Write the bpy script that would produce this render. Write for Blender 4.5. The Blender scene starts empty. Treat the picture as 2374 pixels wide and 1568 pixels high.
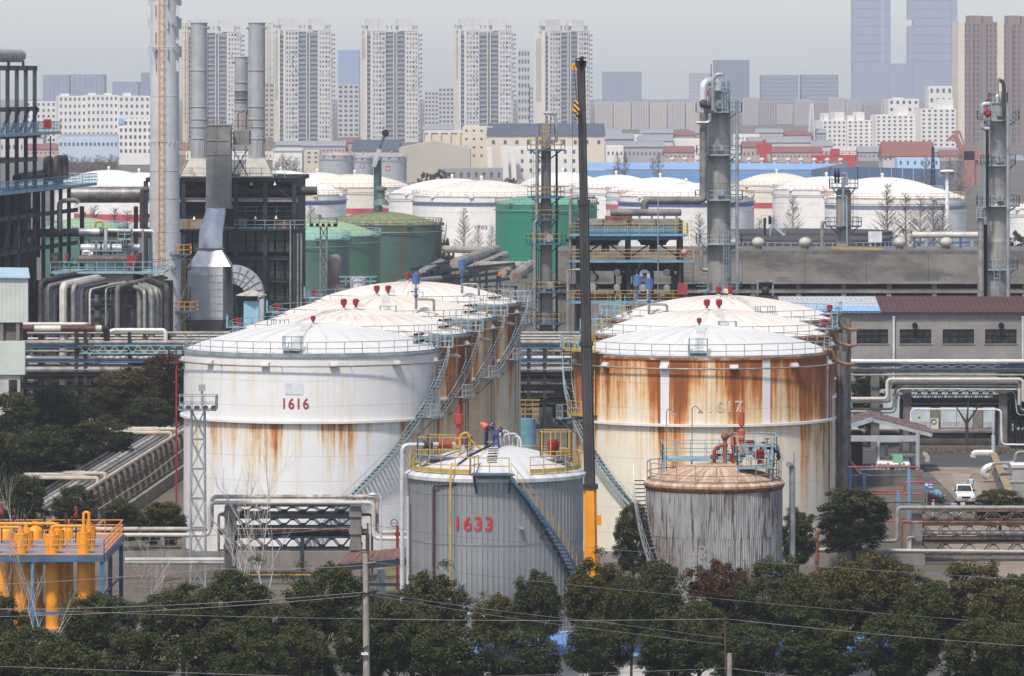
import bpy, bmesh, math, random
from mathutils import Vector, Matrix, noise as mnoise
R = math.radians
pi = math.pi
scene = bpy.context.scene
C = scene.collection

# ------------------------------------------------------------ camera, sky, sun, exposure
cam_d = bpy.data.cameras.new('camera')
cam = bpy.data.objects.new('camera', cam_d); C.objects.link(cam)
cam.location = (0, 0, 40); cam.rotation_euler = (R(90), 0, 0)
cam_d.sensor_width = 36; cam_d.lens = 36 * 5200 / 1024
cam_d.shift_y = -262 / 1024
cam_d.clip_start = 1; cam_d.clip_end = 20000
scene.camera = cam

SUN_EL, SUN_AZ = 56, 204            # azimuth clockwise from +Y (camera looks along +Y)
world = bpy.data.worlds.new('World'); scene.world = world; world.use_nodes = True
wn = world.node_tree; wn.nodes.clear()
wo = wn.nodes.new('ShaderNodeOutputWorld'); wb = wn.nodes.new('ShaderNodeBackground')
sk = wn.nodes.new('ShaderNodeTexSky'); sk.sky_type = 'NISHITA'; sk.sun_disc = False
sk.sun_elevation = R(SUN_EL); sk.sun_rotation = R(SUN_AZ)
sk.air_density = 0.85; sk.dust_density = 1.25; sk.ozone_density = 0.5
wb.inputs['Strength'].default_value = 0.15
wn.links.new(sk.outputs[0], wb.inputs['Color']); wn.links.new(wb.outputs[0], wo.inputs['Surface'])

sun_d = bpy.data.lights.new('sun', 'SUN'); sun_d.energy = 3.2; sun_d.angle = R(5); sun_d.color = (1.0, .92, .82)
sun = bpy.data.objects.new('sun', sun_d); C.objects.link(sun)
sv = Vector((math.sin(R(SUN_AZ)) * math.cos(R(SUN_EL)), math.cos(R(SUN_AZ)) * math.cos(R(SUN_EL)), math.sin(R(SUN_EL))))
sun.rotation_euler = (-sv).to_track_quat('-Z', 'Y').to_euler(); sun.location = (-200, -100, 300)

vs = scene.view_settings
vs.view_transform = 'Standard'; vs.look = 'None'; vs.gamma = 1; vs.exposure = 0.46; vs.use_curve_mapping = False

# ------------------------------------------------------------ helpers
# photograph survey: a point seen at (x, y) in the 2373 px wide survey print and standing at distance Y
K = 12051.
def sc(Y): return Y / K
def X(x, Y): return (x - 1186.5) * Y / K
def Z(y, Y): return 40 - (y - 176) * Y / K
def W(x, y, Y): return Vector((X(x, Y), Y, Z(y, Y)))
def V(*a): return Vector(a)
def at(r, a, z, c=(0, 0)):            # a = angle from the camera side towards +X
    return Vector((c[0] + r * math.sin(a), c[1] - r * math.cos(a), z))

class MB:
    def __init__(s): s.v = []; s.f = []
    def add(s, vs, fs):
        o = len(s.v); s.v += [tuple(p) for p in vs]; s.f += [tuple(i + o for i in f) for f in fs]; return s
    def box(s, x0, x1, y0, y1, z0, z1):
        return s.add([(x0,y0,z0),(x1,y0,z0),(x1,y1,z0),(x0,y1,z0),(x0,y0,z1),(x1,y0,z1),(x1,y1,z1),(x0,y1,z1)],
                     [(0,3,2,1),(4,5,6,7),(0,1,5,4),(1,2,6,5),(2,3,7,6),(3,0,4,7)])
    def cbox(s, c, sx, sy, sz): return s.box(c[0]-sx/2, c[0]+sx/2, c[1]-sy/2, c[1]+sy/2, c[2]-sz/2, c[2]+sz/2)
    def frus(s, x0, x1, y0, y1, z0, X0, X1, Y0, Y1, z1):
        return s.add([(x0,y0,z0),(x1,y0,z0),(x1,y1,z0),(x0,y1,z0),(X0,Y0,z1),(X1,Y0,z1),(X1,Y1,z1),(X0,Y1,z1)],
                     [(0,3,2,1),(4,5,6,7),(0,1,5,4),(1,2,6,5),(2,3,7,6),(3,0,4,7)])
    def bar(s, a, b, w, h=None, up=(0, 0, 1)):
        a = Vector(a); b = Vector(b); h = h or w; t = (b - a)
        if t.length < 1e-6: return s
        t.normalize(); u = Vector(up)
        if abs(t.dot(u)) > .98: u = Vector((0, 1, 0))
        x = t.cross(u).normalized(); y = x.cross(t)
        vs = [p + x * i * w / 2 + y * j * h / 2 for p in (a, b) for i, j in ((-1,-1),(1,-1),(1,1),(-1,1))]
        return s.add(vs, [(0,1,2,3),(7,6,5,4),(0,4,5,1),(1,5,6,2),(2,6,7,3),(3,7,4,0)])
    def ibeam(s, a, b, w, h, t=.03):
        a = Vector(a); b = Vector(b); d = (b - a).normalized(); u = Vector((0, 0, 1))
        if abs(d.dot(u)) > .98: u = Vector((0, 1, 0))
        x = d.cross(u).normalized(); y = x.cross(d)
        s.bar(a + y*(h/2 - t/2), b + y*(h/2 - t/2), w, t, up=u); s.bar(a - y*(h/2 - t/2), b - y*(h/2 - t/2), w, t, up=u)
        return s.bar(a, b, t, h - 2*t, up=u)
    def cyl(s, a, b, r, r2=None, n=12, cap=True):
        return s.tube([a, b], r, n, cap, r2)
    def tube(s, pts, r, n=8, cap=True, r2=None):
        P = [Vector(p) for p in pts]; m = len(P)
        if m < 2: return s
        T = []
        for i in range(m):
            t = (P[min(i+1, m-1)] - P[max(i-1, 0)]);
            T.append(t.normalized() if t.length > 1e-9 else Vector((0,0,1)))
        u = Vector((0,0,1)) if abs(T[0].z) < .9 else Vector((1,0,0))
        x = T[0].cross(u).normalized(); o = len(s.v)
        for i in range(m):
            x = (x - T[i] * x.dot(T[i])).normalized(); y = T[i].cross(x)
            rr = r if r2 is None else r + (r2 - r) * i / (m - 1)
            if isinstance(r, (list, tuple)): rr = r[i]
            for k in range(n):
                a = 2*pi*k/n; s.v.append(tuple(P[i] + (x*math.cos(a) + y*math.sin(a)) * rr))
        for i in range(m-1):
            for k in range(n):
                k2 = (k+1) % n
                s.f.append((o+i*n+k, o+i*n+k2, o+(i+1)*n+k2, o+(i+1)*n+k))
        if cap:
            s.f.append(tuple(o+k for k in reversed(range(n)))); s.f.append(tuple(o+(m-1)*n+k for k in range(n)))
        return s
    def lathe(s, prof, c=(0,0,0), n=48, a0=0., a1=2*pi):
        full = abs(a1 - a0 - 2*pi) < 1e-6; o = len(s.v); m = n if full else n + 1
        for r, z in prof:
            for k in range(m):
                a = a0 + (a1-a0)*k/n
                s.v.append((c[0] + r*math.sin(a), c[1] - r*math.cos(a), c[2] + z))
        for i in range(len(prof)-1):
            for k in range(n):
                k2 = (k+1) % m
                s.f.append((o+i*m+k, o+i*m+k2, o+(i+1)*m+k2, o+(i+1)*m+k))
        return s
    def ring(s, rad, z, r, c=(0,0), n=6, a0=0., a1=2*pi, seg=48):
        pts = [at(rad, a0 + (a1-a0)*k/seg, z, c) for k in range(seg+1)]
        return s.tube(pts, r, n, abs(a1-a0-2*pi) > 1e-6)
    def sph(s, c, r, n=12, m=8, sz=1.):
        return s.lathe([(max(r*math.cos(t), 1e-4), r*sz*math.sin(t)) for t in [-pi/2 + pi*i/m for i in range(m+1)]], c, n)
    def quad(s, *p): return s.add(p, [tuple(range(len(p)))])
    def ladder(s, a, b, w, side, out=None, cage=True, r=.03, step=.45):
        a = Vector(a); b = Vector(b); sd = Vector(side).normalized(); L = (b-a).length; d = (b-a)/L
        s.bar(a + sd*w/2, b + sd*w/2, r*2); s.bar(a - sd*w/2, b - sd*w/2, r*2)
        for i in range(1, int(L/step)):
            p = a + d*step*i; s.bar(p - sd*w/2, p + sd*w/2, r*1.3)
        if cage and out:
            o = Vector(out).normalized(); q = .38
            prof = [sd*w/2, sd*q + o*.3, sd*.3 + o*.65, o*.75, -sd*.3 + o*.65, -sd*q + o*.3, -sd*w/2]
            nn = max(2, int(L/1.1))
            for i in range(nn+1):
                p = a + d*(L*i/nn)
                for j in range(6): s.bar(p + prof[j], p + prof[j+1], r*1.4)
            for j in (1, 3, 5): s.bar(a + prof[j], b + prof[j], r*1.2)
        return s
    def rail(s, pts, h=1.1, sp=1.3, r=.028, mid=(.55,), toe=0, closed=False, up=None):
        P = [Vector(p) for p in pts]
        if closed: P.append(P[0])
        for a, b in zip(P, P[1:]):
            for hh in (h,) + tuple(mid): s.bar(a + V(0,0,hh), b + V(0,0,hh), 2*r)
            if toe: s.bar(a + V(0,0,toe/2), b + V(0,0,toe/2), r, toe)
            L = (b-a).length; n = max(1, round(L/sp))
            for i in range(n + 1):
                p = a.lerp(b, i/n); s.bar(p, p + V(0,0,h), 2*r)
        return s
    def mesh(s, name, ang=32):
        me = bpy.data.meshes.new(name); me.from_pydata(s.v, [], s.f); me.validate(); me.update()
        bm = bmesh.new(); bm.from_mesh(me); bmesh.ops.recalc_face_normals(bm, faces=bm.faces); bm.to_mesh(me); bm.free()
        if ang: me.shade_smooth(); me.set_sharp_from_angle(angle=R(ang))
        return me

def fil(pts, r, n=4):
    P = [Vector(p) for p in pts]; out = [P[0]]
    for i in range(1, len(P)-1):
        a, b, c = P[i-1], P[i], P[i+1]
        d1 = a-b; d2 = c-b; q = min(r, d1.length*.48, d2.length*.48)
        p1 = b + d1.normalized()*q; p2 = b + d2.normalized()*q
        for k in range(n+1):
            t = k/n; out.append(p1*(1-t)**2 + b*2*t*(1-t) + p2*t*t)
    out.append(P[-1]); return out

LOC = {}
def setmat(me, m):
    if m is not None and not me.materials: me.materials.append(m)
def tag(o, label, cat, group=None):
    o['label'] = label; o['category'] = cat
    if group: o['group'] = group
    return o
def thing(name, label, cat, loc=(0,0,0), group=None, rz=0):
    o = bpy.data.objects.new(name, None); C.objects.link(o); o.location = loc; o.rotation_euler = (0,0,rz)
    o.empty_display_size = .5; LOC[o.name] = Vector(loc); return tag(o, label, cat, group)
def part(name, mb, m, parent, local=False, label=None, ang=32):
    me = mb.mesh(name, ang) if isinstance(mb, MB) else mb
    setmat(me, m); o = bpy.data.objects.new(name, me); C.objects.link(o); o.parent = parent
    if not local: o.matrix_parent_inverse = Matrix.Translation(-LOC.get(parent.name, V(0,0,0)))
    if label: o['label'] = label
    return o
def inst(name, me, parent, loc=(0,0,0), rot=(0,0,0), scl=(1,1,1), m=None):
    setmat(me, m); o = bpy.data.objects.new(name, me); C.objects.link(o); o.parent = parent
    o.location = loc; o.rotation_euler = rot; o.scale = scl; return o
def single(name, mb, m, label, cat, group=None, ang=32):
    xs = [p[0] for p in mb.v]; ys = [p[1] for p in mb.v]; zs = [p[2] for p in mb.v]
    b = V((min(xs)+max(xs))/2, (min(ys)+max(ys))/2, min(zs))
    mb.v = [(p[0]-b.x, p[1]-b.y, p[2]-b.z) for p in mb.v]
    me = mb.mesh(name, ang); setmat(me, m); o = bpy.data.objects.new(name, me); C.objects.link(o); o.location = b
    LOC[o.name] = b.copy(); return tag(o, label, cat, group)
def struct(name, mb, m, kind='structure', parent=None, ang=0):
    me = mb.mesh(name, ang); setmat(me, m); o = bpy.data.objects.new(name, me); C.objects.link(o)
    if parent: o.parent = parent
    else: o['kind'] = kind
    return o
def copy_tree(o, parent=None):
    c = o.copy(); C.objects.link(c); c.parent = parent
    for ch in list(o.children): copy_tree(ch, c)
    return c

# ------------------------------------------------------------ materials
MATS = {}
class NT:
    def __init__(s, name):
        s.m = bpy.data.materials.new(name); s.m.use_nodes = True; s.t = s.m.node_tree; s.n = s.t.nodes; s.n.clear()
        s.out = s.n.new('ShaderNodeOutputMaterial'); s.b = s.n.new('ShaderNodeBsdfPrincipled')
        s.L(s.b.outputs[0], s.out.inputs['Surface'])
    def L(s, a, b): s.t.links.new(a, b)
    def put(s, sock, v):
        if isinstance(v, bpy.types.NodeSocket): s.L(v, sock)
        elif isinstance(v, (tuple, list)) and len(v) == 3 and sock.type == 'RGBA': sock.default_value = (*v, 1)
        else: sock.default_value = v
    def set(s, **k):
        for a, v in k.items(): s.put(s.b.inputs[a.replace('_', ' ')], v)
    def obj(s): return s.n.new('ShaderNodeTexCoord').outputs['Object']
    def pos(s): return s.n.new('ShaderNodeNewGeometry').outputs['Position']
    def math(s, op, a, b=None, c=None):
        n = s.n.new('ShaderNodeMath'); n.operation = op
        for i, v in enumerate((a, b, c)):
            if v is not None: s.put(n.inputs[i], v)
        return n.outputs[0]
    def sep(s, v):
        n = s.n.new('ShaderNodeSeparateXYZ'); s.L(v, n.inputs[0]); return n.outputs
    def comb(s, x=0., y=0., z=0.):
        n = s.n.new('ShaderNodeCombineXYZ')
        for i, v in enumerate((x, y, z)): s.put(n.inputs[i], v)
        return n.outputs[0]
    def map(s, v, scale=(1,1,1), loc=(0,0,0)):
        n = s.n.new('ShaderNodeMapping'); s.L(v, n.inputs[0]); n.inputs['Scale'].default_value = scale; n.inputs['Location'].default_value = loc; return n.outputs[0]
    def noise(s, v, scale=1., detail=4., rough=.6):
        n = s.n.new('ShaderNodeTexNoise'); s.L(v, n.inputs['Vector']); n.inputs['Scale'].default_value = scale
        n.inputs['Detail'].default_value = detail; n.inputs['Roughness'].default_value = rough; return n.outputs[0]
    def ss(s, x, lo, hi, a=0., b=1.):
        n = s.n.new('ShaderNodeMapRange'); n.interpolation_type = 'SMOOTHSTEP'
        for i, v in enumerate((x, lo, hi, a, b)): s.put(n.inputs[i], v)
        return n.outputs[0]
    def mix(s, f, a, b, blend='MIX'):
        n = s.n.new('ShaderNodeMix'); n.data_type = 'RGBA'; n.blend_type = blend
        s.put(n.inputs[0], f); s.put(n.inputs[6], a); s.put(n.inputs[7], b); return n.outputs[2]
    def bump(s, h, strength=.3, dist=.02):
        n = s.n.new('ShaderNodeBump'); n.inputs['Strength'].default_value = strength; n.inputs['Distance'].default_value = dist
        s.L(h, n.inputs['Height']); s.L(n.outputs[0], s.b.inputs['Normal'])

def M(name, col, rough=.6, metal=0., var=.14, scl=.6, col2=None, thr=(.55,.75), sc2=(1.2,1.2,.12), amt=.8, spec=.4, bump=0., world=False):
    """paint / metal / concrete with uneven tone (var) and stains of col2 (streaked along sc2)"""
    if name in MATS: return MATS[name]
    t = NT(name); p = t.pos() if world else t.obj()
    n1 = t.noise(p, scl, 6, .65)
    lo = tuple(c*(1-var*1.6) for c in col); hi = tuple(min(1, c*(1+var)) for c in col)
    c = t.mix(t.ss(n1, .3, .7), lo, hi)
    if col2:
        n2 = t.noise(t.map(p, sc2), 1., 6, .65)
        c = t.mix(t.ss(n2, thr[0], thr[1], 0., amt), c, col2)
    t.set(Base_Color=c, Roughness=rough, Metallic=metal, Specular_IOR_Level=spec)
    if bump: t.bump(t.noise(p, scl*8, 5, .7), bump, .05)
    MATS[name] = t.m; return t.m

WHITE  = M('white_paint', (.60,.59,.565), .45, var=.06, col2=(.42,.33,.22), thr=(.62,.85), amt=.5)
FARWH  = M('white_tank_paint', (.70,.675,.63), .5, var=.05, col2=(.62,.52,.38), thr=(.6,.85), amt=.35)
CREAM  = M('cream_paint', (.62,.55,.42), .6, var=.07)
STEEL  = M('galvanised_steel', (.36,.37,.38), .42, .55, var=.2, col2=(.10,.09,.08), thr=(.6,.85), amt=.5)
GREYP  = M('grey_pipe', (.25,.24,.22), .55, .2, var=.22, scl=1.2, col2=(.10,.07,.05), thr=(.55,.75), amt=.7, sc2=(.8,.8,.8))
PALEP  = M('pale_pipe_lagging', (.50,.465,.40), .55, .1, var=.12, scl=.8, col2=(.28,.22,.16), thr=(.58,.78), sc2=(.5,.5,2.), amt=.7)
SILVER = M('aluminium_cladding', (.58,.58,.575), .42, .4, var=.12, scl=.8, col2=(.22,.21,.20), thr=(.6,.8), amt=.5)
DARKP  = M('dark_pipe', (.05,.042,.037), .65, .1, var=.35, scl=1., col2=(.12,.10,.085), thr=(.5,.75), sc2=(.6,.6,.9))
BROWNP = M('brown_pipe', (.075,.03,.022), .6, .1, var=.3)
BLACK  = M('sooty_steel', (.011,.012,.014), .75, .0, var=.35, scl=.5, col2=(.035,.027,.022), thr=(.55,.8), spec=.2)
DSTEEL = M('dark_blue_steel', (.024,.034,.044), .65, .1, var=.25, col2=(.06,.04,.03), thr=(.6,.8), spec=.3)
BLUEST = M('blue_steel', (.055,.12,.20), .55, .1, var=.2, col2=(.09,.06,.05), thr=(.6,.8))
LBLUE  = M('light_blue_rail_paint', (.245,.335,.365), .5, var=.15, col2=(.16,.10,.07), thr=(.6,.8), sc2=(2,2,2))
TEAL   = M('pale_teal_steel', (.22,.36,.40), .55, var=.2, col2=(.10,.07,.05), thr=(.6,.8), sc2=(1,1,1))
GREYTE = M('grey_teal_steel', (.22,.265,.28), .55, var=.2, col2=(.14,.08,.05), thr=(.6,.8), sc2=(1,1,1))
YELLOW = M('yellow_rail_paint', (.45,.29,.05), .5, var=.2, col2=(.14,.07,.03), thr=(.55,.8), sc2=(2,2,2))
ORANGE = M('orange_paint', (.74,.28,.012), .5, var=.14, scl=.9, col2=(.30,.11,.015), thr=(.55,.8), sc2=(2.5,2.5,.25), amt=.6)
LADOR  = M('orange_ladder_paint', (.72,.26,.03), .5, var=.1)
CRANEY = M('crane_yellow', (.78,.32,.02), .4, var=.08, col2=(.16,.09,.04), thr=(.62,.8), amt=.7)
RED    = M('red_paint', (.26,.014,.018), .4, var=.15)
BRED   = M('bright_red_paint', (.40,.045,.035), .45, var=.12)
BLUEP  = M('blue_enamel', (.06,.13,.29), .35, var=.1)
CONC   = M('concrete', (.20,.185,.165), .85, var=.18, scl=.35, col2=(.11,.10,.09), thr=(.5,.72), sc2=(.4,.4,.15), bump=.2)
DCONC  = M('dark_concrete', (.13,.12,.11), .85, var=.25, scl=.5, col2=(.06,.055,.05), thr=(.5,.75))
CBEAM  = M('grey_concrete_post', (.17,.155,.14), .85, var=.2, scl=.8)
RUSTY  = M('rusted_steel', (.16,.065,.03), .8, var=.35, scl=1.5, col2=(.32,.27,.22), thr=(.55,.7), sc2=(.8,.8,.8))
GLASSD = M('dark_glass', (.025,.03,.035), .12, 0, var=.5, scl=1.5, spec=.6)
BLKR   = M('black_rubber', (.02,.02,.02), .7)
INSUL  = M('tower_cladding', (.29,.28,.255), .5, .25, var=.16, scl=.5, col2=(.13,.11,.09), thr=(.5,.78), sc2=(1.6,1.6,.10), amt=.75)
scene.cycles.use_denoising = True
scene.cycles.volume_bounces = 1
scene.cycles.max_bounces = 8
scene.cycles.transparent_max_bounces = 16

# ------------------------------------------------------------ ground
GROUND = M('ground_soil', (.105,.09,.07), .95, var=.25, scl=.05, col2=(.07,.075,.035), thr=(.52,.62), sc2=(.06,.06,.06), world=True)
ASPH = M('asphalt', (.055,.055,.057), .9, var=.2, scl=.4, col2=(.10,.09,.08), thr=(.55,.75), sc2=(.3,.05,1), world=True)
PAVE = M('worn_concrete_paving', (.23,.18,.135), .9, var=.16, scl=.3, col2=(.14,.12,.10), thr=(.52,.75), sc2=(.3,.12,1), world=True)
PAVE2 = M('pale_concrete_paving', (.27,.23,.185), .9, var=.12, scl=.4, world=True)
GRAVEL = M('gravel', (.13,.10,.075), .95, var=.45, scl=3., bump=.5, world=True)
g = MB(); g.quad((-2400,-15,0),(2400,-15,0),(2400,8900,0),(-2400,8900,0)); struct('ground', g, GROUND)
def sheet(name, pts, m, z): return struct(name, MB().quad(*[(x, y, z) for x, y in pts]), m)

# haze: the air of the day, a closed box round camera and scene
hz = MB().box(-2450, 2450, -30, 8950, -1, 205)
hm = NT('haze_air'); hm.n.remove(hm.b)
pv = hm.n.new('ShaderNodeVolumePrincipled'); hm.L(pv.outputs[0], hm.out.inputs['Volume'])
pv.inputs['Color'].default_value = (.93, .93, 1.0, 1); pv.inputs['Density'].default_value = 0.85e-4; pv.inputs['Anisotropy'].default_value = .1
ho = struct('haze', hz, hm.m, kind='stuff'); ho['label'] = 'pale grey haze hanging over the plant and city'; ho['category'] = 'haze'

# ------------------------------------------------------------ big storage tanks
def tank_mat(name, base, ring, H, RR, up, lo, seed, stripes=None, tint=(.58,.38,.16), rust=(.40,.12,.018), side=None):
    """painted shell: rust runs from the rim (up = gain, reach m) and from the girder (lo = gain, reach m)"""
    t = NT(name); o = t.obj(); x, y, z = t.sep(o)
    u = t.math('MULTIPLY', t.math('ARCTAN2', x, t.math('MULTIPLY', y, -1.)), RR)
    wide = t.noise(t.comb(t.math('MULTIPLY', u, .22), t.math('MULTIPLY', z, .03), seed), 1., 3, .5)
    st = t.noise(t.comb(t.math('MULTIPLY', u, 1.1), t.math('MULTIPLY', z, .05), seed + 3.3), 1., 5, .62)
    fine = t.noise(t.comb(t.math('MULTIPLY', u, 5.), t.math('MULTIPLY', z, .16), seed + 7.1), 1., 5, .7)
    blot = t.noise(t.comb(t.math('MULTIPLY', u, .7), t.math('MULTIPLY', z, .7), seed + 9.), 1., 6, .7)
    pot = t.math('ADD', t.math('ADD', t.math('MULTIPLY', wide, .9), t.math('MULTIPLY', st, 1.1)), t.math('ADD', t.math('MULTIPLY', fine, .55), t.math('MULTIPLY', blot, .3)))   # about 1.42 on average
    pot = t.math('SUBTRACT', pot, 1.42)
    above = t.ss(z, ring + .02, ring + .12)
    d_up = t.math('DIVIDE', t.math('SUBTRACT', H, z), up[1])
    d_lo = t.math('DIVIDE', t.math('SUBTRACT', ring, z), lo[1])
    a_up = t.math('SUBTRACT', t.math('MULTIPLY_ADD', pot, 3.0, up[0]), d_up)
    a_lo = t.math('SUBTRACT', t.math('MULTIPLY_ADD', pot, 3.2, lo[0]), d_lo)
    if side:                                   # rust gathers on the weather side (towards +X)
        w = t.ss(u, side[0], side[1], side[2], side[3]); a_up = t.math('ADD', a_up, w); a_lo = t.math('ADD', a_lo, t.math('MULTIPLY', w, .5))
    mixf = t.n.new('ShaderNodeMix'); t.put(mixf.inputs[0], above); t.L(a_lo, mixf.inputs[2]); t.L(a_up, mixf.inputs[3]); A = mixf.outputs[0]
    c = t.mix(t.ss(blot, .3, .7), tuple(v*.93 for v in base), base)
    c = t.mix(t.ss(t.math('MULTIPLY_ADD', fine, .8, t.math('MULTIPLY', st, .9)), .78, 1.15, 0., .5), c, tint)
    c = t.mix(t.ss(A, -.45, .35, 0., .8), c, tint)
    c = t.mix(t.ss(A, .10, .75, 0., .95), c, rust)
    c = t.mix(t.ss(t.math('MULTIPLY_ADD', fine, .9, A), .95, 1.6, 0., .7), c, (.13,.035,.012))
    if stripes:                                # freshly repainted white bands
        for a in stripes:
            q = t.math('ABSOLUTE', t.math('SUBTRACT', u, a*RR))
            e = t.math('ADD', q, t.math('MULTIPLY', t.math('SUBTRACT', fine, .5), .12))
            m = t.math('MULTIPLY', t.ss(e, .34, .41, 1., 0.), above)
            c = t.mix(t.math('MULTIPLY', m, .93), c, (.66,.655,.65))
    seam = t.math('PINGPONG', t.math('ADD', t.math('MULTIPLY', z, 1.), 0.), 1.05)
    t.set(Base_Color=c, Roughness=t.ss(A, 0., .8, .42, .8), Specular_IOR_Level=.35)
    t.bump(t.noise(t.comb(u, z, seed), .5, 4, .6), .25, .06)
    return t.m

def roof_mat(name, base, stain, amt, seed):
    t = NT(name); o = t.obj(); x, y, z = t.sep(o)
    ang = t.math('ARCTAN2', x, t.math('MULTIPLY', y, -1.)); rad = t.math('SQRT', t.math('ADD', t.math('MULTIPLY', x, x), t.math('MULTIPLY', y, y)))
    n = t.noise(t.comb(t.math('MULTIPLY', ang, 9.), t.math('MULTIPLY', rad, .12), seed), 1., 5, .65)
    b = t.noise(t.map(o, (.35,.35,.35), (seed, 0, 0)), 1., 6, .65)
    c = t.mix(t.ss(b, .3, .7), tuple(v*.86 for v in base), base)
    c = t.mix(t.ss(t.math('MULTIPLY_ADD', b, .35, n), .64, .86, 0., amt), c, stain)
    t.set(Base_Color=c, Roughness=.5, Specular_IOR_Level=.35)
    return t.m

def dome_z(r, Rr, rise):
    q = (Rr*Rr + rise*rise) / (2*rise); return math.sqrt(max(q*q - r*r, 0)) - (q - rise)

def wrap_text(body, h, wfac, RR, ang, zmid, m, name, parent, off=.02):
    cu = bpy.data.curves.new(name, 'FONT'); cu.body = body; cu.size = 1.; cu.resolution_u = 3; cu.align_x = 'CENTER'; cu.space_character = 1.1; cu.offset = .012
    ob = bpy.data.objects.new(name, cu); C.objects.link(ob); dg = bpy.context.evaluated_depsgraph_get()
    me = bpy.data.meshes.new_from_object(ob.evaluated_get(dg)); C.objects.unlink(ob); bpy.data.objects.remove(ob)
    bm = bmesh.new(); bm.from_mesh(me)
    bmesh.ops.triangulate(bm, faces=bm.faces)
    ys = [v.co.y for v in bm.verts]; y0, y1 = min(ys), max(ys); k = h / (y1 - y0)
    for v in bm.verts:
        a = ang + v.co.x * k * wfac / RR; v.co = at(RR + off, a, zmid + (v.co.y - (y0+y1)/2) * k)
    bm.to_mesh(me); bm.free(); me.materials.clear()
    return part(name, me, m, parent, local=True)

def stair(parent, RR, a0, a1, z0, z1, mstr, mtread, wid=.72, side_rail=True, mrail=None):
    """spiral stair hugging the shell: stair > stringer, handrail, treads"""
    n = max(6, int(abs(z1 - z0) / .27)); r0, r1 = RR + .12, RR + .12 + wid
    st = MB()
    seg = 40
    for rr in (r0, r1):
        P = [at(rr, a0 + (a1-a0)*i/seg, z0 + (z1-z0)*i/seg) for i in range(seg+1)]
        for a, b in zip(P, P[1:]): st.bar(a, b, .05, .19)
    s = part('staircase', st, mstr, parent, local=True)
    hr = MB(); P = [at(r1, a0 + (a1-a0)*i/seg, z0 + (z1-z0)*i/seg) for i in range(seg+1)]
    for h in (1.0, .52):
        for a, b in zip(P, P[1:]): hr.bar(a + V(0,0,h), b + V(0,0,h), .036)
    for p in P[::2]: hr.bar(p, p + V(0,0,1.0), .036)
    part('handrail', hr, mrail or mstr, s, local=True)
    tr = MB().box(-.13, .13, 0, wid, -.025, .025).mesh('tread', 0); setmat(tr, mtread)
    for i in range(n):
        f = (i + .5)/n; a = a0 + (a1-a0)*f
        p = at(r0, a, z0 + (z1-z0)*f); inst('tread', tr, s, p, (0, 0, a + pi))
    for f in (.3, .6, .85):
        a = a0 + (a1-a0)*f; z = z0 + (z1-z0)*f
        part('bracket', MB().bar(at(RR, a, z - 1.), at(r1, a, z - .1), .08).bar(at(RR, a, z-.12), at(r1, a, z-.12), .08), mstr, s, local=True)
    return s

def ring_rail(mb, RR, z, a0=0., a1=2*pi, h=1.1, npost=40, r=.03, mid=(.55,), toe=.15):
    for hh in (h,) + mid: mb.ring(RR, z + hh, r, n=4, a0=a0, a1=a1, seg=max(8, npost))
    if toe:
        mb.lathe([(RR, z), (RR, z + toe)], n=max(8, npost), a0=a0, a1=a1)
    for i in range(npost + (0 if abs(a1-a0-2*pi) < 1e-6 else 1)):
        a = a0 + (a1-a0)*i/npost; p = at(RR, a, z); mb.bar(p, p + V(0,0,h), 2*r)
    return mb

def valve(parent, loc, m=None, s=1., hood=0):
    """flanged red breather valve; parts of the tank it is bolted on"""
    m = m or RED
    v = MB().lathe([(.02,0),(.3,0),(.3,.08),(.2,.1),(.2,.35),(.34,.4),(.44,.55),(.47,1.0),(.5,1.02),(.5,1.12),(.40,1.15),(.38,1.3),(.02,1.34)], n=16)
    o = part('breather_valve', v, m, parent, local=True); o.location = loc; o.scale = (s,)*3
    f = MB().lathe([(.25,-.35),(.25,0),(.36,0),(.36,.07),(.02,.07)], n=14)
    q = part('flange', f, WHITE, o, local=True)
    if hood:
        h = MB(); prof = []
        for i in range(7):
            a = pi*i/6; prof.append((.0 + .32*math.cos(a), .62 + .3*math.sin(a)))
        pts0 = [(.3*hood, p[0], p[1]) for p in prof] + [(.3*hood, -.32, .2), (.3*hood, .32, .2)]
        pts1 = [(1.0*hood, p[0], p[1]) for p in prof] + [(1.0*hood, -.32, .2), (1.0*hood, .32, .2)]
        k = len(pts0); h.add(pts0 + pts1, [tuple(range(k)), tuple(range(2*k-1, k-1, -1))] + [(i, (i+1) % k, k + (i+1) % k, k + i) for i in range(k)])
        part('weather_hood', h, M('beige_hood', (.45,.43,.38), .5), o, local=True)
    return o

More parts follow.
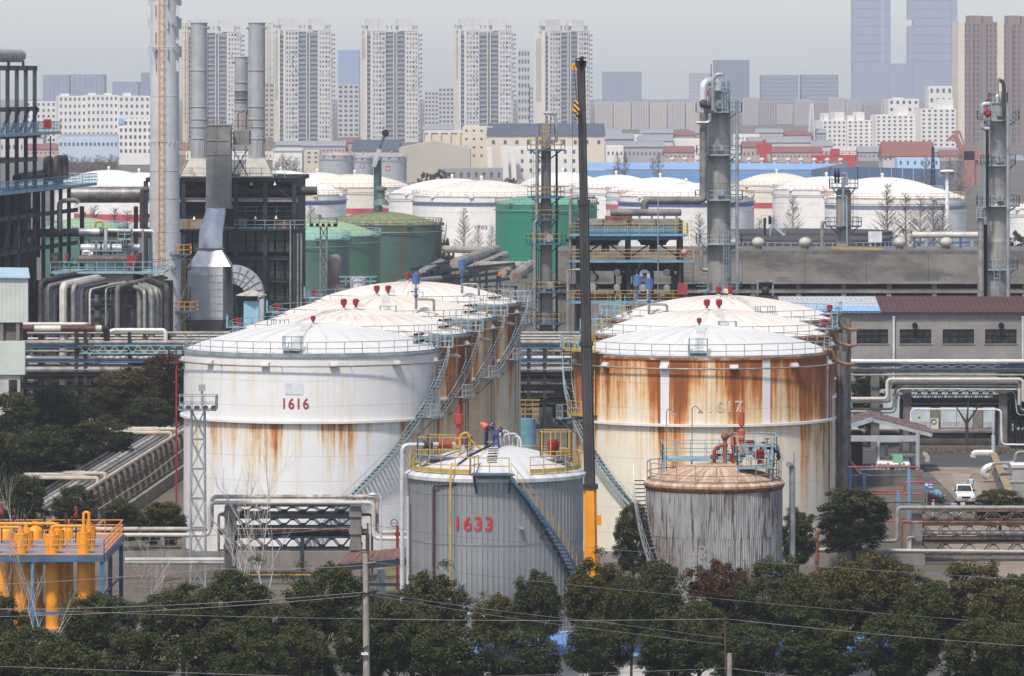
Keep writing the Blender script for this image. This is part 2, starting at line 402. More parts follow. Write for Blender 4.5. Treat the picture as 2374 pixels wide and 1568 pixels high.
VBOX = M('dull_vent_box', (.46,.44,.40), .6, var=.15, scl=2.)
def big_tank(name, label, cx, cy, msh, mrf, RR=10.97, H=16.7, rise=2.2, ring=11.15, stairs=None, group=None, ladder_a=None, rim_m=None, rail_m=None):
    t = thing(name, label, 'storage tank', (cx, cy, 0), group)
    nc = 8
    for i in range(nc):                         # shell courses, each a few mm inside the one below
        z0, z1 = H*i/nc, H*(i+1)/nc - .012; r = RR - .004*i
        part('shell_course', MB().lathe([(r-.03, z0), (r, z0), (r, z1), (r-.03, z1)], n=96), msh, t, local=True)
    g = MB().lathe([(RR, ring-.1), (RR+.32, ring-.08), (RR+.32, ring+.12), (RR, ring+.14)], n=96)
    part('wind_girder', g, WHITE, t, local=True)
    ns = 24; Rf = RR + .04
    sec = MB(); nr = 9
    prof = [(max(Rf*k/nr, .05), H + dome_z(Rf*k/nr, Rf, rise)) for k in range(nr, -1, -1)]
    sec.lathe(prof, n=4, a0=0, a1=2*pi/ns)
    for (ra, za), (rb, zb) in zip(prof, prof[1:]): sec.bar(at(ra, 0, za + .01), at(rb, 0, zb + .01), .055, .05)
    me = sec.mesh('roof_plate'); setmat(me, mrf)
    for i in range(ns): inst('roof_plate', me, t, (0,0,0), (0,0,2*pi*i/ns))
    part('rim_angle', MB().lathe([(RR+.01, H-.16), (RR+.09, H-.16), (RR+.09, H+.02), (RR-.1, H+.05)], n=96), rim_m or GREYTE, t, local=True)
    part('railing', ring_rail(MB(), RR - .02, H + .05, npost=44), rail_m or GREYTE, t, local=True)
    part('spray_pipe', MB().ring(RR + .38, H - .85, .075, n=6, seg=72), GREYP, t, local=True)
    for i in range(12):
        a = R(-18.6 + 30*i); b = MB().box(-.36,.36,-.42,.05,-.26,.12)
        b.v = [(x, y*(1 if z < 0 else .3) , z) for x, y, z in b.v]
        o = part('vent_box', b, VBOX, t, local=True); o.location = at(RR, a, H - .62); o.rotation_euler = (0, 0, a)
        part('pipe_bracket', MB().bar(at(RR, a + .13, H-.98), at(RR+.42, a + .13, H-.9), .05), GREYP, t, local=True)
    if ladder_a is not None:                    # roof walkway with crawl steps and a small railed landing
        w = MB(); l = part('roof_ladder', MB().bar(at(RR-.5, ladder_a-.035, H+.35), at(2.6, ladder_a-.14, H+dome_z(2.6,Rf,rise)+.2), .08).bar(at(RR-.5, ladder_a+.035, H+.35), at(2.6, ladder_a+.14, H+dome_z(2.6,Rf,rise)+.2), .08), WHITE, t, local=True)
        tr = MB().box(-.38,.38,-.06,.06,-.02,.02).mesh('rung', 0); setmat(tr, WHITE)
        for i in range(22):
            rr = 2.6 + (RR-3.2)*i/21; inst('rung', tr, l, at(rr, ladder_a, H + dome_z(rr,Rf,rise) + .23), (0,0,ladder_a))
        lp = MB().box(-.75,.75,-.6,.6,.0,.08); lp.rail([(-.75,-.6,.08),(-.75,.6,.08)], sp=.6).rail([(.75,-.6,.08),(.75,.6,.08)], sp=.6).rail([(-.75,-.6,.08),(.75,-.6,.08)], sp=.75)
        for xx in (-.7,.7): lp.bar((xx,-.5,0),(xx,-.5,-.5),.08)
        o = part('roof_landing', lp, LBLUE if rail_m is None else rail_m, t, local=True); o.location = at(RR - .85, ladder_a, H + .42); o.rotation_euler = (0,0,ladder_a)
    if stairs:
        a0, a1, mst = stairs
        stair(t, RR, a0, a1, .2, H + .05, mst, BLACK)
        pf = MB().lathe([(RR-.9, H+.12), (RR+1.1, H+.12), (RR+1.1, H+.2), (RR-.9, H+.2)], n=4, a0=a1-.02, a1=a1+.12)
        ring_rail(pf, RR+1.05, H+.2, a1+.0, a1+.12, npost=3)
        for q in (a1-.02, a1+.12): pf.rail([at(RR-.9,q,H+.2), at(RR+1.05,q,H+.2)], sp=.6)
        part('top_landing', pf, LBLUE, t, local=True)
        zl = 8.6; am = a0 + (a1-a0)*.66; sg = 1 if a1 > a0 else -1; zl = .2 + H*.66
        mp = MB().lathe([(RR+.1, zl), (RR+1.9, zl), (RR+1.9, zl+.1), (RR+.1, zl+.1)], n=3, a0=min(am, am+.11*sg), a1=max(am, am+.11*sg))
        ring_rail(mp, RR+1.86, zl+.1, min(am, am+.11*sg), max(am, am+.11*sg), npost=3)
        mp.rail([at(RR+.85, am+.11*sg, zl+.1), at(RR+1.86, am+.11*sg, zl+.1)], sp=.5)
        mp.bar(at(RR, am+.05*sg, zl-1.5), at(RR+1.8, am+.05*sg, zl-.05), .1)
        part('rest_landing', mp, GREYTE, t, local=True)
    return t

RUSTR = M('rust_rim', (.30,.10,.03), .8, var=.3, scl=.8, col2=(.5,.42,.32), thr=(.5,.7), sc2=(.8,.8,.8))
tm16 = tank_mat('shell_1616', (.68,.675,.665), 11.15, 16.7, 10.97, (-.85, 14.), (.42, 5.0), 1.7, tint=(.60,.45,.24))
tmB = tank_mat('shell_stained_second', (.66,.58,.44), 11.15, 16.7, 10.97, (.65, 9.), (-.1, 8.), 12., side=(4., 14., 0., .55))
tmC = tank_mat('shell_stained_third', (.66,.57,.42), 11.15, 16.7, 10.97, (.45, 9.), (-.1, 9.), 23., side=(4., 14., 0., .5))
tmD = tank_mat('shell_stained_fourth', (.66,.56,.41), 11.15, 16.7, 10.97, (.35, 10.), (0., 9.), 31., side=(4., 14., 0., .5))
tm17 = tank_mat('shell_1617', (.68,.62,.50), 11.15, 16.7, 10.97, (1.12, 6.4), (.15, 8.0), 5.2, stripes=[R(-18.6 + 45.4*k) for k in (-2,-1,0,1,2)], tint=(.60,.36,.14))
tmF = tank_mat('shell_right_second', (.66,.58,.44), 11.15, 16.7, 10.97, (.7, 9.), (-.1, 8.), 44., side=(4., 14., 0., .4))
rf1 = roof_mat('roof_grey_white', (.62,.61,.575), (.42,.36,.28), .5, 2.)
rf2 = roof_mat('roof_cream_white', (.70,.665,.59), (.42,.20,.07), .65, 5.)
rf3 = roof_mat('roof_dusty_white', (.69,.64,.55), (.46,.30,.16), .6, 8.)
rf4 = roof_mat('roof_light_white', (.71,.67,.60), (.45,.27,.12), .5, 11.)
SL, SR = (R(-8), R(84)), (R(-9), R(-99))
t16 = big_tank('storage_tank', 'white domed tank numbered 1616, rust below its middle ring, at left', -17.03, 443.5, tm16, rf1, stairs=(*SL, LBLUE), ladder_a=R(-7))
tB = big_tank('storage_tank', 'orange-stained domed tank directly behind the white tank 1616', -14.6, 471.0, tmB, rf2, stairs=(*SL, GREYTE), ladder_a=R(-38))
tC = big_tank('storage_tank', 'stained domed tank, third back in the left row of four', -12.4, 501.0, tmC, rf3, stairs=(*SL, GREYTE), ladder_a=R(4))
tD = big_tank('storage_tank', 'farthest stained domed tank of the left row, beside the thin column', -10.06, 533.0, tmD, rf4, stairs=(*SL, LBLUE), ladder_a=R(2))
t17 = big_tank('storage_tank', 'heavily rusted tank with white vertical bands, faint number 1617, right of crane', 16.1, 439.7, tm17, rf1, stairs=(*SR, LBLUE), ladder_a=R(-4), rim_m=RUSTR)
tF = big_tank('storage_tank', 'cream domed tank directly behind the rusted tank 1617', 18.17, 470.0, tmF, rf4, stairs=(*SR, LBLUE), ladder_a=R(5), rim_m=RUSTR)
tG = big_tank('storage_tank', 'farthest cream domed tank of the right row, below the tall column', 20.4, 499.5, tmF, rf4, stairs=(*SR, LBLUE), ladder_a=R(20), rim_m=RUSTR)
NUM_RED = M('number_red', (.30,.02,.03), .5); NUM_DRED = M('number_bright_red', (.42,.025,.03), .5); NUM_PALE = M('number_faded', (.58,.47,.33), .6); NUM_DK = M('number_dark_grey', (.10,.10,.12), .6)
wrap_text('1616', .92, .88, 10.97, R(-5.4), 12.75, NUM_RED, 'number', t16)
wrap_text('1615', .92, .88, 10.97, R(48), 13.1, M('number_faded_red', (.40,.16,.10), .6), 'number', tB)
wrap_text('1617', .95, 1.1, 10.97, R(7.5), 12.75, NUM_PALE, 'number', t17)
part('repaint_patch', MB().lathe([(10.985, 13.5), (10.985, 14.45)], n=6, a0=R(-9.7), a1=R(-1.9)), M('grey_patch', (.54,.55,.58), .5), t16, local=True)
for t, q in ((t16, 0), (tB, 1), (tC, 1), (tD, 1), (t17, 0), (tF, 1), (tG, 1)):
    if q:
        for dx, hd in ((-.6, 0), (.5, 1 if t in (tB, tC) else -1 if t in (tG,) else 0)): valve(t, (dx, -1.2, 16.7 + 2.35), RED, .62, hd)
        valve(t, at(10.2, R(-88) if t in (tB, tC, tD) else R(78), 17.3), RED, .62)
        pf = MB().lathe([(9.3,17.2),(11.3,17.2),(11.3,17.28),(9.3,17.28)], n=4, a0=R(-96) if t in (tB,tC,tD) else R(70), a1=R(-80) if t in (tB,tC,tD) else R(88))
        ring_rail(pf, 11.25, 17.28, R(-96) if t in (tB,tC,tD) else R(70), R(-80) if t in (tB,tC,tD) else R(88), npost=4)
        part('valve_platform', pf, TEAL, t, local=True)
    else: valve(t, (.1 if t is t16 else -.3, -.9, 16.7 + 2.3), RED, .45)
# foam chamber pipe drops and level pipes on the right-hand flanks
for t in (t16, tB, tC, tD):
    for a, r in ((70, .06), (74, .035)):
        part('drop_pipe', MB().tube([at(11.12, R(a), .3), at(11.12, R(a), 15.6)], r, 6), GREYP, t, local=True)
    part('foam_pipe', MB().tube(fil([at(10.7, R(88), 16.2), at(12.2, R(88), 16.2), at(12.6, R(97), 16.0)], .5), .14, 8), PALEP, t, local=True)
part('fire_riser', MB().tube(fil([at(11.6, R(-82), .3), at(11.6, R(-82), 15.2), at(11.4, R(-82), 15.9)], .3), .08, 8), RED, t16, local=True)
part('riser_platform', MB().box(-.6,.6,-.6,.6,0,.08).rail([(-.6,-.6,.08),(.6,-.6,.08),(.6,.6,.08),(-.6,.6,.08)], closed=True, sp=.6).bar((0,0,0),(.9,.5,-1),.1), BROWNP, t16, local=True).location = at(11.6, R(-84), 15.6)
for t in (t17, tF, tG):
    part('foam_pipe', MB().tube(fil([at(10.6, R(70), 17.0), at(11.2, R(74), 17.0), at(11.4, R(76), 16.0), at(12.4, R(80), 15.7), at(12.9, R(90), 15.7)], .4), .16, 8), M('rusty_orange_pipe', (.34,.18,.10), .7, var=.3), t, local=True)
    part('drop_pipe', MB().tube([at(11.1, R(71), .3), at(11.1, R(71), 15.4)], .07, 6), BROWNP, t, local=True)
    for a, r in ((97, .26), (104, .22)):
        part('riser_pipe', MB().tube([at(12.1, R(a), .2), at(12.1, R(a), 16.6)], r, 8), M('dull_grey_riser', (.16,.15,.14), .7, var=.3), t, local=True)
# blue actuated valves on risers above the rear roofs
def actuator(parent, loc):
    v = MB().lathe([(.02,0),(.16,0),(.2,.25),(.1,.35),(.1,.7),(.18,.72),(.18,.85),(.06,.9),(.06,1.25),(.36,1.3),(.36,2.25),(.1,2.35),(.02,2.5)], n=12)
    o = part('actuated_valve', v, BLUEP, parent, local=True); o.location = loc
    part('hand_wheel', MB().ring(.26, 0, .03, seg=14, n=5).bar((-.26,0,0),(.26,0,0),.03).bar((0,-.26,0),(0,.26,0),.03), RED, o, local=True).location = (-.25, -.25, .6)
    part('valve_stem', MB().cyl((0,0,-1.1),(0,0,0),.13,n=8).tube(fil([(0,0,-.15),(1.2,0,-.15),(1.7,0,-.2),(1.7,.0,-1.3)],.3),.12,8), GREYP, o, local=True)
for t, p in ((tC, (3.3, -8.2, 19.0)), (tD, (5.0, -6.8, 19.1)), (tG, (-7.4, -6.4, 18.5)), (tG, (-8.3, 3.8, 18.4))): actuator(t, p)
# small railed pipe platforms near the stair heads
def valve_skid(parent, a, m, mr, seed):
    rnd = random.Random(seed); r = MB()
    for i in range(4): p0 = at(9.6 + .5*i, a + .02*i, 16.9); r.bar(p0, p0 + V(0,0,2.1), .06)
    r.rail([at(9.3, a-.06, 17.), at(9.3, a+.18, 17.), at(11, a+.18, 17.)], sp=.9)
    o = part('valve_rack', r, m, parent, local=True)
    for z in (18.1, 17.5):
        part('manifold_pipe', MB().tube(fil([at(9.3, a-.05, z), at(9.6, a+.2, z), at(10.4, a+.25, z), at(10.4, a+.25, 16.8)], .2), .06, 6), mr, o, local=True)
        for k in range(5): part('small_valve', MB().sph(at(9.35 + .06*k, a - .03 + .045*k, z), .13, 8, 5), (BLACK, DARKP, BLACK, RED, GREYP)[(k*2+int(z*10)+seed) % 5], o, local=True)
valve_skid(tB, R(62), GREYTE, GREYP, 1); valve_skid(tC, R(60), GREYTE, YELLOW, 2); valve_skid(tD, R(58), GREYTE, YELLOW, 3)
valve_skid(t16, R(72), LBLUE, GREYP, 4); valve_skid(tF, R(-92), LBLUE, YELLOW, 5); valve_skid(tG, R(-85), LBLUE, YELLOW, 6)
# yellow caged ladder and landings on the left flank of the rusted tank
yl = MB().ladder(at(11.15, R(-57), 10.4), at(11.15, R(-57), 19.2), .5, at(1, R(33), 0), at(1, R(-57), 0), r=.035)
part('caged_ladder', yl, YELLOW, t17, local=True)
for zz, w0, w1 in ((11.6, -73, -55), (17.0, -80, -50)):
    pm = MB().lathe([(10.9, zz), (12.0, zz), (12.0, zz+.12), (10.9, zz+.12)], n=4, a0=R(w0), a1=R(w1)); ring_rail(pm, 11.97, zz+.12, R(w0), R(w1), npost=4)
    part('ladder_landing', pm, YELLOW, t17, local=True)
# bund walls round the tank rows
for nm, x0, x1, lb in (('bund_wall', -33, 4, 'low concrete bund wall in front of the white tank 1616'), ('bund_wall', 3.2, 34, 'low concrete bund wall in front of the rusted tank 1617')):
    single(nm, MB().box(x0, x1 - .2, 425.5, 425.9, 0, 1.1), CONC, lb, 'wall')
# ------------------------------------------------------------ trees
def leaf_mat(name, dark, mid, young_lit, yz=(.55,.95), yamt=.7):
    t = NT(name); o = t.obj(); gi = t.n.new('ShaderNodeNewGeometry'); rnd = gi.outputs['Random Per Island']
    oi = t.n.new('ShaderNodeObjectInfo')
    z = t.sep(o)[2]
    n = t.noise(t.map(o, (.9,.9,.9)), 1., 3, .6)
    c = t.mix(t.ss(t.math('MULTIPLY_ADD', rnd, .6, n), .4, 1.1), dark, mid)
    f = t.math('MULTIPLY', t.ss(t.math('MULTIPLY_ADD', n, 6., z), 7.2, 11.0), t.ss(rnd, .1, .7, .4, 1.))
    c = t.mix(t.math('MULTIPLY', f, yamt), c, young_lit)  # young growth near the top; in dark green also a painted sunlit highlight
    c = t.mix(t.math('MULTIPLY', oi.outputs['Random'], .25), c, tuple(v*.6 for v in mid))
    t.set(Base_Color=c, Roughness=.55, Specular_IOR_Level=.2)
    tr = t.n.new('ShaderNodeBsdfTranslucent'); t.put(tr.inputs['Color'], c)
    mx = t.n.new('ShaderNodeMixShader'); mx.inputs[0].default_value = .12
    t.L(t.b.outputs[0], mx.inputs[1]); t.L(tr.outputs[0], mx.inputs[2]); t.L(mx.outputs[0], t.out.inputs['Surface'])
    return t.m
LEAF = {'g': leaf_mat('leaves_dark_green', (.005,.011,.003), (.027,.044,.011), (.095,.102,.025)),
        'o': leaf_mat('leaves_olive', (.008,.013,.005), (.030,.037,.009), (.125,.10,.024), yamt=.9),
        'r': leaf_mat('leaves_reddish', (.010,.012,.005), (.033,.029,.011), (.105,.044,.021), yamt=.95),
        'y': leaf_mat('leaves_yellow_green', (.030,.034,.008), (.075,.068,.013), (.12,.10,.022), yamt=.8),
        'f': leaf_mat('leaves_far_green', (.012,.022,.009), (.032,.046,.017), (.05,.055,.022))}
BARK = M('bark', (.045,.036,.028), .9, var=.3, scl=2.)
PALEBARK = M('pale_bark', (.42,.40,.36), .85, var=.15, scl=2., col2=(.15,.13,.11), thr=(.55,.7), sc2=(2,2,2))
BROWNTW = M('brown_twigs', (.14,.105,.085), .9, var=.2)

def raw_mesh(name, v, f):
    me = bpy.data.meshes.new(name); me.from_pydata(v, [], f); me.update(); return me
def broadleaf(seed, H, Rc, hb, ncl, nlf, ls):
    rd = random.Random(seed); v = []; f = []; cl = []
    mid = (H+hb)/2; hh = (H-hb)/2
    lob = [(rd.uniform(0, 2*pi), rd.uniform(-.7, .9), rd.uniform(.75, 1.12)) for _ in range(9)]
    for i in range(ncl):
        for _ in range(40):
            d = V(rd.gauss(0,1), rd.gauss(0,1), rd.gauss(0,1)).normalized()
            if d.z > -.93: break
        a = math.atan2(d.y, d.x)
        k = max([q*math.exp(-((math.atan2(math.sin(a-p), math.cos(a-p))/.75)**2 + ((d.z-zz)/.55)**2)) for p, zz, q in lob] + [.74])
        rr = k * (rd.uniform(.78, 1.0) if rd.random() < .75 else rd.uniform(.3, .75))
        c = V(d.x*Rc*rr, d.y*Rc*rr, mid + d.z*hh*rr)
        cl.append((c, rd.uniform(.28, .52) * (Rc/2.8)**.5, d))
    for c, cr, d in cl:
        for _ in range(nlf):
            q = V(rd.gauss(0,1), rd.gauss(0,1), rd.gauss(0,1)+.25).normalized()
            p = c + V(q.x, q.y, q.z*.72) * cr * (rd.random()**.45) * 1.15
            nrm = (q*.6 + V(0,0,.95) + V(rd.gauss(0,.5), rd.gauss(0,.5), rd.gauss(0,.5))).normalized()
            t = nrm.cross(V(rd.gauss(0,1), rd.gauss(0,1), rd.gauss(0,1))).normalized(); b = nrm.cross(t)
            L = ls*rd.uniform(.7, 1.25); w = L*.42; o = len(v)
            v += [tuple(p - t*L*.5), tuple(p + b*w*.5 + nrm*L*.06), tuple(p + t*L*.5 - nrm*L*.08), tuple(p - b*w*.5 + nrm*L*.06)]
            f.append((o, o+1, o+2, o+3))
    crown = raw_mesh('crown', v, f)
    tk = MB(); r0 = H*.018; top = V(rd.uniform(-.3,.3), rd.uniform(-.3,.3), mid)
    tk.tube([(0,0,-.1), (rd.uniform(-.1,.1), rd.uniform(-.1,.1), hb*.6), top*.75, top], [r0*1.15, r0*.9, r0*.7, r0*.4], 7)
    for c, cr, d in rd.sample(cl, min(26, len(cl))):
        s = V(0,0,0).lerp(top, rd.uniform(.45, 1.)); s.z = max(s.z, hb*.55); m_ = s.lerp(c, .5) + V(0,0,-.25)
        tk.tube([s, m_, c], [r0*.38, r0*.24, r0*.08], 5)
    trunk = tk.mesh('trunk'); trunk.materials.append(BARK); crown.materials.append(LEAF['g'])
    return crown, trunk, H, Rc
VAR = [broadleaf(11+i, 9., 2.8 + .2*(i % 3), 2.3 + .4*(i % 3), 185, 100, .215) for i in range(5)]
VARM = [broadleaf(41+i, 9., 2.9, .2, 230, 105, .23) for i in range(3)]
FARV = [broadleaf(71+i, 9., 3.4, 1.2, 70, 90, .36) for i in range(2)]
_ti = 0
def tree(name, label, x, y, H, Rw, kind='g', group=None, far=False):
    global _ti; _ti += 1
    cr, tk, h0, r0 = (FARV[_ti % 2] if far else VAR[_ti % 5] if y < 345 else VARM[_ti % 3])
    t = thing(name, label, 'tree', (x, y, 0), group, rz=(_ti*2.399) % (2*pi))
    s = H/h0; t.scale = ((1.36 if y < 345 else 1.2)*Rw/r0,)*2 + (s*(1.12 if y < 345 else 1.07),)
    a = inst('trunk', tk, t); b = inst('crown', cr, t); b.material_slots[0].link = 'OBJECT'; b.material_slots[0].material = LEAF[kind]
    return t
def treeD(label, x, ytop, Y, Rpx, kind='g', group=None, name='broadleaf_tree', far=False):
    return tree(name, label, X(x, Y), Y, Z(ytop, Y), Rpx*sc(Y), kind, group, far)

FG = 'foreground row of evergreen trees'
for a in [
    ('dark evergreen tree cut by the left edge, before the orange silos', 4, 1388, 322, 60, 'g'),
    ('dark evergreen tree in front of the orange silo platform', 222, 1383, 330, 82, 'g'),
    ('low dark tree at the bottom left corner', 75, 1455, 312, 85, 'g'),
    ('evergreen tree right of the silo platform, left of the bare white tree', 425, 1362, 330, 88, 'g'),
    ('tall dark evergreen tree just left of the bare white tree', 548, 1318, 334, 78, 'g'),
    ('dark tree in the bottom row right of the silos', 330, 1470, 312, 85, 'g'),
    ('dense evergreen tree left of the concrete utility pole', 757, 1318, 333, 92, 'g'),
    ('low green tree below the bare white tree', 640, 1400, 322, 80, 'g'),
    ('low tree at the foot of the utility pole, left side', 700, 1462, 310, 78, 'g'),
    ('evergreen tree right of the utility pole, before the tank 1633', 1000, 1326, 333, 80, 'g'),
    ('low dark tree right of the utility pole foot', 912, 1400, 320, 78, 'g'),
    ('yellow-green tree before the middle of the tank 1633', 1148, 1384, 338, 58, 'y'),
    ('low dark tree under the yellow-green tree', 1040, 1450, 312, 90, 'g'),
    ('small-crowned evergreen tree before the right side of tank 1633', 1247, 1332, 336, 54, 'g'),
    ('evergreen tree in front of the crane foot', 1382, 1297, 338, 72, 'o'),
    ('low dark tree left of the crane, in the bottom row', 1215, 1470, 314, 82, 'g'),
    ('low dark tree in the bottom row before the crane', 1385, 1440, 318, 74, 'g'),
    ('dark evergreen tree before the left edge of the rusty corrugated tank', 1520, 1302, 338, 62, 'g'),
    ('reddish-leaved tree before the rusty corrugated tank', 1672, 1310, 338, 72, 'r'),
    ('low dark tree between the crane and the reddish tree', 1560, 1430, 316, 80, 'g'),
    ('evergreen tree just right of the reddish tree', 1790, 1304, 336, 76, 'g'),
    ('low tree under the reddish tree, by the short concrete pole', 1730, 1450, 314, 84, 'g'),
    ('brown-green wide tree left of the right-hand pipe bridge', 1935, 1318, 334, 82, 'o'),
    ('tallest olive-topped tree before the right-hand pipe bridge', 2035, 1290, 336, 84, 'o'),
    ('low dark tree in the bottom row, third from the right edge', 1900, 1440, 314, 88, 'g'),
    ('broad olive tree before the concrete road at right', 2240, 1312, 336, 90, 'o'),
    ('low dark tree in the bottom row, second from the right edge', 2090, 1430, 314, 92, 'g'),
    ('dark tree cut by the right edge', 2362, 1334, 334, 70, 'g'),
    ('bushy dark tree filling the bottom left beside the silos', 150, 1490, 304, 90, 'g'),
    ('dark tree low between silos and bare white tree', 500, 1440, 316, 84, 'g'),
    ('small dark bush at the bottom, under the tall tree', 590, 1485, 304, 80, 'g'),
    ('tall thin evergreen between the crane tree and the corrugated tank', 1462, 1345, 330, 56, 'g'),
    ('leafy tree under the reddish tree, left side', 1620, 1395, 326, 66, 'g'),
    ('evergreen between the reddish tree and the olive trees', 1860, 1345, 330, 66, 'g'),
    ('leafy tree in the gap between the two olive trees', 2140, 1345, 330, 66, 'g'),
    ('leafy tree left of the right edge tree', 2310, 1370, 326, 70, 'o'),
    ('dark tree cut by the right edge in the bottom row', 2380, 1450, 310, 80, 'g'),
    ('dark tree in the bottom row behind the utility pole', 850, 1425, 322, 70, 'g'),
    ('dark tree low before the left part of tank 1633', 960, 1410, 324, 60, 'g'),
    ('low dark tree in the bottom left corner, nearest the edge', -5, 1470, 305, 80, 'g'),
    ('low dark tree in the bottom right corner', 2275, 1440, 314, 92, 'g')]: treeD(*a, group=FG)
ML = 'trees beside the pipes at left'
for a in [
    ('dark green tree at the left edge below the pale metal building', 28, 890, 505, 68, 'g'),
    ('dark green tree crown left of the olive tree, above the pipes', 135, 880, 525, 82, 'g'),
    ('large olive-crowned tree below the left pipe rack', 285, 838, 555, 92, 'o'),
    ('reddish-brown tree touching the left edge of tank 1616', 380, 802, 572, 66, 'r'),
    ('reddish tree behind the olive tree, under the pipe rack', 335, 806, 590, 52, 'r'),
    ('dark tree by the bend of the pipe run at left', 90, 975, 480, 95, 'g'),
    ('dark tree at the left edge above the sloping pipes', -8, 985, 470, 75, 'g'),
    ('dark green tree in the shade right of the olive tree', 345, 910, 548, 60, 'g'),
    ('tree over the upper end of the sloping pipes', 240, 955, 512, 74, 'g'),
    ('dark tree above the orange silos at far left', 45, 1082, 425, 62, 'g'),
    ('dark tree above the orange silos, right of the pipe bends', 170, 1112, 430, 56, 'g'),
    ('rounded tree under the sloping pipe run, left of two', 282, 1148, 436, 50, 'g'),
    ('rounded tree between the sloping pipes and tank 1616', 378, 1152, 432, 58, 'o')]: treeD(*a, group=ML)
MR = 'trees around the tanks at right'
for a in [
    ('tree squeezed between the crane and the rusty corrugated tank', 1468, 1150, 404, 46, 'g'),
    ('small tree right of the rusty corrugated tank', 1850, 1166, 412, 44, 'g'),
    ('large round tree before the right edge of the rusted tank 1617', 1978, 1115, 422, 90, 'g'),
    ('round tree by the car, cut by the right edge', 2318, 1126, 452, 66, 'o'),
    ('evergreen tree behind the right pipe rack, below the windows', 2010, 822, 560, 40, 'g'),
    ('evergreen tree behind the pipes at the right edge', 2352, 820, 560, 46, 'g')]: treeD(*a, group=MR)

# bare trees
def bare(seed, H, spread, levels=4, r0=.09, nb=(4, 6), up=.6, lean=(0,0), sides=5):
    rd = random.Random(seed); mb = MB()
    def grow(p, d, L, r, lv):
        pts = [p]; q = p.copy(); dd = d.copy()
        for i in range(4):
            dd = (dd + V(rd.gauss(0,.09), rd.gauss(0,.09), rd.gauss(0,.05) + .03)).normalized(); q = q + dd*L/4; pts.append(q.copy())
        mb.tube(pts, [r, r*.85, r*.7, r*.55, r*.35], sides if lv > 1 else 3, cap=False)
        if lv <= 0: return
        for k in range(rd.randint(*nb)):
            s = pts[1].lerp(pts[4], rd.random()*.95) if lv < levels else pts[1].lerp(pts[4], rd.uniform(.1,.95))
            a = rd.uniform(0, 2*pi); o = V(math.cos(a), math.sin(a), up + rd.uniform(-.1,.4))
            grow(s, (dd*.7 + o*spread).normalized(), L*rd.uniform(.45,.65), r*.45, lv-1)
    grow(V(0,0,0), V(lean[0], lean[1], 1).normalized(), H*.7, r0, levels)
    return mb
wt = thing('bare_tree', 'bare white-barked tree with wide thin branches before tank 1616', 'tree', (X(640, 342), 342, 0))
b = bare(5, 14.0, .42, 3, .12, (5, 6), .75, (.07, 0)); part('trunk_and_branches', b, PALEBARK, wt, local=True); wt.scale = (.95, .95, .95)
for i, (x, Y, H, lb) in enumerate([(35, 330, 10.5, 'bare sapling with white branches before the orange silos'), (62, 318, 7.5, 'thin bare sapling low before the orange silos'),
        (342, 352, 7.0, 'small bare tree on the path right of the orange silos'), (520, 380, 7.5, 'thin bare tree beside the lattice light mast')]):
    t = thing('bare_tree', lb, 'tree', (X(x, Y), Y, 0)); part('trunk_and_branches', bare(20+i, H*1.15, .42, 3, .06, (4,5), .7, (.12 if i < 2 else .02, 0)), PALEBARK, t, local=True)
def poplar(seed, H):
    rd = random.Random(seed); mb = MB()
    mb.tube([(0,0,0), (.05,0,H*.5), (0,.05,H)], [.16, .09, .02], 5)
    for i in range(170):
        z = H*(.1 + .86*rd.random()); a = rd.uniform(0, 2*pi); L = (H - z)*.22 + .5; L *= rd.uniform(.6,1.1)
        e = V(math.cos(a)*L, math.sin(a)*L, z + L*.75); mb.bar((0,0,z), e, .03, .03)
        for k in range(3):
            s = V(0,0,z).lerp(e, rd.uniform(.3,.9)); a2 = a + rd.uniform(-.9,.9); l2 = L*.4; mb.bar(s, s + V(math.cos(a2)*l2, math.sin(a2)*l2, l2*.8), .02, .02)
    return mb.mesh('poplar', 0)
POP = [poplar(i, 12.) for i in range(3)]
for m_ in POP: m_.materials.append(BROWNTW)
def bare_far(label, x, ytop, Y, group, dark=False):
    t = thing('bare_tree', label, 'tree', (X(x, Y), Y, 0), group); s = Z(ytop, Y)/12.
    t.scale = (s, s, s); inst('trunk_and_branches', POP[int(x) % 3], t, rot=(0,0,x)); return t
BW = 'bare trees in front of the white tanks'
for a in [('bare conical tree before the white tank with number 1702, left of three', 1075, 480, 1120), ('bare conical tree standing on the number 1702', 1108, 520, 1120), ('bare conical tree at the left edge of the bright green tank', 1140, 520, 1120),
          ('bare conical tree left of the green rusty dome', 720, 470, 1060), ('bare tree between the tall column and the short column, left', 1838, 452, 1050), ('bare tree before the white tank, left of the short column', 1792, 500, 1050),
          ('bare tree right of the tall grey column', 1760, 505, 1050), ('bare tree just left of the tall grey column', 1620, 490, 1050), ('bare tree tallest before the white tank numbered 1704', 2056, 425, 1030), ('bare tree right of the number 1704', 2099, 445, 1030),
          ('bare tree second left of the white floodlight mast', 2133, 450, 1030), ('bare tree left of the white floodlight mast', 2163, 450, 1030), ('bare tree just right of the white floodlight mast', 2185, 470, 1030), ('bare tree left of the red band behind the dark duct', 265, 480, 950), ('bare tree on the red band behind the dark duct', 218, 475, 950), ('bare tree right of the red band behind the dark duct', 295, 485, 950)]: bare_far(*a, BW)
# ------------------------------------------------------------ front tanks
def small_stair(parent, RR, a0, a1, z0, z1, mst, mrail, wid=.75):
    return stair(parent, RR, a0, a1, z0, z1, mst, mst, wid, mrail=mrail)
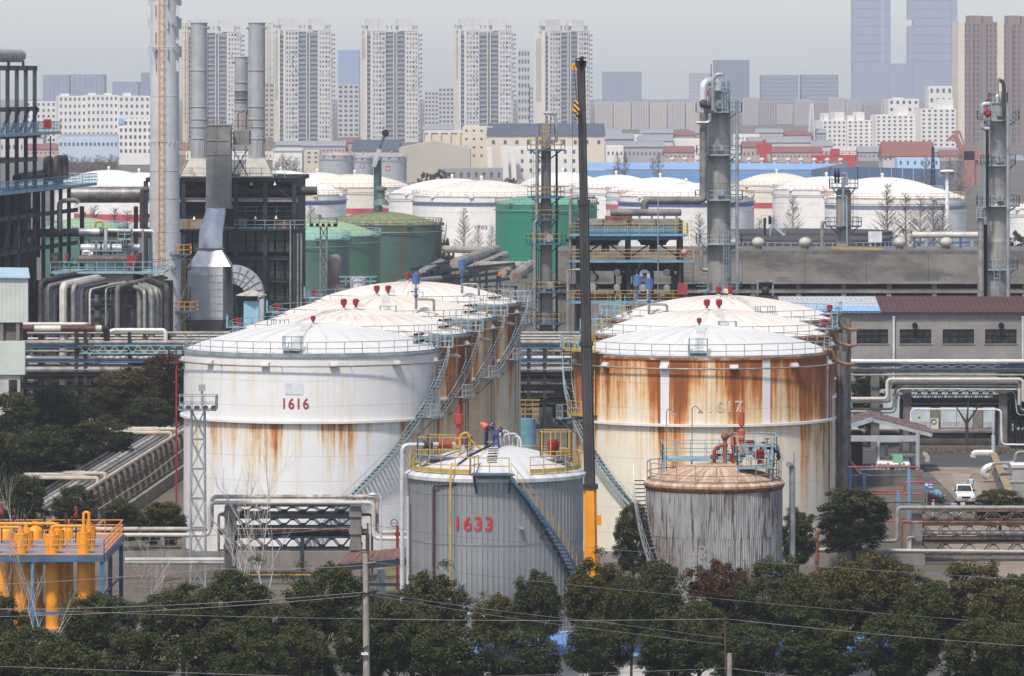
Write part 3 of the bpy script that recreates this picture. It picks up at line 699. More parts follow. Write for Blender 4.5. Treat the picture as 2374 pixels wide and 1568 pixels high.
# tank 1633: ribbed aluminium cladding
cx, cy, RR, H, rise = X(1147.5, 358), 358., 6.0, 12.75, 1.75
t33 = thing('storage_tank', 'grey ribbed-metal tank numbered 1633 with yellow railings, workers on its roof', 'storage tank', (cx, cy, 0))
def clad_mat():
    t = NT('ribbed_aluminium'); o = t.obj(); oi = t.n.new('ShaderNodeObjectInfo'); z = t.sep(o)[2]
    n = t.noise(t.map(o, (2., 2., .18)), 1., 5, .65); b = t.noise(t.map(o, (.5, .5, .3)), 1., 4)
    c = t.mix(t.ss(n, .35, .7), (.28,.285,.29), (.40,.405,.41))
    c = t.mix(t.math('MULTIPLY', oi.outputs['Random'], .35), c, (.22,.22,.225))
    c = t.mix(t.ss(b, .55, .8, 0., .5), c, (.24,.19,.15))
    t.set(Base_Color=c, Roughness=.42, Metallic=.55); return t.m
CLAD = clad_mat()
NP = 104; da = 2*pi/NP
pm = MB()
for (zz0, zz1, ro) in ((0, 4.1, 0), (4.09, 8.3, .006), (8.29, H-.1, .012)):
    q = da*RR; prof = [(-.5, 0), (-.44, .05), (-.36, .05), (-.30, .0), (.5, .0)]
    vs = []
    for zv in (zz0, zz1):
        for u, d in prof: vs.append(at(RR + d + ro, u*da, zv))
    k = len(prof); pm.add(vs, [(i, i+1, k+i+1, k+i) for i in range(k-1)])
pme = pm.mesh('cladding_panel', 20); setmat(pme, CLAD)
for i in range(NP): inst('cladding_panel', pme, t33, (0,0,0), (0,0,i*da))
rs = MB(); prof = [(RR + .22, H-.28), (RR + .24, H-.04), (RR + .1, H + .04)] + [(RR*k/8, H + .04 + dome_z(RR*k/8, RR, rise)) for k in range(7, 0, -1)] + [(.06, H+.04+rise)]
rs.lathe(prof, n=3, a0=0, a1=2*pi/20)
for (ra, za), (rb, zb) in zip(prof[2:], prof[3:]): rs.bar(at(ra, 0, za+.015), at(rb, 0, zb+.015), .05, .05)
rme = rs.mesh('roof_panel'); setmat(rme, roof_mat('roof_grey_metal', (.55,.55,.55), (.28,.27,.25), .6, 3.))
for i in range(20): inst('roof_panel', rme, t33, (0,0,0), (0,0,2*pi*i/20))
part('banding_strap', MB().lathe([(RR+.07, 8.22), (RR+.075, 8.3)], n=80).lathe([(RR+.07, 11.6), (RR+.075, 11.66)], n=80), STEEL, t33, local=True)
rr_ = MB(); ring_rail(rr_, RR-.1, H+.3, R(-72), R(-16), npost=5, r=.032, toe=.28); ring_rail(rr_, RR-.1, H+.3, R(24), R(75), npost=5, r=.032, toe=.28); ring_rail(rr_, RR-.1, H+.3, R(76), R(285), npost=18, r=.03)
part('railing', rr_, YELLOW, t33, local=True)
small_stair(t33, RR, R(9), R(82), H+.1, 2.2, BLUEST, YELLOW, .85)
lp = MB().lathe([(RR-1.5, H+.25), (RR+1.0, H+.25), (RR+1.0, H+.35), (RR-1.5, H+.35)], n=5, a0=R(-14), a1=R(11))
for a in (-12, 9): lp.bar(at(RR+.02, R(a), H-1.0), at(RR+.9, R(a), H+.2), .12); 
part('stair_landing', lp, BLUEST, t33, local=True)
lr = MB().rail([at(RR-1.4,R(-14),H+.35), at(RR+.95,R(-14),H+.35), at(RR+.95,R(8),H+.35)], sp=1.1, r=.032); part('landing_railing', lr, YELLOW, t33, local=True)
# crawl board with slots to the roof centre
cb = part('roof_walkway', MB().quad(at(RR-1.4, R(-9), H+.62), at(RR-1.4, R(3), H+.62), at(1.0, R(12), H+rise+.12), at(1.0, R(-30), H+rise+.12)), M('walkway_white', (.60,.60,.59), .5), t33, local=True)
slot = MB().box(-.34,.34,-.09,.09,-.02,.03).mesh('step_slot', 0); setmat(slot, BLACK)
for i in range(6):
    r_ = 1.7 + .52*i; inst('step_slot', slot, cb, at(r_, R(-3), H + .22 + dome_z(r_, RR, rise)), (0,0,0))
part('hose', MB().tube([at(4.9, R(-32), H+.75), at(3.4, R(-30), H+1.35), at(1.8, R(-24), H+1.75), at(.6, R(-10), H+1.95)], .07, 6), BLKR, t33, local=True)
part('manhole', MB().cyl((-.2,-.2,H+rise-.1), (-.2,-.2,H+rise+.35), .38, n=14).cyl((-.2,-.2,H+rise+.3),(-.2,-.2,H+rise+.38), .48, n=14), STEEL, t33, local=True)
for i, p in enumerate([((.35,.2),(.9,.3)), ((.6,-.2),(1.5,.1)), ((1.2,.3),(1.7,-.1))]):
    (a_, b_), (c_, d_) = p
    part('hose_pipe', MB().tube(fil([(a_,b_,H+rise), (a_,b_,H+rise+1.0-.15*i), (c_,d_,H+rise+1.1-.2*i), (c_+.1,d_,H+rise-.1)], .3), .07, 7), SILVER, t33, local=True)
# nozzle platform, left: yellow rails, red valve
def deck(parent, pts, z, m, rm, thick=.12, h=1.1, sp=.8, opening=None):
    d = MB(); k = len(pts)
    d.add([(x, y, z) for x, y in pts] + [(x, y, z-thick) for x, y in pts], [tuple(range(k)), tuple(range(2*k-1, k-1, -1))] + [(i, (i+1) % k, k+(i+1) % k, k+i) for i in range(k)])
    o = part('platform_deck', d, m, parent, local=True)
    part('platform_railing', MB().rail([(x, y, z) for x, y in pts], h=h, sp=sp, closed=True, r=.03), rm, o, local=True); return o
dk = deck(t33, [(-5.3,-2.2),(-1.9,-2.9),(-1.6,-.6),(-4.6,.4)], H+1.15, BLUEST, YELLOW, h=1.4)
for x_, y_ in ((-5.1,-2.1),(-2.0,-2.7),(-1.8,-.7),(-4.5,.2)): part('platform_leg', MB().bar((x_,y_,H+.1),(x_,y_,H+1.1),.1), BLUEST, t33, local=True)
part('inlet_pipe', MB().tube(fil([(-6.35,-2.3,.4), (-6.35,-2.3,H+2.0), (-4.9,-1.9,H+2.0), (-2.2,-1.2,H+2.0), (-2.2,-1.2,H+1.0)], .45), .16, 10), SILVER, t33, local=True)
part('gate_valve', MB().sph((-4.6,-1.85,H+2.0), .26, 10, 6).cyl((-4.9,-1.93,H+2.0),(-4.78,-1.9,H+2.0),.3,n=12).cyl((-4.42,-1.8,H+2.0),(-4.3,-1.78,H+2.0),.3,n=12).cyl((-4.6,-1.85,H+2.2),(-4.6,-1.85,H+2.7),.08), M('dark_valve', (.05,.05,.055), .5), t33, local=True)
part('control_valve', MB().cyl((-3.9,-1.65,H+2.0),(-3.0,-1.4,H+2.0),.27,n=12).lathe([(.02,0),(.3,0),(.3,.3),(.14,.5),(.14,1.3),(.3,1.35),(.34,1.5),(.34,2.0),(.14,2.05),(.14,2.6),(.02,2.65)], (-2.5,-1.25,H+2.0), 12), M('dull_red_valve', (.33,.05,.035), .5, var=.25), t33, local=True)
part('vent_pipe', MB().tube(fil([(-2.4,-2.2,H+1.2),(-2.4,-2.2,H+2.7),(-1.9,-2.1,H+2.9),(-1.7,-2.0,H+2.3),(-.6,-1.8,H+1.4)],.25),.08,7).tube(fil([(-3.0,-5.98,1.5),(-3.0,-5.98,H+.6),(-2.9,-5.5,H+1.0)],.2),.07,7), YELLOW, t33, local=True)
part('drain_pipe', MB().tube(fil([at(6.25,R(-42),1.),at(6.25,R(-42),H-.6),at(6.1,R(-26),H-.45)],.2),.08,7), BROWNP, t33, local=True)
part('steam_pipe', MB().tube(fil([at(6.35,R(-70),H-1.5), at(6.35,R(-70),4.3), at(6.35,R(-52),4.0), at(6.35,R(-8),3.45), at(6.35,R(6),3.4), at(6.35,R(6),2.2), at(6.35,R(28),2.1), at(6.35,R(60),2.1)], .35), .11, 8), SILVER, t33, local=True)
dk2 = deck(t33, [(3.1,-2.2),(5.2,-2.0),(5.0,.4),(3.3,.3)], H+1.0, BLUEST, YELLOW, h=1.9)
valve(t33, (4.0,-1.0,H+1.15), RED, .9)
for a in (-22, 17, 40): part('shell_lamp', MB().box(-.14,.14,-.4,0,-.06,.06), STEEL, t33, local=True).location = at(RR+.1, R(a), 5.6 if a != 17 else 9.4)
wrap_text('1633', .98, 1.0, RR + .085, R(-14.2), 9.7, NUM_DRED, 'number', t33)

# rusty corrugated tank
cx, cy, RR, H, rise = X(1655, 366), 366., 4.76, 11.55, 1.2
tr_ = thing('storage_tank', 'small tank in rusty corrugated sheet with rusted dome and light blue platforms', 'storage tank', (cx, cy, 0))
def corr_mat():
    t = NT('rusty_corrugated_sheet'); o = t.obj(); oi = t.n.new('ShaderNodeObjectInfo'); rnd = oi.outputs['Random']
    p = t.pos(); n = t.noise(t.map(p, (2.6, 2.6, .35)), 1., 6, .72); n2 = t.noise(t.map(p, (.35,.35,.22), (4,2,0)), 1., 4, .6)
    c = t.mix(t.ss(n, .3, .7), (.22,.22,.213), (.37,.37,.36))
    A = t.math('MULTIPLY_ADD', n2, 1.1, n)
    c = t.mix(t.ss(A, 1.07, 1.24, 0., .85), c, (.10,.042,.028))
    c = t.mix(t.ss(t.noise(t.map(p, (5., 5., .3), (1,1,1)), 1., 4, .6), .54, .64, 0., .88), c, (.05,.036,.028))
    t.set(Base_Color=c, Roughness=.75, Metallic=.2); return t.m
CORR = corr_mat(); ns = 34; nw = 5
rd = random.Random(4); rows = [(0, 2.3), (2.22, 5.1), (5.02, 7.9), (7.82, H-.1)]
for ri, (z0, z1) in enumerate(rows):
    mb = MB(); pr = []
    for k in range(nw*4 + 1):
        u = k/(nw*4); pr.append((u*2*pi/ns, .028*math.sin(u*nw*2*pi) + .008*(ri % 2) + (.012 if k == 0 else 0)))
    m_ = len(pr); mb.add([at(RR + d, a, z0) for a, d in pr] + [at(RR + d, a, z1) for a, d in pr], [(i, i+1, m_+i+1, m_+i) for i in range(m_-1)])
    me = mb.mesh('corrugated_sheet', 60); setmat(me, CORR)
    for i in range(ns):
        o = inst('corrugated_sheet', me, tr_, (0,0,rd.uniform(-.02,.02)), (0,0,2*pi*i/ns + (ri % 2)*.05)); s_ = 1 + rd.uniform(-.002,.003); o.scale = (s_, s_, 1)
RDOME = NT('rusted_dome'); o = RDOME.obj(); x, y, z = RDOME.sep(o)
ang = RDOME.math('ARCTAN2', x, RDOME.math('MULTIPLY', y, -1.)); rad = RDOME.math('SQRT', RDOME.math('ADD', RDOME.math('MULTIPLY', x, x), RDOME.math('MULTIPLY', y, y)))
n = RDOME.noise(RDOME.comb(RDOME.math('MULTIPLY', ang, 8.), RDOME.math('MULTIPLY', rad, .25), 0.), 1., 6, .7); b = RDOME.noise(o, 1.2, 6, .7)
c = RDOME.mix(RDOME.ss(n, .38, .62), (.50,.40,.29), (.27,.13,.065)); c = RDOME.mix(RDOME.ss(RDOME.math('MULTIPLY_ADD', b, .6, RDOME.math('MULTIPLY', rad, -.05)), .15, .42, 0., .8), c, (.46,.33,.21))
c = RDOME.mix(RDOME.ss(RDOME.math('ADD', n, RDOME.math('MULTIPLY', rad, -.12)), .28, .5, 0., .7), c, (.16,.06,.035)); RDOME.set(Base_Color=c, Roughness=.8); RDOME = RDOME.m
rs = MB(); prof = [(RR+.16, H-.34), (RR+.2, H-.1), (RR+.05, H+.02)] + [(RR*k/7, H + .02 + dome_z(RR*k/7, RR, rise)) for k in range(6, 0, -1)] + [(.05, H+.02+rise)]
rs.lathe(prof, n=3, a0=0, a1=2*pi/16)
for (ra, za), (rb, zb) in zip(prof[2:], prof[3:]): rs.bar(at(ra, 0, za+.01), at(rb, 0, zb+.01), .04, .035)
rme = rs.mesh('roof_sheet'); setmat(rme, RDOME)
for i in range(16): inst('roof_sheet', rme, tr_, (0,0,0), (0,0,2*pi*i/16))
part('eaves_band', MB().lathe([(RR+.06, H-.55), (RR+.2, H-.32), (RR+.2, H-.26)], n=64), M('rust_eaves', (.17,.07,.035), .85, var=.4, scl=3.), tr_, local=True)
part('railing', ring_rail(MB(), RR-.05, H+.08, npost=20, r=.032, h=1.25, toe=.12), M('rusty_pale_rail', (.32,.27,.22), .7, var=.3, scl=2., col2=(.15,.06,.03), thr=(.45,.65), sc2=(1,1,1)), tr_, local=True)
stair(tr_, RR, R(-17), R(-92), .3, H+.1, STEEL, BLACK, .8, mrail=STEEL)
stair(tr_, RR, R(-10), R(40), 5.9, .4, STEEL, STEEL, .5)
# linked platform behind with pumps, valves (a frame on the tank)
dk = deck(tr_, [(-3.6,1.2),(1.6,1.2),(1.6,4.6),(-3.6,4.6)], H+1.35, TEAL, LBLUE, h=1.15, sp=1.0)
dk = deck(tr_, [(1.5,-2.8),(4.1,-2.4),(3.9,-.6),(1.6,-.8)], H+1.1, LBLUE, LBLUE, h=1.5, sp=.7)
dk = deck(tr_, [(1.4,-.3),(4.4,-.3),(4.4,3.4),(1.4,3.4)], H+1.9, LBLUE, LBLUE, h=1.2, sp=.8)
for x_, y_ in ((1.6,-2.6),(3.9,-2.3),(3.8,-.7),(1.7,-.8),(4.3,3.2),(1.5,3.2),(-3.5,1.3),(-3.5,4.3)): part('platform_leg', MB().bar((x_,y_,H-.2),(x_,y_,H+2.0),.14), LBLUE, tr_, local=True)
part('tall_actuator', MB().lathe([(.02,0),(.28,0),(.28,.5),(.12,.6),(.12,.9),(.2,.95),(.24,1.9),(.1,2.0),(.1,2.2),(.2,2.25),(.2,3.2),(.02,3.25)], (2.0,1.4,H+1.5), 12), M('orange_red_actuator', (.50,.10,.05), .5, var=.2), tr_, local=True)
part('tall_actuator', MB().lathe([(.02,0),(.25,0),(.25,.5),(.12,.6),(.12,.9),(.2,.95),(.2,1.8),(.02,1.85)], (1.4,1.1,H+1.2), 12), M('orange_red_actuator', (.5,.1,.05), .5), tr_, local=True)
part('relief_valve', MB().tube(fil([(.0,-.2,H+.9),(.0,-.2,H+2.2),(.5,-.2,H+2.5),(.9,.1,H+2.4)],.3),.13,9).cyl((.0,-.2,H+1.5),(.0,-.2,H+1.8),.27,n=12).cyl((.0,-.2,H+1.0),(.0,-.2,H+1.1),.36,n=12), M('rusty_red_valve', (.24,.06,.045), .6, var=.35, scl=2.), tr_, local=True)
part('relief_valve', MB().tube(fil([(.75,0,H+1.1),(.75,0,H+3.0),(1.3,.3,H+3.3)],.3),.16,9).sph((.75,0,H+3.1),.3,10,6), M('rusty_valve', (.26,.13,.09), .7, var=.35, scl=2.), tr_, local=True)
valve(tr_, (3.1,-1.9,H+1.25), RED, .8); valve(tr_, (2.6,.6,H+2.0), RED, .6)
for i in range(9):
    rd2 = random.Random(50+i); x0 = rd2.uniform(-.3, 3.5); y0 = rd2.uniform(-.5, 3); z0 = H + rd2.uniform(1.3, 3.0)
    part('process_pipe', MB().tube(fil([(x0,y0,H+1.2),(x0,y0,z0),(x0+rd2.uniform(.5,1.6),y0+rd2.uniform(-.3,.6),z0),(x0+1.4,y0+.3,H+1.4)],.2),rd2.choice((.05,.08,.1)),7), rd2.choice((STEEL, BLACK, SILVER, LBLUE, DARKP)), tr_, local=True)
    part('hand_wheel', MB().ring(.17, 0, .025, seg=12, n=5).bar((-.17,0,0),(.17,0,0),.025).cyl((0,0,-.4),(0,0,0),.03,n=5), BLACK, tr_, local=True).location = (x0+.3, y0, z0+.4)
for (x_, z_, y_) in ((-3.3, 3.9, 1.6), (-1.5, 4.1, 1.6)):
    part('lamp_post', MB().tube(fil([(x_,y_,H-.5),(x_,y_,H+z_+.9),(x_+.25,y_,H+z_+1.05),(x_+.55,y_,H+z_+.75)],.25),.04,6).lathe([(.05,0),(.22,-.25)],(x_+.6,y_,H+z_+.75),10), M('lamp_brown', (.25,.15,.08), .6), tr_, local=True)
part('downpipe', MB().tube(fil([at(5.2,R(88),H+1.1),at(5.5,R(92),H+1.0),at(5.5,R(92),.3)],.3),.22,9), STEEL, tr_, local=True)
wrap_text('3', .95, .9, RR + .04, R(-11.5), 6.9, M('number_ghost_pink', (.25,.20,.18), .8), 'number', tr_)

# ------------------------------------------------------------ orange silos on a blue frame
Y0, Y1 = 374.5, 391.; zp = Z(1287, Y0)
sf = thing('silo_platform', 'blue steel platform with orange railings carrying the orange silos', 'platform', (X(140, 382), 382, 0))
xl, xr = X(-60, Y0), X(241, Y0); xr2 = X(285, Y1)
part('deck', MB().add([(xl,Y0,zp),(xr,Y0,zp),(xr2,Y1,zp),(xl,Y1,zp),(xl,Y0,zp-.16),(xr,Y0,zp-.16),(xr2,Y1,zp-.16),(xl,Y1,zp-.16)], [(0,1,2,3),(7,6,5,4),(0,4,5,1),(1,5,6,2),(2,6,7,3),(3,7,4,0)]), M('blue_grey_deck', (.18,.21,.26), .6), sf)
part('edge_beam', MB().bar((xl,Y0-.1,zp-.2),(xr,Y0-.1,zp-.2),.16,.5).bar((xr+.1,Y0,zp-.2),(xr2+.1,Y1,zp-.2),.16,.5), BLUEST, sf)
part('railing', MB().rail([(xl,Y0,zp),(xr,Y0,zp),(xr2,Y1,zp),(xl,Y1,zp)], h=1.15, sp=1.3, r=.03, mid=(.4,.78), toe=.12), LADOR, sf)
for x_, Y_ in ((241, Y0), (80, Y0), (100, Y1), (260, 381.), (285, Y1), (-30, Y0)): part('post', MB().bar((X(x_,Y_)-.15,Y_+.1,0),(X(x_,Y_)-.15,Y_+.1,zp-.2),.3), BLUEST, sf)
part('brace', MB().bar((xl,Y0,1.3),(X(150,Y0),Y0,1.3),.14,.2).bar((xr-.1,Y0+.1,2.6),(xr2-.1,Y1,2.4),.12), BLUEST, sf)
SG = 'orange silos on the blue platform'
def silo(lb, x, Y, ytop, wpx, dome=False):
    r = wpx*sc(Y)/2; zt = Z(ytop, Y); t = thing('silo', lb, 'silo', (X(x,Y), Y, 0), SG)
    if dome:
        part('vessel', MB().lathe([(r,0),(r,zt-r*.75)] + [(max(r*math.cos(q),.02), zt-r*.75+r*.75*math.sin(q)) for q in [pi/2*i/7 for i in range(1,8)]], n=28), ORANGE, t, local=True)
        part('nozzle', MB().cyl((0,0,zt-.05),(0,0,zt+.3),.12).cyl((0,0,zt+.25),(0,0,zt+.32),.2), ORANGE, t, local=True)
    else:
        part('vessel', MB().lathe([(r,0),(r,zp+.5),(r*1.04,zp+.5),(r*1.04,zp+.56),(r,zp+.56),(r,zt),(r*1.03,zt),(r*1.03,zt+.1),(.02,zt+.12)], n=28), ORANGE, t, local=True)
        part('top_flange', MB().lathe([(r*.5,zt+.1),(r*.5,zt+.25),(r*.42,zt+.25),(r*.3,zt+.42),(r*.3,zt+.6),(.02,zt+.62)], n=16), ORANGE, t, local=True)
        for k in range(8): part('stiffener', MB().bar(at(r+.02,2*pi*k/8+.2,zp+.55), at(r+.02,2*pi*k/8+.2,zt-.02), .05), ORANGE, t, local=True)
        for k in range(6): part('bolt', MB().cyl(at(r*.4,k,zt+.25), at(r*.4,k,zt+.36), .05, n=6), ORANGE, t, local=True)
    part('base_ring', MB().lathe([(r+.15,0),(r+.15,.12),(r,.14)], n=24), ORANGE, t, local=True)
silo('orange silo at the front left, cut-off top flange, nearest left', 48, 376.3, 1239, 31)
silo('orange silo in the front row, middle of three', 120.5, 376.3, 1242, 31)
silo('orange silo in the front row, nearest the platform corner', 194, 376.3, 1236, 31)
silo('orange silo in the second row behind the corner silo', 207, 381, 1223, 27)
silo('orange silo in the second row behind the middle silo', 133, 381, 1230, 30)
silo('orange silo in the second row behind the left silo', 61, 381, 1233, 30)
silo('domed orange vessel at the back, between left and middle silos', 82, 388.3, 1218, 35, True)
silo('domed orange vessel at the back right', 155, 388.3, 1220, 30, True)
silo('domed orange vessel cut by the left edge', 14, 388.3, 1220, 35, True)
silo('orange silo at the front, cut by the left edge', -22, 376.3, 1240, 31)
PG = 'orange pipes over the silos'
for lb, pts, Y_ in [('orange pipe arching down to the corner silo', [(194,1228),(194,1187),(206,1187),(206,1222)], 378), ('long orange header pipe across the silo tops', [(-20,1213),(131,1213),(131,1230)], 384),
                    ('orange header pipe with risers between middle and corner silos', [(120,1240),(120,1219),(190,1219),(190,1225)], 379), ('low orange pipe leading to the left silo', [(-20,1222),(47,1222),(47,1238)], 378)]:
    single('pipe', MB().tube(fil([W(a, b_, Y_) for a, b_ in pts], .25), .11, 8), ORANGE, lb, 'pipe', PG)
for i, (x_, yt, lb) in enumerate([(4, 1165, 'dark red relief valve stack at the far left over the silos'), (32, 1178, 'dark relief valve stack second from left over the silos'), (58, 1190, 'thin orange riser with valve over the left silo'),
                              (103, 1197, 'small orange riser left of the middle silo'), (153, 1190, 'thin orange riser with dark valve over the middle silo'), (176, 1172, 'tall dark red relief valve behind the corner silo'), (167, 1195, 'short orange twin riser beside the tall relief valve')]):
    Y_ = 385; p = W(x_, 1290, Y_); p.z = zp; zt = Z(yt, Y_); t = thing('riser', lb, 'valve', p)
    part('pipe', MB().cyl(p, V(p.x,p.y,zt-.9), .06, n=7), ORANGE if 'orange' in lb else BROWNP, t)
    part('valve_body', MB().lathe([(.05,0),(.14,.05),(.16,.3),(.06,.4),(.06,.55),(.12,.6),(.1,.85),(.02,.9)], (p.x,p.y,zt-.9), 9), RED if 'red' in lb else BROWNP, t)

# ------------------------------------------------------------ lattice floodlight masts
def mast(name, lb, x, Y, ytop, ybase, wpx, plat, m, lamp_m, cat='light mast', z0=None):
    zt = Z(ytop, Y); zb = 0 if ybase is None else Z(ybase, Y); w = wpx*sc(Y); t = thing(name, lb, cat, (X(x,Y), Y, zb)); H_ = zt - zb
    wt_ = w*.86
    cor = lambda s, f: [V(sx*(w+(wt_-w)*f)/2, sy*(w+(wt_-w)*f)/2, H_*f) for sx, sy in ((-1,-1),(1,-1),(1,1),(-1,1))][s]
    for s in range(4): part('leg', MB().bar(cor(s,0), cor(s,1), .13), m, t, local=True)
    nb = max(3, int(H_/(w*1.7)))
    for i in range(nb):
        b = MB()
        for s in range(4):
            s2 = (s+1) % 4; b.bar(cor(s,i/nb), cor(s2,(i+1)/nb), .07); b.bar(cor(s2,i/nb), cor(s,(i+1)/nb), .07); b.bar(cor(s,(i+1)/nb), cor(s2,(i+1)/nb), .08)
        part('lattice_bay', b, m, t, local=True)
    pw = plat*sc(Y)/2
    dkm = MB().box(-pw,pw,-pw*.8,pw*.8,H_,H_+.08); part('platform', dkm, m, t, local=True)
    part('platform_railing', MB().rail([(-pw,-pw*.8,H_),(pw,-pw*.8,H_),(pw,pw*.8,H_),(-pw,pw*.8,H_)], closed=True, h=1.15, sp=pw*.66, r=.03), m, t, local=True)
    for i in range(5):
        xx = -pw + 2*pw*(i+.5)/5 ; l = MB().lathe([(.06,0),(.12,.1),(.24,.42),(.24,.46)], n=12)
        o = part('floodlight', l, lamp_m, t, local=True); o.location = (xx, -pw*.75, H_+.45); o.rotation_euler = (R(115), 0, R(-20+10*i))
    return t
lm = mast('lattice_mast', 'grey lattice floodlight mast in front of the left edge of tank 1616', 459, 407, 950, None, 35, 86, STEEL, SILVER)
zt = Z(950, 407)
part('antenna_pole', MB().cyl((.3,0,zt),(.3,0,zt+1.9),.09).cyl((.3,0,zt+1.9),(.3,0,zt+3.4),.025).box(.05,.55,-.2,.2,zt+1.5,zt+2.0), M('box_grey', (.3,.3,.3), .5), lm, local=True)
mast('lattice_mast', 'lattice floodlight mast before the green tanks', 750, 700, 525, None, 18, 62, M('mast_grey_brown', (.25,.23,.20), .6, var=.2), BLACK)

# ------------------------------------------------------------ truss pipe bridges in the front
def truss(mb, x0, x1, y, z0, z1, nb, t=.09, flat=False):
    mb.bar((x0,y,z0),(x1,y,z0),t*1.5); mb.bar((x0,y,z1),(x1,y,z1),t*1.5)
    for i in range(nb):
        a = x0+(x1-x0)*i/nb; b_ = x0+(x1-x0)*(i+1)/nb; c_ = (a+b_)/2
        mb.bar((a,y,z1),(c_,y,z0),t); mb.bar((c_,y,z0),(b_,y,z1),t); mb.bar((c_-.25,y-.03,z0+.1),(c_+.25,y-.03,z0+.1),.03,.26); mb.bar((a-.2,y-.03,z1-.1),(a+.2,y-.03,z1-.1),.03,.22)
    return mb
Yb = 412; xa, xb = X(533, Yb), X(824, Yb)
pb = thing('pipe_bridge', 'truss pipe bridge on concrete posts before the foot of tank 1616', 'pipe bridge', ((xa+xb)/2, Yb, 0))
for x_ in (xa, xb):
    for dy in (0, 1.6): part('concrete_post', MB().box(x_-.42, x_+.42, Yb+dy-.3, Yb+dy+.3, 0, Z(1172, Yb)), CBEAM, pb)
    for yy in (1185, 1225, 1262): part('corbel', MB().box(x_-.5, x_+.5, Yb-.45, Yb+2.0, Z(yy+12,Yb), Z(yy,Yb)), CBEAM, pb)
for ya, yb_ in ((1172, 1190), (1200, 1222), (1245, 1272)):
    for dy in (0, 1.5): part('truss', truss(MB(), xa+.4, xb-.4, Yb+dy, Z(yb_,Yb), Z(ya,Yb), 6), DSTEEL, pb)
for yy, r, m_, dy in ((1195,.07,GREYP,.5), (1230,.14,RUSTY,.4), (1237,.1,DARKP,.9), (1240,.12,DARKP,1.3), (1276,.06,RUSTY,.5)):
    part('pipe', MB().cyl((xa-1,Yb+dy,Z(yy,Yb)), (xb+1,Yb+dy,Z(yy,Yb)), r, n=8), m_, pb)
for dz, dy, r in ((0, 0, .17), (.42, .55, .17)):       # the lagged pair that climbs over
    part('lagged_pipe', MB().tube(fil([V(X(150,Yb),Yb-.6+dy,Z(1238,Yb)+dz), V(X(487,Yb)+dz*.3,Yb-.6+dy,Z(1238,Yb)+dz), V(X(487,Yb)+dz*.3,Yb-.6+dy,Z(1163,Yb)+dz), V(X(866,Yb)+dz*.6,Yb-.6+dy,Z(1163,Yb)+dz), V(X(866,Yb)+dz*.6,Yb-.6+dy,Z(1246,Yb)+dz), V(X(960,Yb),Yb-.6+dy,Z(1246,Yb)+dz)], .5), r, 10), PALEP if dy == 0 else M('peeling_lagging', (.42,.38,.33), .7, var=.2, scl=2., col2=(.16,.11,.08), thr=(.5,.62), sc2=(.7,.7,1)), pb)
part('drop_pipe', MB().tube(fil([(xb+.4,Yb,Z(1192,Yb)),(xb+1.3,Yb,Z(1192,Yb)),(xb+1.3,Yb,.2)],.3),.1,8).tube(fil([(xb+.4,Yb,Z(1234,Yb)),(xb+.95,Yb,Z(1234,Yb)),(xb+.95,Yb,.2)],.3),.16,8), DARKP, pb)
part('drop_pipe', MB().tube(fil([(xa-.3,Yb,Z(1190,Yb)),(xa-.9,Yb,Z(1190,Yb)),(xa-.9,Yb,.2)],.3),.1,8), GREYP, pb)
for x_ in (X(700,Yb-1), X(378, Yb), X(423, Yb-2)): part('support_post', MB().box(x_-.16, x_+.16, Yb-.8, Yb-.5, 0, Z(1243,Yb)), DSTEEL if x_ > X(500,Yb) else CBEAM, pb)
single('kerb_beam', MB().box(X(560,409), X(800,409), 408.8, 409.2, .75, 1.05), M('yellow_kerb', (.42,.26,.05), .7, var=.2), 'yellow beam low before the bund wall of tank 1616', 'beam')
for i, (yy, x0, x1, Y_) in enumerate(((1297, 290, 520, 404), (1304, 290, 520, 402), (1268, 290, 420, 408), (1326, 560, 810, 396))):
    single('ground_pipe', MB().cyl(W(x0,yy,Y_), W(x1,yy,Y_), .13 + .05*(i == 0), n=9), (M('pale_grey_duct', (.38,.38,.38), .5), GREYP, DARKP, DARKP)[i], ('pale duct low behind the lattice mast', 'grey pipe just below the pale duct', 'thin dark pipe left of the lattice mast', 'dark pipe low before tank 1616')[i], 'pipe')
# right-hand truss bridge
Yb = 428; xa, xb = X(2125, Yb), X(2480, Yb)
pb = thing('pipe_bridge', 'rusty truss pipe bridge on a concrete post at the lower right', 'pipe bridge', ((xa+xb)/2, Yb, 0))
for x_ in (xa, xb):
    for dy in (0, 1.6): part('concrete_post', MB().box(x_-.42, x_+.42, Yb+dy-.3, Yb+dy+.3, 0, Z(1172, Yb)), CBEAM, pb)
RTR = M('rust_flecked_truss', (.11,.085,.07), .8, var=.4, scl=2., col2=(.20,.09,.05), thr=(.5,.65), sc2=(1.5,1.5,1.5))
for ya, yb_ in ((1184, 1206), (1216, 1248), (1258, 1288)):
    for dy in (0, 1.5): part('truss', truss(MB(), xa+.4, xb-.4, Yb+dy, Z(yb_,Yb), Z(ya,Yb), 6), RTR, pb)
for yy, r, m_, dy in ((1209,.12,GREYP,.5), (1250,.16,DARKP,.4), (1237,.2,M('pale_grey_duct',(.38,.38,.38),.5),1.1), (1254,.13,DARKP,1.2)):
    part('pipe', MB().cyl((xa+.3,Yb+dy,Z(yy,Yb)), (xb+1,Yb+dy,Z(yy,Yb)), r, n=8), m_, pb)
part('top_pipe', MB().tube(fil([W(1820,1253,Yb-.8), W(2080,1253,Yb-.8), W(2080,1176,Yb-.8), W(2480,1176,Yb-.8)], .35), .17, 9), GREYP, pb)
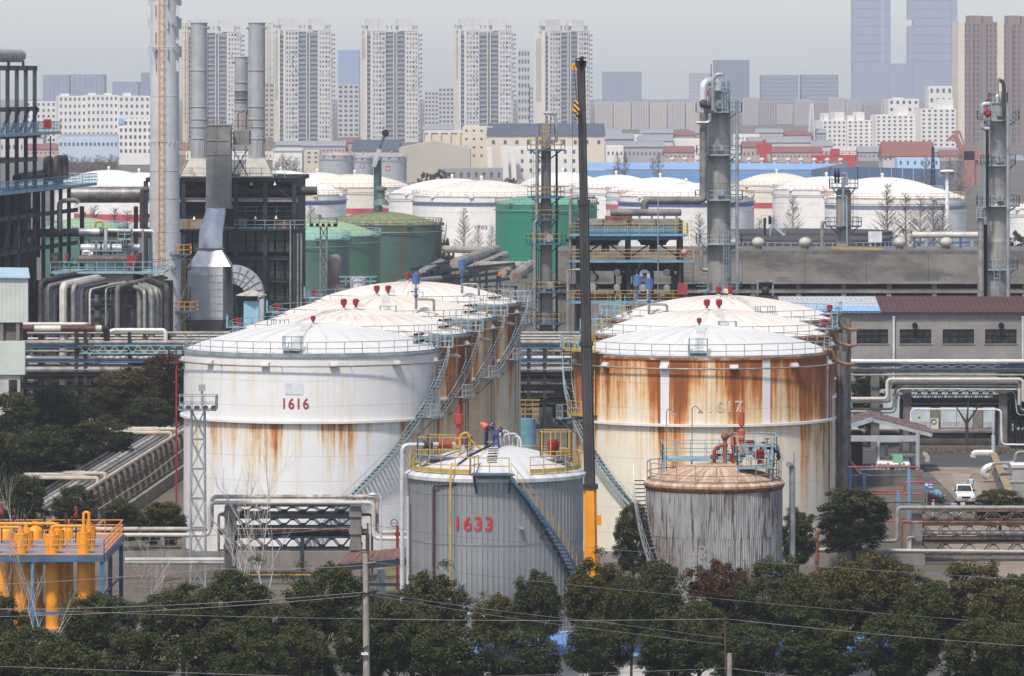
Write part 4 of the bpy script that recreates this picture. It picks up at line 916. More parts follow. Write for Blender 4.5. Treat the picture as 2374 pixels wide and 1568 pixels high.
part('lower_pipe', MB().tube([W(1818,1273,Yb-2.5), W(2480,1279,Yb-2.5)], .13, 8), M('pale_grey_duct',(.38,.38,.38),.5), pb); part('yellow_line', MB().tube([W(1818,1276.5,Yb-2.5), W(2480,1282.5,Yb-2.5)], .04, 6), YELLOW, pb)
part('loop_pipe', MB().tube(fil([W(1850,1286,Yb-1.5), W(2090,1287,Yb-1.5), W(2090,1210,Yb-1.5), W(2480,1210,Yb-.6)], .3), .1, 8), RUSTY, pb)
for x_ in (2102, 2109): part('drop_pipe', MB().tube(fil([W(2120,1246,Yb-.5), W(x_,1246,Yb-.5), W(x_,1400,Yb-.5)], .3), .13, 8), PALEP, pb)
for x_ in (1893, 1988, 1826): part('support_post', MB().box(X(x_,Yb-1)-.25, X(x_,Yb-1)+.25, Yb-1.6, Yb-1.2, 0, Z(1258,Yb)), DCONC, pb)
single('vent_pipe', MB().tube(fil([W(1893,1330,420), W(1893,1235,420), W(1900,1234,420)], .3), .17, 9), RUSTY, 'upright vent pipe right of the rusty corrugated tank', 'pipe')
single('flag_pole', MB().cyl(V(X(1840,395),395,0), W(1840,1048,395), .06, n=8), STEEL, 'slim grey pole in front of the rusted tank 1617', 'pole')

# brown roofed lean-to beside tank 1633
sh = thing('shelter', 'lean-to shelter with brown corrugated roof left of tank 1633', 'shelter', (X(880,396), 396, 0))
BRROOF = M('brown_corrugated', (.16,.075,.05), .8, var=.25, scl=1., col2=(.10,.05,.04), thr=(.5,.7), sc2=(4,.4,1))
A_, B_, C_, D_ = W(785,1305,391), W(946,1290,391), W(946,1268,401), W(812,1281,401)
for i in range(9):
    f0, f1 = i/9, (i+1)/9 - .012; q = [A_.lerp(B_,f0), A_.lerp(B_,f1), D_.lerp(C_,f1), D_.lerp(C_,f0)]
    dz = V(0,0,.03*(i % 2)); part('roof_sheet', MB().add([p+dz for p in q] + [p+dz-V(0,0,.06) for p in q], [(0,1,2,3),(7,6,5,4),(0,4,5,1),(1,5,6,2),(2,6,7,3),(3,7,4,0)]), BRROOF, sh)
for p in (A_, B_, C_, D_): part('post', MB().bar((p.x,p.y,0),(p.x,p.y,p.z-.05),.16), DSTEEL, sh)
part('eave_beam', MB().bar(A_-V(0,0,.35), B_-V(0,0,.35), .12,.5).bar(V(A_.x,A_.y,A_.z-1.6), V(B_.x,B_.y,A_.z-1.6),.12,.25), DSTEEL, sh)
def street_lamp(lb, x, Y, ytop, hd=1):
    t = thing('street_lamp', lb, 'street lamp', (X(x,Y), Y, 0)); zt = Z(ytop, Y)
    part('base', MB().frus(-.4,.4,-.4,.4,0,-.25,.25,-.25,.25,1.9), M('lamp_base', (.40,.41,.43), .5), t, local=True)
    part('pole', MB().cyl((0,0,1.9),(0,0,zt),.10,.06,n=9).tube(fil([(0,0,zt-.3),(0,0,zt+.1),(-.5*hd,0,zt+.2)],.2),.04,6), M('lamp_pole', (.42,.44,.47), .45), t, local=True)
    part('lamp_head', MB().sph((-.65*hd,0,zt+.15),.3,10,6,.45), M('lamp_head', (.55,.55,.53), .4), t, local=True)
street_lamp('grey street lamp between tank 1616 and tank 1633', 883, 402, 1150)
# red stand valve
rv = thing('hydrant_valve', 'red valve with a hand wheel between the street lamp and tank 1633', 'valve', (X(921,405),405,0)); zz = Z(1215,405)
part('stand', MB().cyl((0,0,0),(0,0,zz-.1),.11).cyl((0,0,zz-.9),(0,0,zz-.6),.2).cyl((0,0,zz-2.4),(0,0,zz-1.9),.28), RED, rv, local=True)
part('hand_wheel', MB().tube([(-.25+.28*math.cos(q),.0,zz+.1+.28*math.sin(q)) for q in [2*pi*k/14 for k in range(15)]], .03, 5).bar((-.53,0,zz+.1),(.03,0,zz+.1),.03), BLACK, rv, local=True)

# ------------------------------------------------------------ mobile crane
cr = thing('mobile_crane', 'mobile crane with dark telescopic boom raised upright and orange base section', 'crane', (X(1371,374), 374, 0))
BOOM = M('boom_dark_steel', (.045,.045,.047), .5, .3, var=.25, scl=.5, col2=(.085,.075,.065), thr=(.5,.75), sc2=(1.5,1.5,.1)); Yc = 374
def boom_sec(y0, y1, x0, x1, w0, w1, m, name='boom_section', dY=0):
    a = W(x0,y0,Yc+dY); b_ = W(x1,y1,Yc+dY); mb = MB(); h0, h1 = w0*sc(Yc)/2, w1*sc(Yc)/2
    ring = lambda p, h: [V(p.x-h,p.y-h*.6,p.z), V(p.x-h*.55,p.y-h*1.1,p.z), V(p.x+h*.55,p.y-h*1.1,p.z), V(p.x+h,p.y-h*.6,p.z), V(p.x+h,p.y+h,p.z), V(p.x-h,p.y+h,p.z)]
    k = 6; mb.add(ring(a,h0)+ring(b_,h1), [tuple(range(k)), tuple(range(2*k-1,k-1,-1))] + [(i,(i+1)%k,k+(i+1)%k,k+i) for i in range(k)])
    o = part(name, mb, m, cr)
    for q in (-.6,.6): part('boom_rib', MB().bar(a+V(q*h0,-h0*1.12,0), b_+V(q*h1,-h1*1.12,0), .035, .05), M('rib_grey',(.10,.095,.09),.5) if m is BOOM else m, cr)
    cl = MB(); p = b_ if y1 < y0 else a; cl.cbox((p.x,p.y-.02,p.z), h1*2.5, h1*2.5, .32); part('boom_collar', cl, M('collar_black', (.03,.028,.026), .6, col2=(.25,.13,.03), thr=(.6,.75)), cr); return o
boom_sec(1460, 1127, 1371.5, 1367, 31, 30, CRANEY)
boom_sec(1127, 796, 1367, 1359, 26, 26, BOOM)
boom_sec(796, 468, 1359, 1353, 23.5, 23.5, BOOM)
boom_sec(468, 150, 1353, 1346.3, 19.5, 18.5, BOOM)
hd = W(1346,150,Yc)
part('boom_head', MB().cbox((hd.x,hd.y,hd.z+.1),.8,.65,.4).bar(hd+V(-.4,-.1,.4), hd+V(.35,-.1,.5), .08), BLACK, cr); part('head_bracket', MB().cbox((hd.x-.45,hd.y-.1,hd.z-.15),.4,.4,.5), CRANEY, cr)
part('sheave', MB().cyl((hd.x-.1,hd.y-.4,hd.z+.25),(hd.x+.1,hd.y-.4,hd.z+.25),.32,n=16).cyl((hd.x+.05,hd.y-.2,hd.z+.3),(hd.x+.2,hd.y-.2,hd.z+.3),.32,n=16), BLACK, cr)
hk = W(1335,248,Yc-1)
part('hook_block', MB().cbox((hk.x,hk.y,hk.z),.32,.3,.95).cyl((hk.x,hk.y-.2,hk.z-.1),(hk.x,hk.y+.2,hk.z-.1),.26,n=12).tube([hk+V(0,0,-.5), hk+V(.12,0,-.7), hk+V(.05,0,-.95), hk+V(-.12,0,-.85)],.06,6),
     (lambda t: (t.set(Base_Color=t.mix(t.math('GREATER_THAN', t.math('FRACT', t.math('MULTIPLY', t.math('ADD', t.sep(t.pos())[2], t.sep(t.pos())[0]), 2.6)), .5), (.75,.33,.03), (.02,.02,.02)), Roughness=.5), t.m)[1])(NT('hook_stripes')), cr)
part('hoist_rope', MB().cyl((hd.x-.5,Yc-.9,hd.z), (hk.x+.05,Yc-1,hk.z+.4), .025, n=5).cyl((hd.x-.55,Yc-.9,hd.z),(X(1318,Yc),Yc-.9,6.),.012,n=4), BLACK, cr)
part('boom_bracket', MB().cbox((X(1385,Yc)+.1,Yc-.1,Z(1205,Yc)),.35,.4,.7), CRANEY, cr)
part('lamp_unit', MB().cbox((X(1353,Yc)-.25,Yc-.2,Z(1168,Yc)),.25,.3,.28).cbox((X(1353,Yc)-.25,Yc-.2,Z(1245,Yc)),.25,.3,.28).cbox((X(1345,Yc)-.15,Yc-.2,Z(1280,Yc)),.3,.3,.55), BLKR, cr)
tx = X(1371,Yc)
part('turntable', MB().cyl((tx,Yc+1.5,1.1),(tx,Yc+1.5,1.5),1.1,n=20).box(tx-1.2,tx+1.2,Yc-.6,Yc+3.6,1.5,2.6), CRANEY, cr)
cb_ = part('cab', MB().frus(tx-1.25,tx-.35,Yc-1.4,Yc+.6,1.5,tx-1.2,tx-.4,Yc-1.0,Yc+.5,3.0), CRANEY, cr); part('window', MB().box(tx-1.0,tx-.5,Yc-1.35,Yc-1.3,2.2,2.8), GLASSD, cb_)
part('chassis', MB().box(tx-1.25,tx+1.25,Yc-4.2,Yc+7,.75,1.15), CRANEY, cr)
for k in range(4):
    for sx in (-1.1, 1.1):
        wl = part('wheel', MB().cyl((tx+sx-.18,Yc-3+2.8*k,.55),(tx+sx+.18,Yc-3+2.8*k,.55),.55,n=18), BLKR, cr); part('rim', MB().cyl((tx+sx-.2,Yc-3+2.8*k,.55),(tx+sx+.2,Yc-3+2.8*k,.55),.28,n=12), STEEL, wl)

# ------------------------------------------------------------ utility poles and wires
UC = M('pole_concrete', (.27,.245,.21), .9, var=.15, scl=2.)
up = thing('utility_pole', 'concrete utility pole with solar lamp, centre left of the bottom edge', 'utility pole', (X(851,306), 306, 0)); Yp = 306; px = X(851,Yp)
part('pole', MB().cyl((px,Yp,0),(px-.1,Yp,Z(1284,Yp)),.24,.16,n=14), UC, up)
part('extension', MB().bar((px+.05,Yp,Z(1312,Yp)),(px+.03,Yp,Z(1212,Yp)),.1,.1), BROWNP, up)
for yy in (1376,): 
    part('crossarm', MB().bar((px-.5,Yp-.2,Z(yy+3,Yp)),(px+.55,Yp-.25,Z(yy-7,Yp)),.09), BLACK, up)
    for dx in (-.45,-.2,.25,.5): part('insulator', MB().lathe([(.03,-.1),(.08,-.08),(.05,0),(.09,.05),(.03,.1)],(px+dx,Yp-.22,Z(yy-3,Yp)+dx*.18),8), BROWNP, up)
part('clamp', MB().cyl((px,Yp,Z(1306,Yp)),(px,Yp,Z(1303,Yp)),.2,n=12).bar((px-.2,Yp-.15,Z(1305,Yp)),(px+.5,Yp-.2,Z(1301,Yp)),.06), STEEL, up)
part('solar_panel', MB().quad(W(835,1507,Yp-.4), W(852,1494.5,Yp-.4), W(855,1494,Yp-.05), W(839,1506,Yp-.05)), GLASSD, up)
part('solar_lamp', MB().cbox(W(845,1515,Yp-.35),.40,.14,.14).bar(W(846,1513,Yp-.3), W(851,1503,Yp), .05), M('lamp_white', (.6,.6,.58), .4), up)
up2 = thing('utility_pole', 'short concrete pole with a brown steel pipe, right of centre at the bottom', 'utility pole', (X(1690,306),306,0))
part('pole', MB().cyl((X(1691,Yp),Yp,0),(X(1690,Yp),Yp,Z(1514,Yp)),.17,n=12), UC, up2); part('extension', MB().cyl((X(1681,Yp),Yp-.2,Z(1560,Yp)),(X(1680,Yp),Yp-.2,Z(1433,Yp)),.06,n=7), BROWNP, up2)
part('insulator', MB().lathe([(.03,-.1),(.07,-.05),(.07,.05),(.03,.1)],(X(1680,Yp),Yp-.2,Z(1433,Yp)),8), BROWNP, up2)
WIRE = M('wire_grey', (.22,.21,.20), .5, .3)
def wire(lb, pts, sag=4):
    P = []
    for (xa_, ya_, Ya), (xb_, yb_, Yb_) in zip(pts, pts[1:]):
        for k in range(14 + 1):
            f = k/14; P.append(W(xa_+(xb_-xa_)*f, ya_+(yb_-ya_)*f + sag*4*f*(1-f), Ya+(Yb_-Ya)*f))
    single('wire', MB().tube(P, .014, 4, cap=False), WIRE, lb, 'wire', 'overhead wires across the foreground')
wire('overhead wire from left edge to the pole crossarm, upper of two', [(-40,1412,306),(846,1372,306)], 10); wire('overhead wire from left edge to the pole crossarm, lower of two', [(-40,1430,306),(838,1380,306)], 8)
wire('wire from the crossarm sloping down to the right edge, upper', [(862,1372,306),(1400,1442,310),(2420,1562,320)], 5); wire('wire from the crossarm sloping down to the right edge, lower', [(858,1378,306),(1400,1460,310),(2420,1572,320)], 5)
wire('wire from the pole clamp across tank 1633 to the right edge', [(856,1302,306),(1500,1372,312),(2420,1450,322)], 3); wire('long level wire running the whole width below the pole crossarm', [(-40,1408,300),(850,1434,306),(1681,1434,306),(2420,1500,306)], 4)
wire('wire low on the left, rising behind the silos to the pole top', [(-40,1356,306),(500,1318,306),(848,1310,306)], 4); wire('faint wire over the pipe bridge from the silos to tank 1633', [(-40,1270,306),(500,1240,310),(852,1215,306),(1300,1262,316),(2420,1345,330)], 6)
wire('lowest wire crossing the bottom left corner', [(-40,1543,298),(700,1568,300)], 0); wire('lowest wire from the short pole to the bottom centre', [(1120,1568,300),(1690,1548,306)], 1); wire('lowest wire from the short pole to the bottom right', [(1690,1548,306),(2000,1585,306)], 1)

# blue-roofed shed behind the foreground trees
bs = thing('shed', 'low white shed with blue ribbed roof glimpsed behind the foreground trees', 'shed', (X(1600,341),341,0))
BLRF = M('blue_roof_sheet', (.12,.25,.50), .45, var=.12, scl=1.)
xx0, xx1 = X(1085,340), X(2140,340)
part('wall', MB().box(xx0+.2,xx1-.2,338.2,342.6,0,2.45), M('shed_white', (.5,.5,.49), .7), bs)
rb = MB().add([(0,337.8,2.35),(.86,337.8,2.35),(.86,343,3.25),(0,343,3.25),(0,337.8,2.30),(.86,337.8,2.30),(.86,343,3.2),(0,343,3.2)], [(0,1,2,3),(7,6,5,4),(0,4,5,1),(1,5,6,2),(2,6,7,3),(3,7,4,0)]).bar((.03,337.8,2.38),(.03,343,3.28),.06,.08).mesh('roof_sheet',0); setmat(rb, BLRF)
n_ = int((xx1-xx0)/.88)
for i in range(n_):
    o = inst('roof_sheet', rb, bs, (xx0 + .88*i, 0, 0)); o.matrix_parent_inverse = Matrix.Translation(-LOC[bs.name])
part('roof_rail', MB().rail([(xx0,342.5,3.2),(xx1,342.5,3.2)], h=.5, sp=3., r=.02, mid=()), STEEL, bs)

# sloping pipe run at left on concrete trestles
pr = thing('pipe_run', 'bundle of lagged pipes on concrete trestles sloping up past the left trees', 'pipe run', (X(300,505),505,0))
P0, P1 = V(X(225,470)-.2,470,0), V(X(428,542)-.3,542,0); dr = (P1-P0).normalized(); nr_ = V(-dr.y, dr.x, 0)
PM = [M('tan_lagging',(.46,.39,.30),.7,var=.15), GREYP, GREYP, M('peeling_lagging',(.42,.38,.33),.7), GREYP, DARKP, DARKP]
for i in range(7):
    off = nr_*(.62*i); z = 3.0; r = (.2,.14,.18,.24,.2,.17,.2)[i]
    a = P0 - dr*26 + off; b_ = P1 + dr*8 + off
    pts = [a + V(0,0,z), b_ + V(0,0,z)]
    k0, k1 = 6 + 1.3*i, 8
    part('pipe', MB().tube(pts, r, 9), PM[i], pr)
    if i < 4:       # flat expansion loops swung out to the left
        for tt in (2 + 1.1*i, 62 + 1.0*i):
            q = P0 + dr*tt + off + V(0,0,z+.5); l = 6.5 - .3*i
            part('expansion_loop', MB().tube(fil([q - V(0,0,.5), q, q + nr_*l, q + nr_*l + dr*(5.5-.9*i), q + dr*(5.5-.9*i), q + dr*(5.5-.9*i) - V(0,0,.5)], .4), r*.95, 9), PM[i], pr)
for k in range(22):
    q = P0 + dr*(-22 + 4.6*k); part('trestle', MB().bar(q + nr_*-.3, q + V(0,0,2.7) + nr_*-.3, .42).bar(q + nr_*4, q + V(0,0,2.7) + nr_*4, .42).bar(q + V(0,0,2.6) - nr_*.5, q + nr_*4.3 + V(0,0,2.6), .35), CBEAM, pr)
for z, r, m_, o_ in ((1.7,.08,YELLOW,-.1), (1.4,.1,RUSTY,.8), (1.1,.12,PALEP,1.5), (.8,.14,PALEP,2.4), (.55,.12,DARKP,.3)):
    part('low_pipe', MB().tube([P0 - dr*20 + nr_*o_ + V(0,0,z), P1 + nr_*o_ + V(0,0,z)], r, 7), m_, pr)
single('kerb_wall', MB().bar(P0 - dr*18 - nr_*2.6 + V(0,0,.55), P1 - nr_*2.6 + V(0,0,.55), .35, 1.1), CONC, 'long low concrete kerb wall beside the sloping pipe run', 'wall')
single('cable', MB().tube([P0 - dr*10 - nr_*1.6 + V(0,0,1.7), P0 + dr*30 - nr_*1.4 + V(0,0,1.5), P1 - nr_*1.2 + V(0,0,1.9)], .06, 5), M('tan_cable', (.35,.24,.13), .7), 'tan cable strung along the sloping pipe run', 'cable')
# ------------------------------------------------------------ paved areas
sheet('path', [(X(285,360),352),(X(470,360),352),(X(470,378),378),(X(285,378),378)], PAVE, .004)
sheet('pavement', [(-60,300),(70,300),(70,352),(-60,352)], M('yard_paving', (.075,.07,.062), .95, var=.25, scl=.3, world=True), .004)
sheet('road', [(X(2130,535)+.2,470),(X(2320,535)+1.2,470),(X(2315,535),532),(X(2135,535),532)], PAVE, .008)
sheet('road_patch', [(X(2205,500),480),(X(2262,500),480),(X(2255,520),523),(X(2210,520),523)], PAVE2, .012)
sheet('lane', [(X(2180,440),400),(X(2400,440),400),(X(2400,470),470),(X(2135,470),470)], PAVE, .008)
sheet('cross_road', [(20,532.5),(75,532.5),(75,556),(20,556)], ASPH, .006)
sheet('gravel_bed', [(X(1950,470),448),(X(2110,470),448),(X(2112,490),500),(X(1940,490),500)], GRAVEL, .004)
sheet('gravel_bed', [(X(250,400),398),(X(460,400),398),(X(460,425),424),(X(250,425),424)], GRAVEL, .004)
GRASS = M('dry_grass', (.14,.13,.05), .95, var=.35, scl=.8, col2=(.07,.09,.03), thr=(.45,.6), sc2=(.5,.5,.5), world=True)
sheet('lawn', [(X(900,400),375),(X(960,400),375),(X(960,400),424),(X(880,400),424)], GRASS, .004)

# ------------------------------------------------------------ long pipe rack behind the tank rows
Yr = 588
rk = thing('pipe_rack', 'long multi-level rack of grey pipes running behind the left tank row', 'pipe rack', (X(700,Yr), Yr, 0))
x0, x1 = X(40,Yr), X(1345,Yr)
for x_ in [177, 198, 300, 430, 560, 700, 840, 980, 1100, 1225, 1262, 1330]:
    for dy in (0, 4): part('column', MB().ibeam((X(x_,Yr),Yr+dy,0),(X(x_,Yr),Yr+dy,Z(752 if x_ < 400 else 800,Yr)),.4,.4,.06), DSTEEL, rk)
for yy in (803, 836, 866, 896, 930):
    for dy in (-.2, 4.2): part('beam', MB().ibeam((x0,Yr+dy,Z(yy,Yr)),(x1,Yr+dy,Z(yy,Yr)),.25,.4,.04), BLUEST if yy < 850 else BLACK, rk)
part('truss', truss(MB(), X(185,Yr), X(430,Yr), Yr-.5, Z(818,Yr), Z(800,Yr), 9, .1), TEAL, rk)
rdp = random.Random(3)
for yy, r, m_, dy, xa_, xb_ in [(793.5,.27,GREYP,.3,60,1345),(773,.20,GREYP,1.5,60,1345),(787,.12,PALEP,2.4,60,1345),(781,.14,PALEP,3.4,250,1345),(814,.16,GREYP,.6,60,1345),(828.7,.20,PALEP,.2,60,1345),(826,.1,DARKP,2.6,60,1345),(840,.14,PALEP,1.5,60,700),(846,.16,GREYP,2.5,60,1345),
        (856,.42,GREYP,.2,50,1345),(802,.22,GREYP,3.4,700,1345),(874,.3,DARKP,1.2,60,1345),(884,.14,GREYP,2.,60,1345),(890,.16,DARKP,.1,700,1345),(905,.14,DARKP,2.2,60,1345),(915,.2,DARKP,.5,60,1345),(921,.12,GREYP,3.,60,1345),(940,.2,BLACK,.5,60,1345)]:
    part('pipe', MB().cyl((X(xa_,Yr),Yr+dy,Z(yy,Yr)),(X(xb_,Yr),Yr+dy,Z(yy,Yr)), r, n=9), m_, rk)
tp = thing('pipe_loop', 'brown pipe with white sleeves and grey return bend above the left pipe rack', 'pipe', (X(150,580),580,Z(770,580)))
part('pipe', MB().tube(fil([W(50,761.5,580), W(232,761.5,580), W(247,762,582), W(247,790,582)], .5), .37, 12), BROWNP, tp)
for a, b_ in ((80,141), (222,236)): part('sleeve', MB().cyl(W(a,761.5,580), W(b_,761.5,580), .385, n=14), PALEP, tp)
part('upper_pipe', MB().tube(fil([W(50,751,582), W(200,751,582), W(206,754,584), W(200,757,586), W(50,757,586)], .3), .22, 9), PALEP, tp)
part('white_pipe', MB().tube(fil([W(250,772,584), W(262,765,584), W(380,765,584), W(384,775,584), W(384,790,584)], .5), .24, 9), M('white_lagging', (.62,.61,.58), .5), tp)
# background clutter seen under the rack in the gap between the tank rows
for i in range(26):
    x_ = 1208 + i*4.9 + rdp.uniform(-2,2); Yq = Yr + rdp.uniform(6, 22)
    single('vertical_pipe', MB().cyl((X(x_,Yq),Yq,0),(X(x_,Yq),Yq,Z(rdp.uniform(800,960),Yq)), rdp.choice((.12,.2,.3)), n=7), rdp.choice((DARKP, BLACK, GREYP, DSTEEL)), 'dark upright pipe in the gap between the two tank rows', 'pipe', 'upright pipes between the tank rows') if i % 2 else None
bh = thing('blue_hut', 'small blue tank with yellow railing in the gap left of the crane', 'tank', (X(1218,560),560,0))
part('shell', MB().lathe([(1.1,0),(1.1,Z(970,560)),(.02,Z(968,560))], n=20), M('blue_tank', (.13,.30,.38), .5), bh, local=True)
part('railing', MB().rail([(-1.5,-1,Z(970,560)),(1.5,-1,Z(970,560)),(1.5,1,Z(970,560)),(-1.5,1,Z(970,560))], h=2.0, mid=(.5,1.,1.5), closed=True, sp=.8), YELLOW, bh, local=True)

# ------------------------------------------------------------ pale metal building, left edge
Yq = 512
lb = thing('metal_building', 'pale green metal-clad building cut off by the left edge', 'building', (X(10,Yq),Yq,0))
PALEG = M('pale_green_cladding', (.46,.50,.45), .6, var=.06, scl=.4, col2=(.30,.30,.24), thr=(.6,.8), sc2=(1,1,.08), amt=.4)
xs = X(65,Yq); zt, zb = Z(645,Yq), Z(747,Yq)
for i in range(12):
    xa_ = xs - .42*(i+1)*1.0; part('cladding_panel', MB().box(xa_+.012, xa_+.42, Yq, Yq+.1, zb, zt), PALEG, lb)
part('side_wall', MB().add([(xs,Yq,zb),(xs-2.4,Yq+24,zb),(xs-2.4,Yq+24,zt),(xs,Yq,zt),(xs-9,Yq+.1,zb),(xs-9,Yq+24,zb),(xs-9,Yq+24,zt),(xs-9,Yq+.1,zt)], [(0,1,2,3),(0,4,5,1),(3,2,6,7),(1,5,6,2)]), PALEG, lb)
part('roof', MB().add([(xs-9,Yq-.3,zt+.1),(xs+.2,Yq-.3,zt+.02),(xs-2.2,Yq+24,zt+.02),(xs-9,Yq+24,zt+.1),(xs-9,Yq-.3,zt+.25),(xs+.2,Yq-.3,zt+.17),(xs-2.2,Yq+24,zt+.17),(xs-9,Yq+24,zt+.25)], [(0,3,2,1),(4,5,6,7),(0,1,5,4),(1,2,6,5),(2,3,7,6)]), M('pale_blue_roof', (.38,.50,.56), .5), lb)
part('recess', MB().box(xs-9, xs-.6, Yq+.6, Yq+1, Z(800,Yq), zb), DCONC, lb)
for i in range(5): part('pilaster', MB().box(xs-1.2-1.6*i, xs-.85-1.6*i, Yq+.1, Yq+.7, Z(800,Yq), zb), CONC, lb)
part('lower_wall', MB().box(xs-9, xs-.3, Yq-.2, Yq+1, Z(868,Yq), Z(790,Yq)), PALEG, lb)
part('base_wall', MB().box(xs-9, xs-.8, Yq+.1, Yq+1, 0, Z(868,Yq)), M('pale_concrete', (.42,.41,.38), .8), lb)
for i in range(3): part('window', MB().box(xs-1.9-2.2*i, xs-1.1-2.2*i, Yq+.02, Yq+.12, Z(915,Yq), Z(880,Yq)), GLASSD, lb)

# ------------------------------------------------------------ far-left open frame structure with drum
d0 = V(X(0,600),600,0); dd = (V(X(195,648),648,0) - d0); L = dd.length; dd /= L; nn = V(-dd.y, dd.x, 0)
fs = thing('steel_frame', 'tall dark steel frame with drum on top at the left edge', 'steel structure', d0 + dd*10)
Pt = lambda t, z, o=0: d0 + dd*t + nn*o + V(0,0,z)
FST = M('frame_grey_blue', (.05,.064,.075), .6, .2, var=.25, col2=(.10,.07,.05), thr=(.6,.8))
zA, zB, zC = Z(153,606), Z(308,606), Z(440,606)
for k in range(10):
    t = -6 + 5*k
    for o in (0, 5): part('column', MB().ibeam(Pt(t,0,o), Pt(t, zC if t > 22 else zA, o), .45, .45, .06), FST, fs)
for z_, tm in ((zA-.2,20), (Z(253,606),20), (zB-.4,22), (Z(372,606),20), (zC-.3,44), (Z(505,606),44), (Z(585,606),44), (Z(690,606),44), (Z(730,606),44)):
    for o in (-.1, 5.1): part('beam', MB().ibeam(Pt(-8,z_,o), Pt(tm,z_,o), .25, .5, .05), FST, fs)
    for k in range(8):
        if -6+5*k <= tm: part('cross_beam', MB().ibeam(Pt(-6+5*k,z_-.1,0), Pt(-6+5*k,z_-.1,5), .2, .4, .05), FST, fs)
for z_, tm in ((zB,27), (zC,49)):
    part('platform_deck', MB().add([Pt(-10,z_,-1.5), Pt(tm,z_,-1.5), Pt(tm,z_,6), Pt(-10,z_,6), Pt(-10,z_-.35,-1.5), Pt(tm,z_-.35,-1.5), Pt(tm,z_-.35,6), Pt(-10,z_-.35,6)], [(0,1,2,3),(7,6,5,4),(0,4,5,1),(1,5,6,2),(2,6,7,3)]), TEAL, fs)
    part('platform_railing', MB().rail([Pt(-10,z_,-1.5), Pt(tm,z_,-1.5), Pt(tm,z_,6)], h=1.15, sp=.9, r=.035, mid=(.38,.75)), TEAL, fs)
for t in (0, 5, 10, 15): part('diagonal', MB().bar(Pt(t,zB+.2,-.2), Pt(t+5,Z(253,606),-.2), .25).bar(Pt(t+5,Z(505,606),-.2), Pt(t,Z(585,606),-.2), .2), FST, fs)
for k in range(18):
    t = rdp.uniform(-6, 42); z1_ = rdp.choice((zC, Z(505,606), Z(585,606), Z(690,606))); o = rdp.uniform(.8,4.5)
    part('inner_pipe', MB().cyl(Pt(t,max(z1_-rdp.uniform(6,14),0),o), Pt(t,z1_-.5,o), rdp.choice((.15,.25,.5)), n=8), rdp.choice((BLACK, DARKP, DARKP, GREYP)), fs)
part('inner_cladding', MB().quad(Pt(-10,0,5.3), Pt(34,0,5.3), Pt(34,zC-1,5.3), Pt(-10,zC-1,5.3)).quad(Pt(-10,zC,5.3), Pt(19,zC,5.3), Pt(19,zB-1,5.3), Pt(-10,zB-1,5.3)), BLACK, fs)
dr_ = thing('pressure_drum', 'beige horizontal drum lying on top of the dark frame at upper left', 'pressure vessel', Pt(8, zA+1.2, 2.5)); zd = Z(128,606); rr_ = 15.5*sc(606)
prof = [Pt(-12,zd,2.5), Pt(23,zd,2.5)]
part('shell', MB().tube([Pt(-12,zd,2.5)] + [Pt(22,zd,2.5)] + [Pt(22+rr_*1.6*math.sin(q),zd,2.5) for q in (.4,.8,1.2,1.5)], [rr_,rr_,rr_*.93,rr_*.72,rr_*.4,rr_*.1], 20), M('beige_drum', (.34,.31,.27), .6, var=.12), dr_)
for t in (2, 12, 20): part('saddle', MB().bar(Pt(t,zA,1.6), Pt(t,zd-rr_*.8,1.6), .3).bar(Pt(t,zA,3.4), Pt(t,zd-rr_*.8,3.4), .3), FST, dr_)
for t in (-2, 3, 8, 13): part('lamp', MB().tube(fil([Pt(t,zB,-1.2), Pt(t,zB+1.9,-1.2), Pt(t-.5,zB+2.0,-1.2)],.3),.05,6), BLACK, fs)
for t, z_ in ((30, zC), (36, zC), (39, zC)): part('relief_pipe', MB().tube(fil([Pt(t,z_,1),Pt(t,z_+3.2,1),Pt(t+3,z_+3.3,1),Pt(t+3,z_+.5,1)],.7),.33,9), DARKP, fs)
part('pipe_header', MB().tube([Pt(16,zC+1.2,1.5),Pt(38,zC+1.4,1.5)],.55,10), DARKP, fs)
part('red_box', MB().cbox(W(110,287,612),.9,.4,1.1), RED, fs); part('drain_line', MB().bar(W(117,315,612), W(117,410,612), .15), BLACK, fs)

# ------------------------------------------------------------ ducts
single('flue_duct', MB().tube([W(165,451,690), W(345,451,690)], 19*sc(690), 20), M('sooty_duct', (.20,.19,.18), .45, .4, var=.3, scl=.5, col2=(.05,.045,.04), thr=(.45,.7), sc2=(.3,.3,.3)), 'large grey flue duct left of the chimney', 'duct')
dk_ = thing('flue_duct', 'long dark pipe with a white sleeve below the large flue duct', 'duct', W(200,540,625)); part('pipe', MB().tube([W(40,541,625), W(232,538,625), W(352,542,640)], .5, 14), M('sooty_pipe', (.085,.08,.075), .5, .3, var=.35), dk_)
part('sleeve', MB().tube([W(184,538.6,625), W(231,538.2,625)], .515, 14), M('bright_sleeve', (.55,.55,.55), .4, .4), dk_)
for x_ in (190, 315): part('stanchion', MB().bar((X(x_,628),628,0),(X(x_,628),628,Z(478,628)),.5), BLACK, dk_)
part('riser', MB().tube(fil([W(137,535,622), W(137,466,622), W(175,463,622), W(183,470,622)],.6),.28,9), GREYP, dk_)
part('riser', MB().tube(fil([W(330,545,628), W(330,440,628), W(345,438,628)],.6),.35,9), DARKP, dk_)
part('yellow_loop', MB().tube(fil([W(221,535,626), W(221,513,626), W(238,513,626), W(238,530,626)],.4),.14,8), YELLOW, dk_)

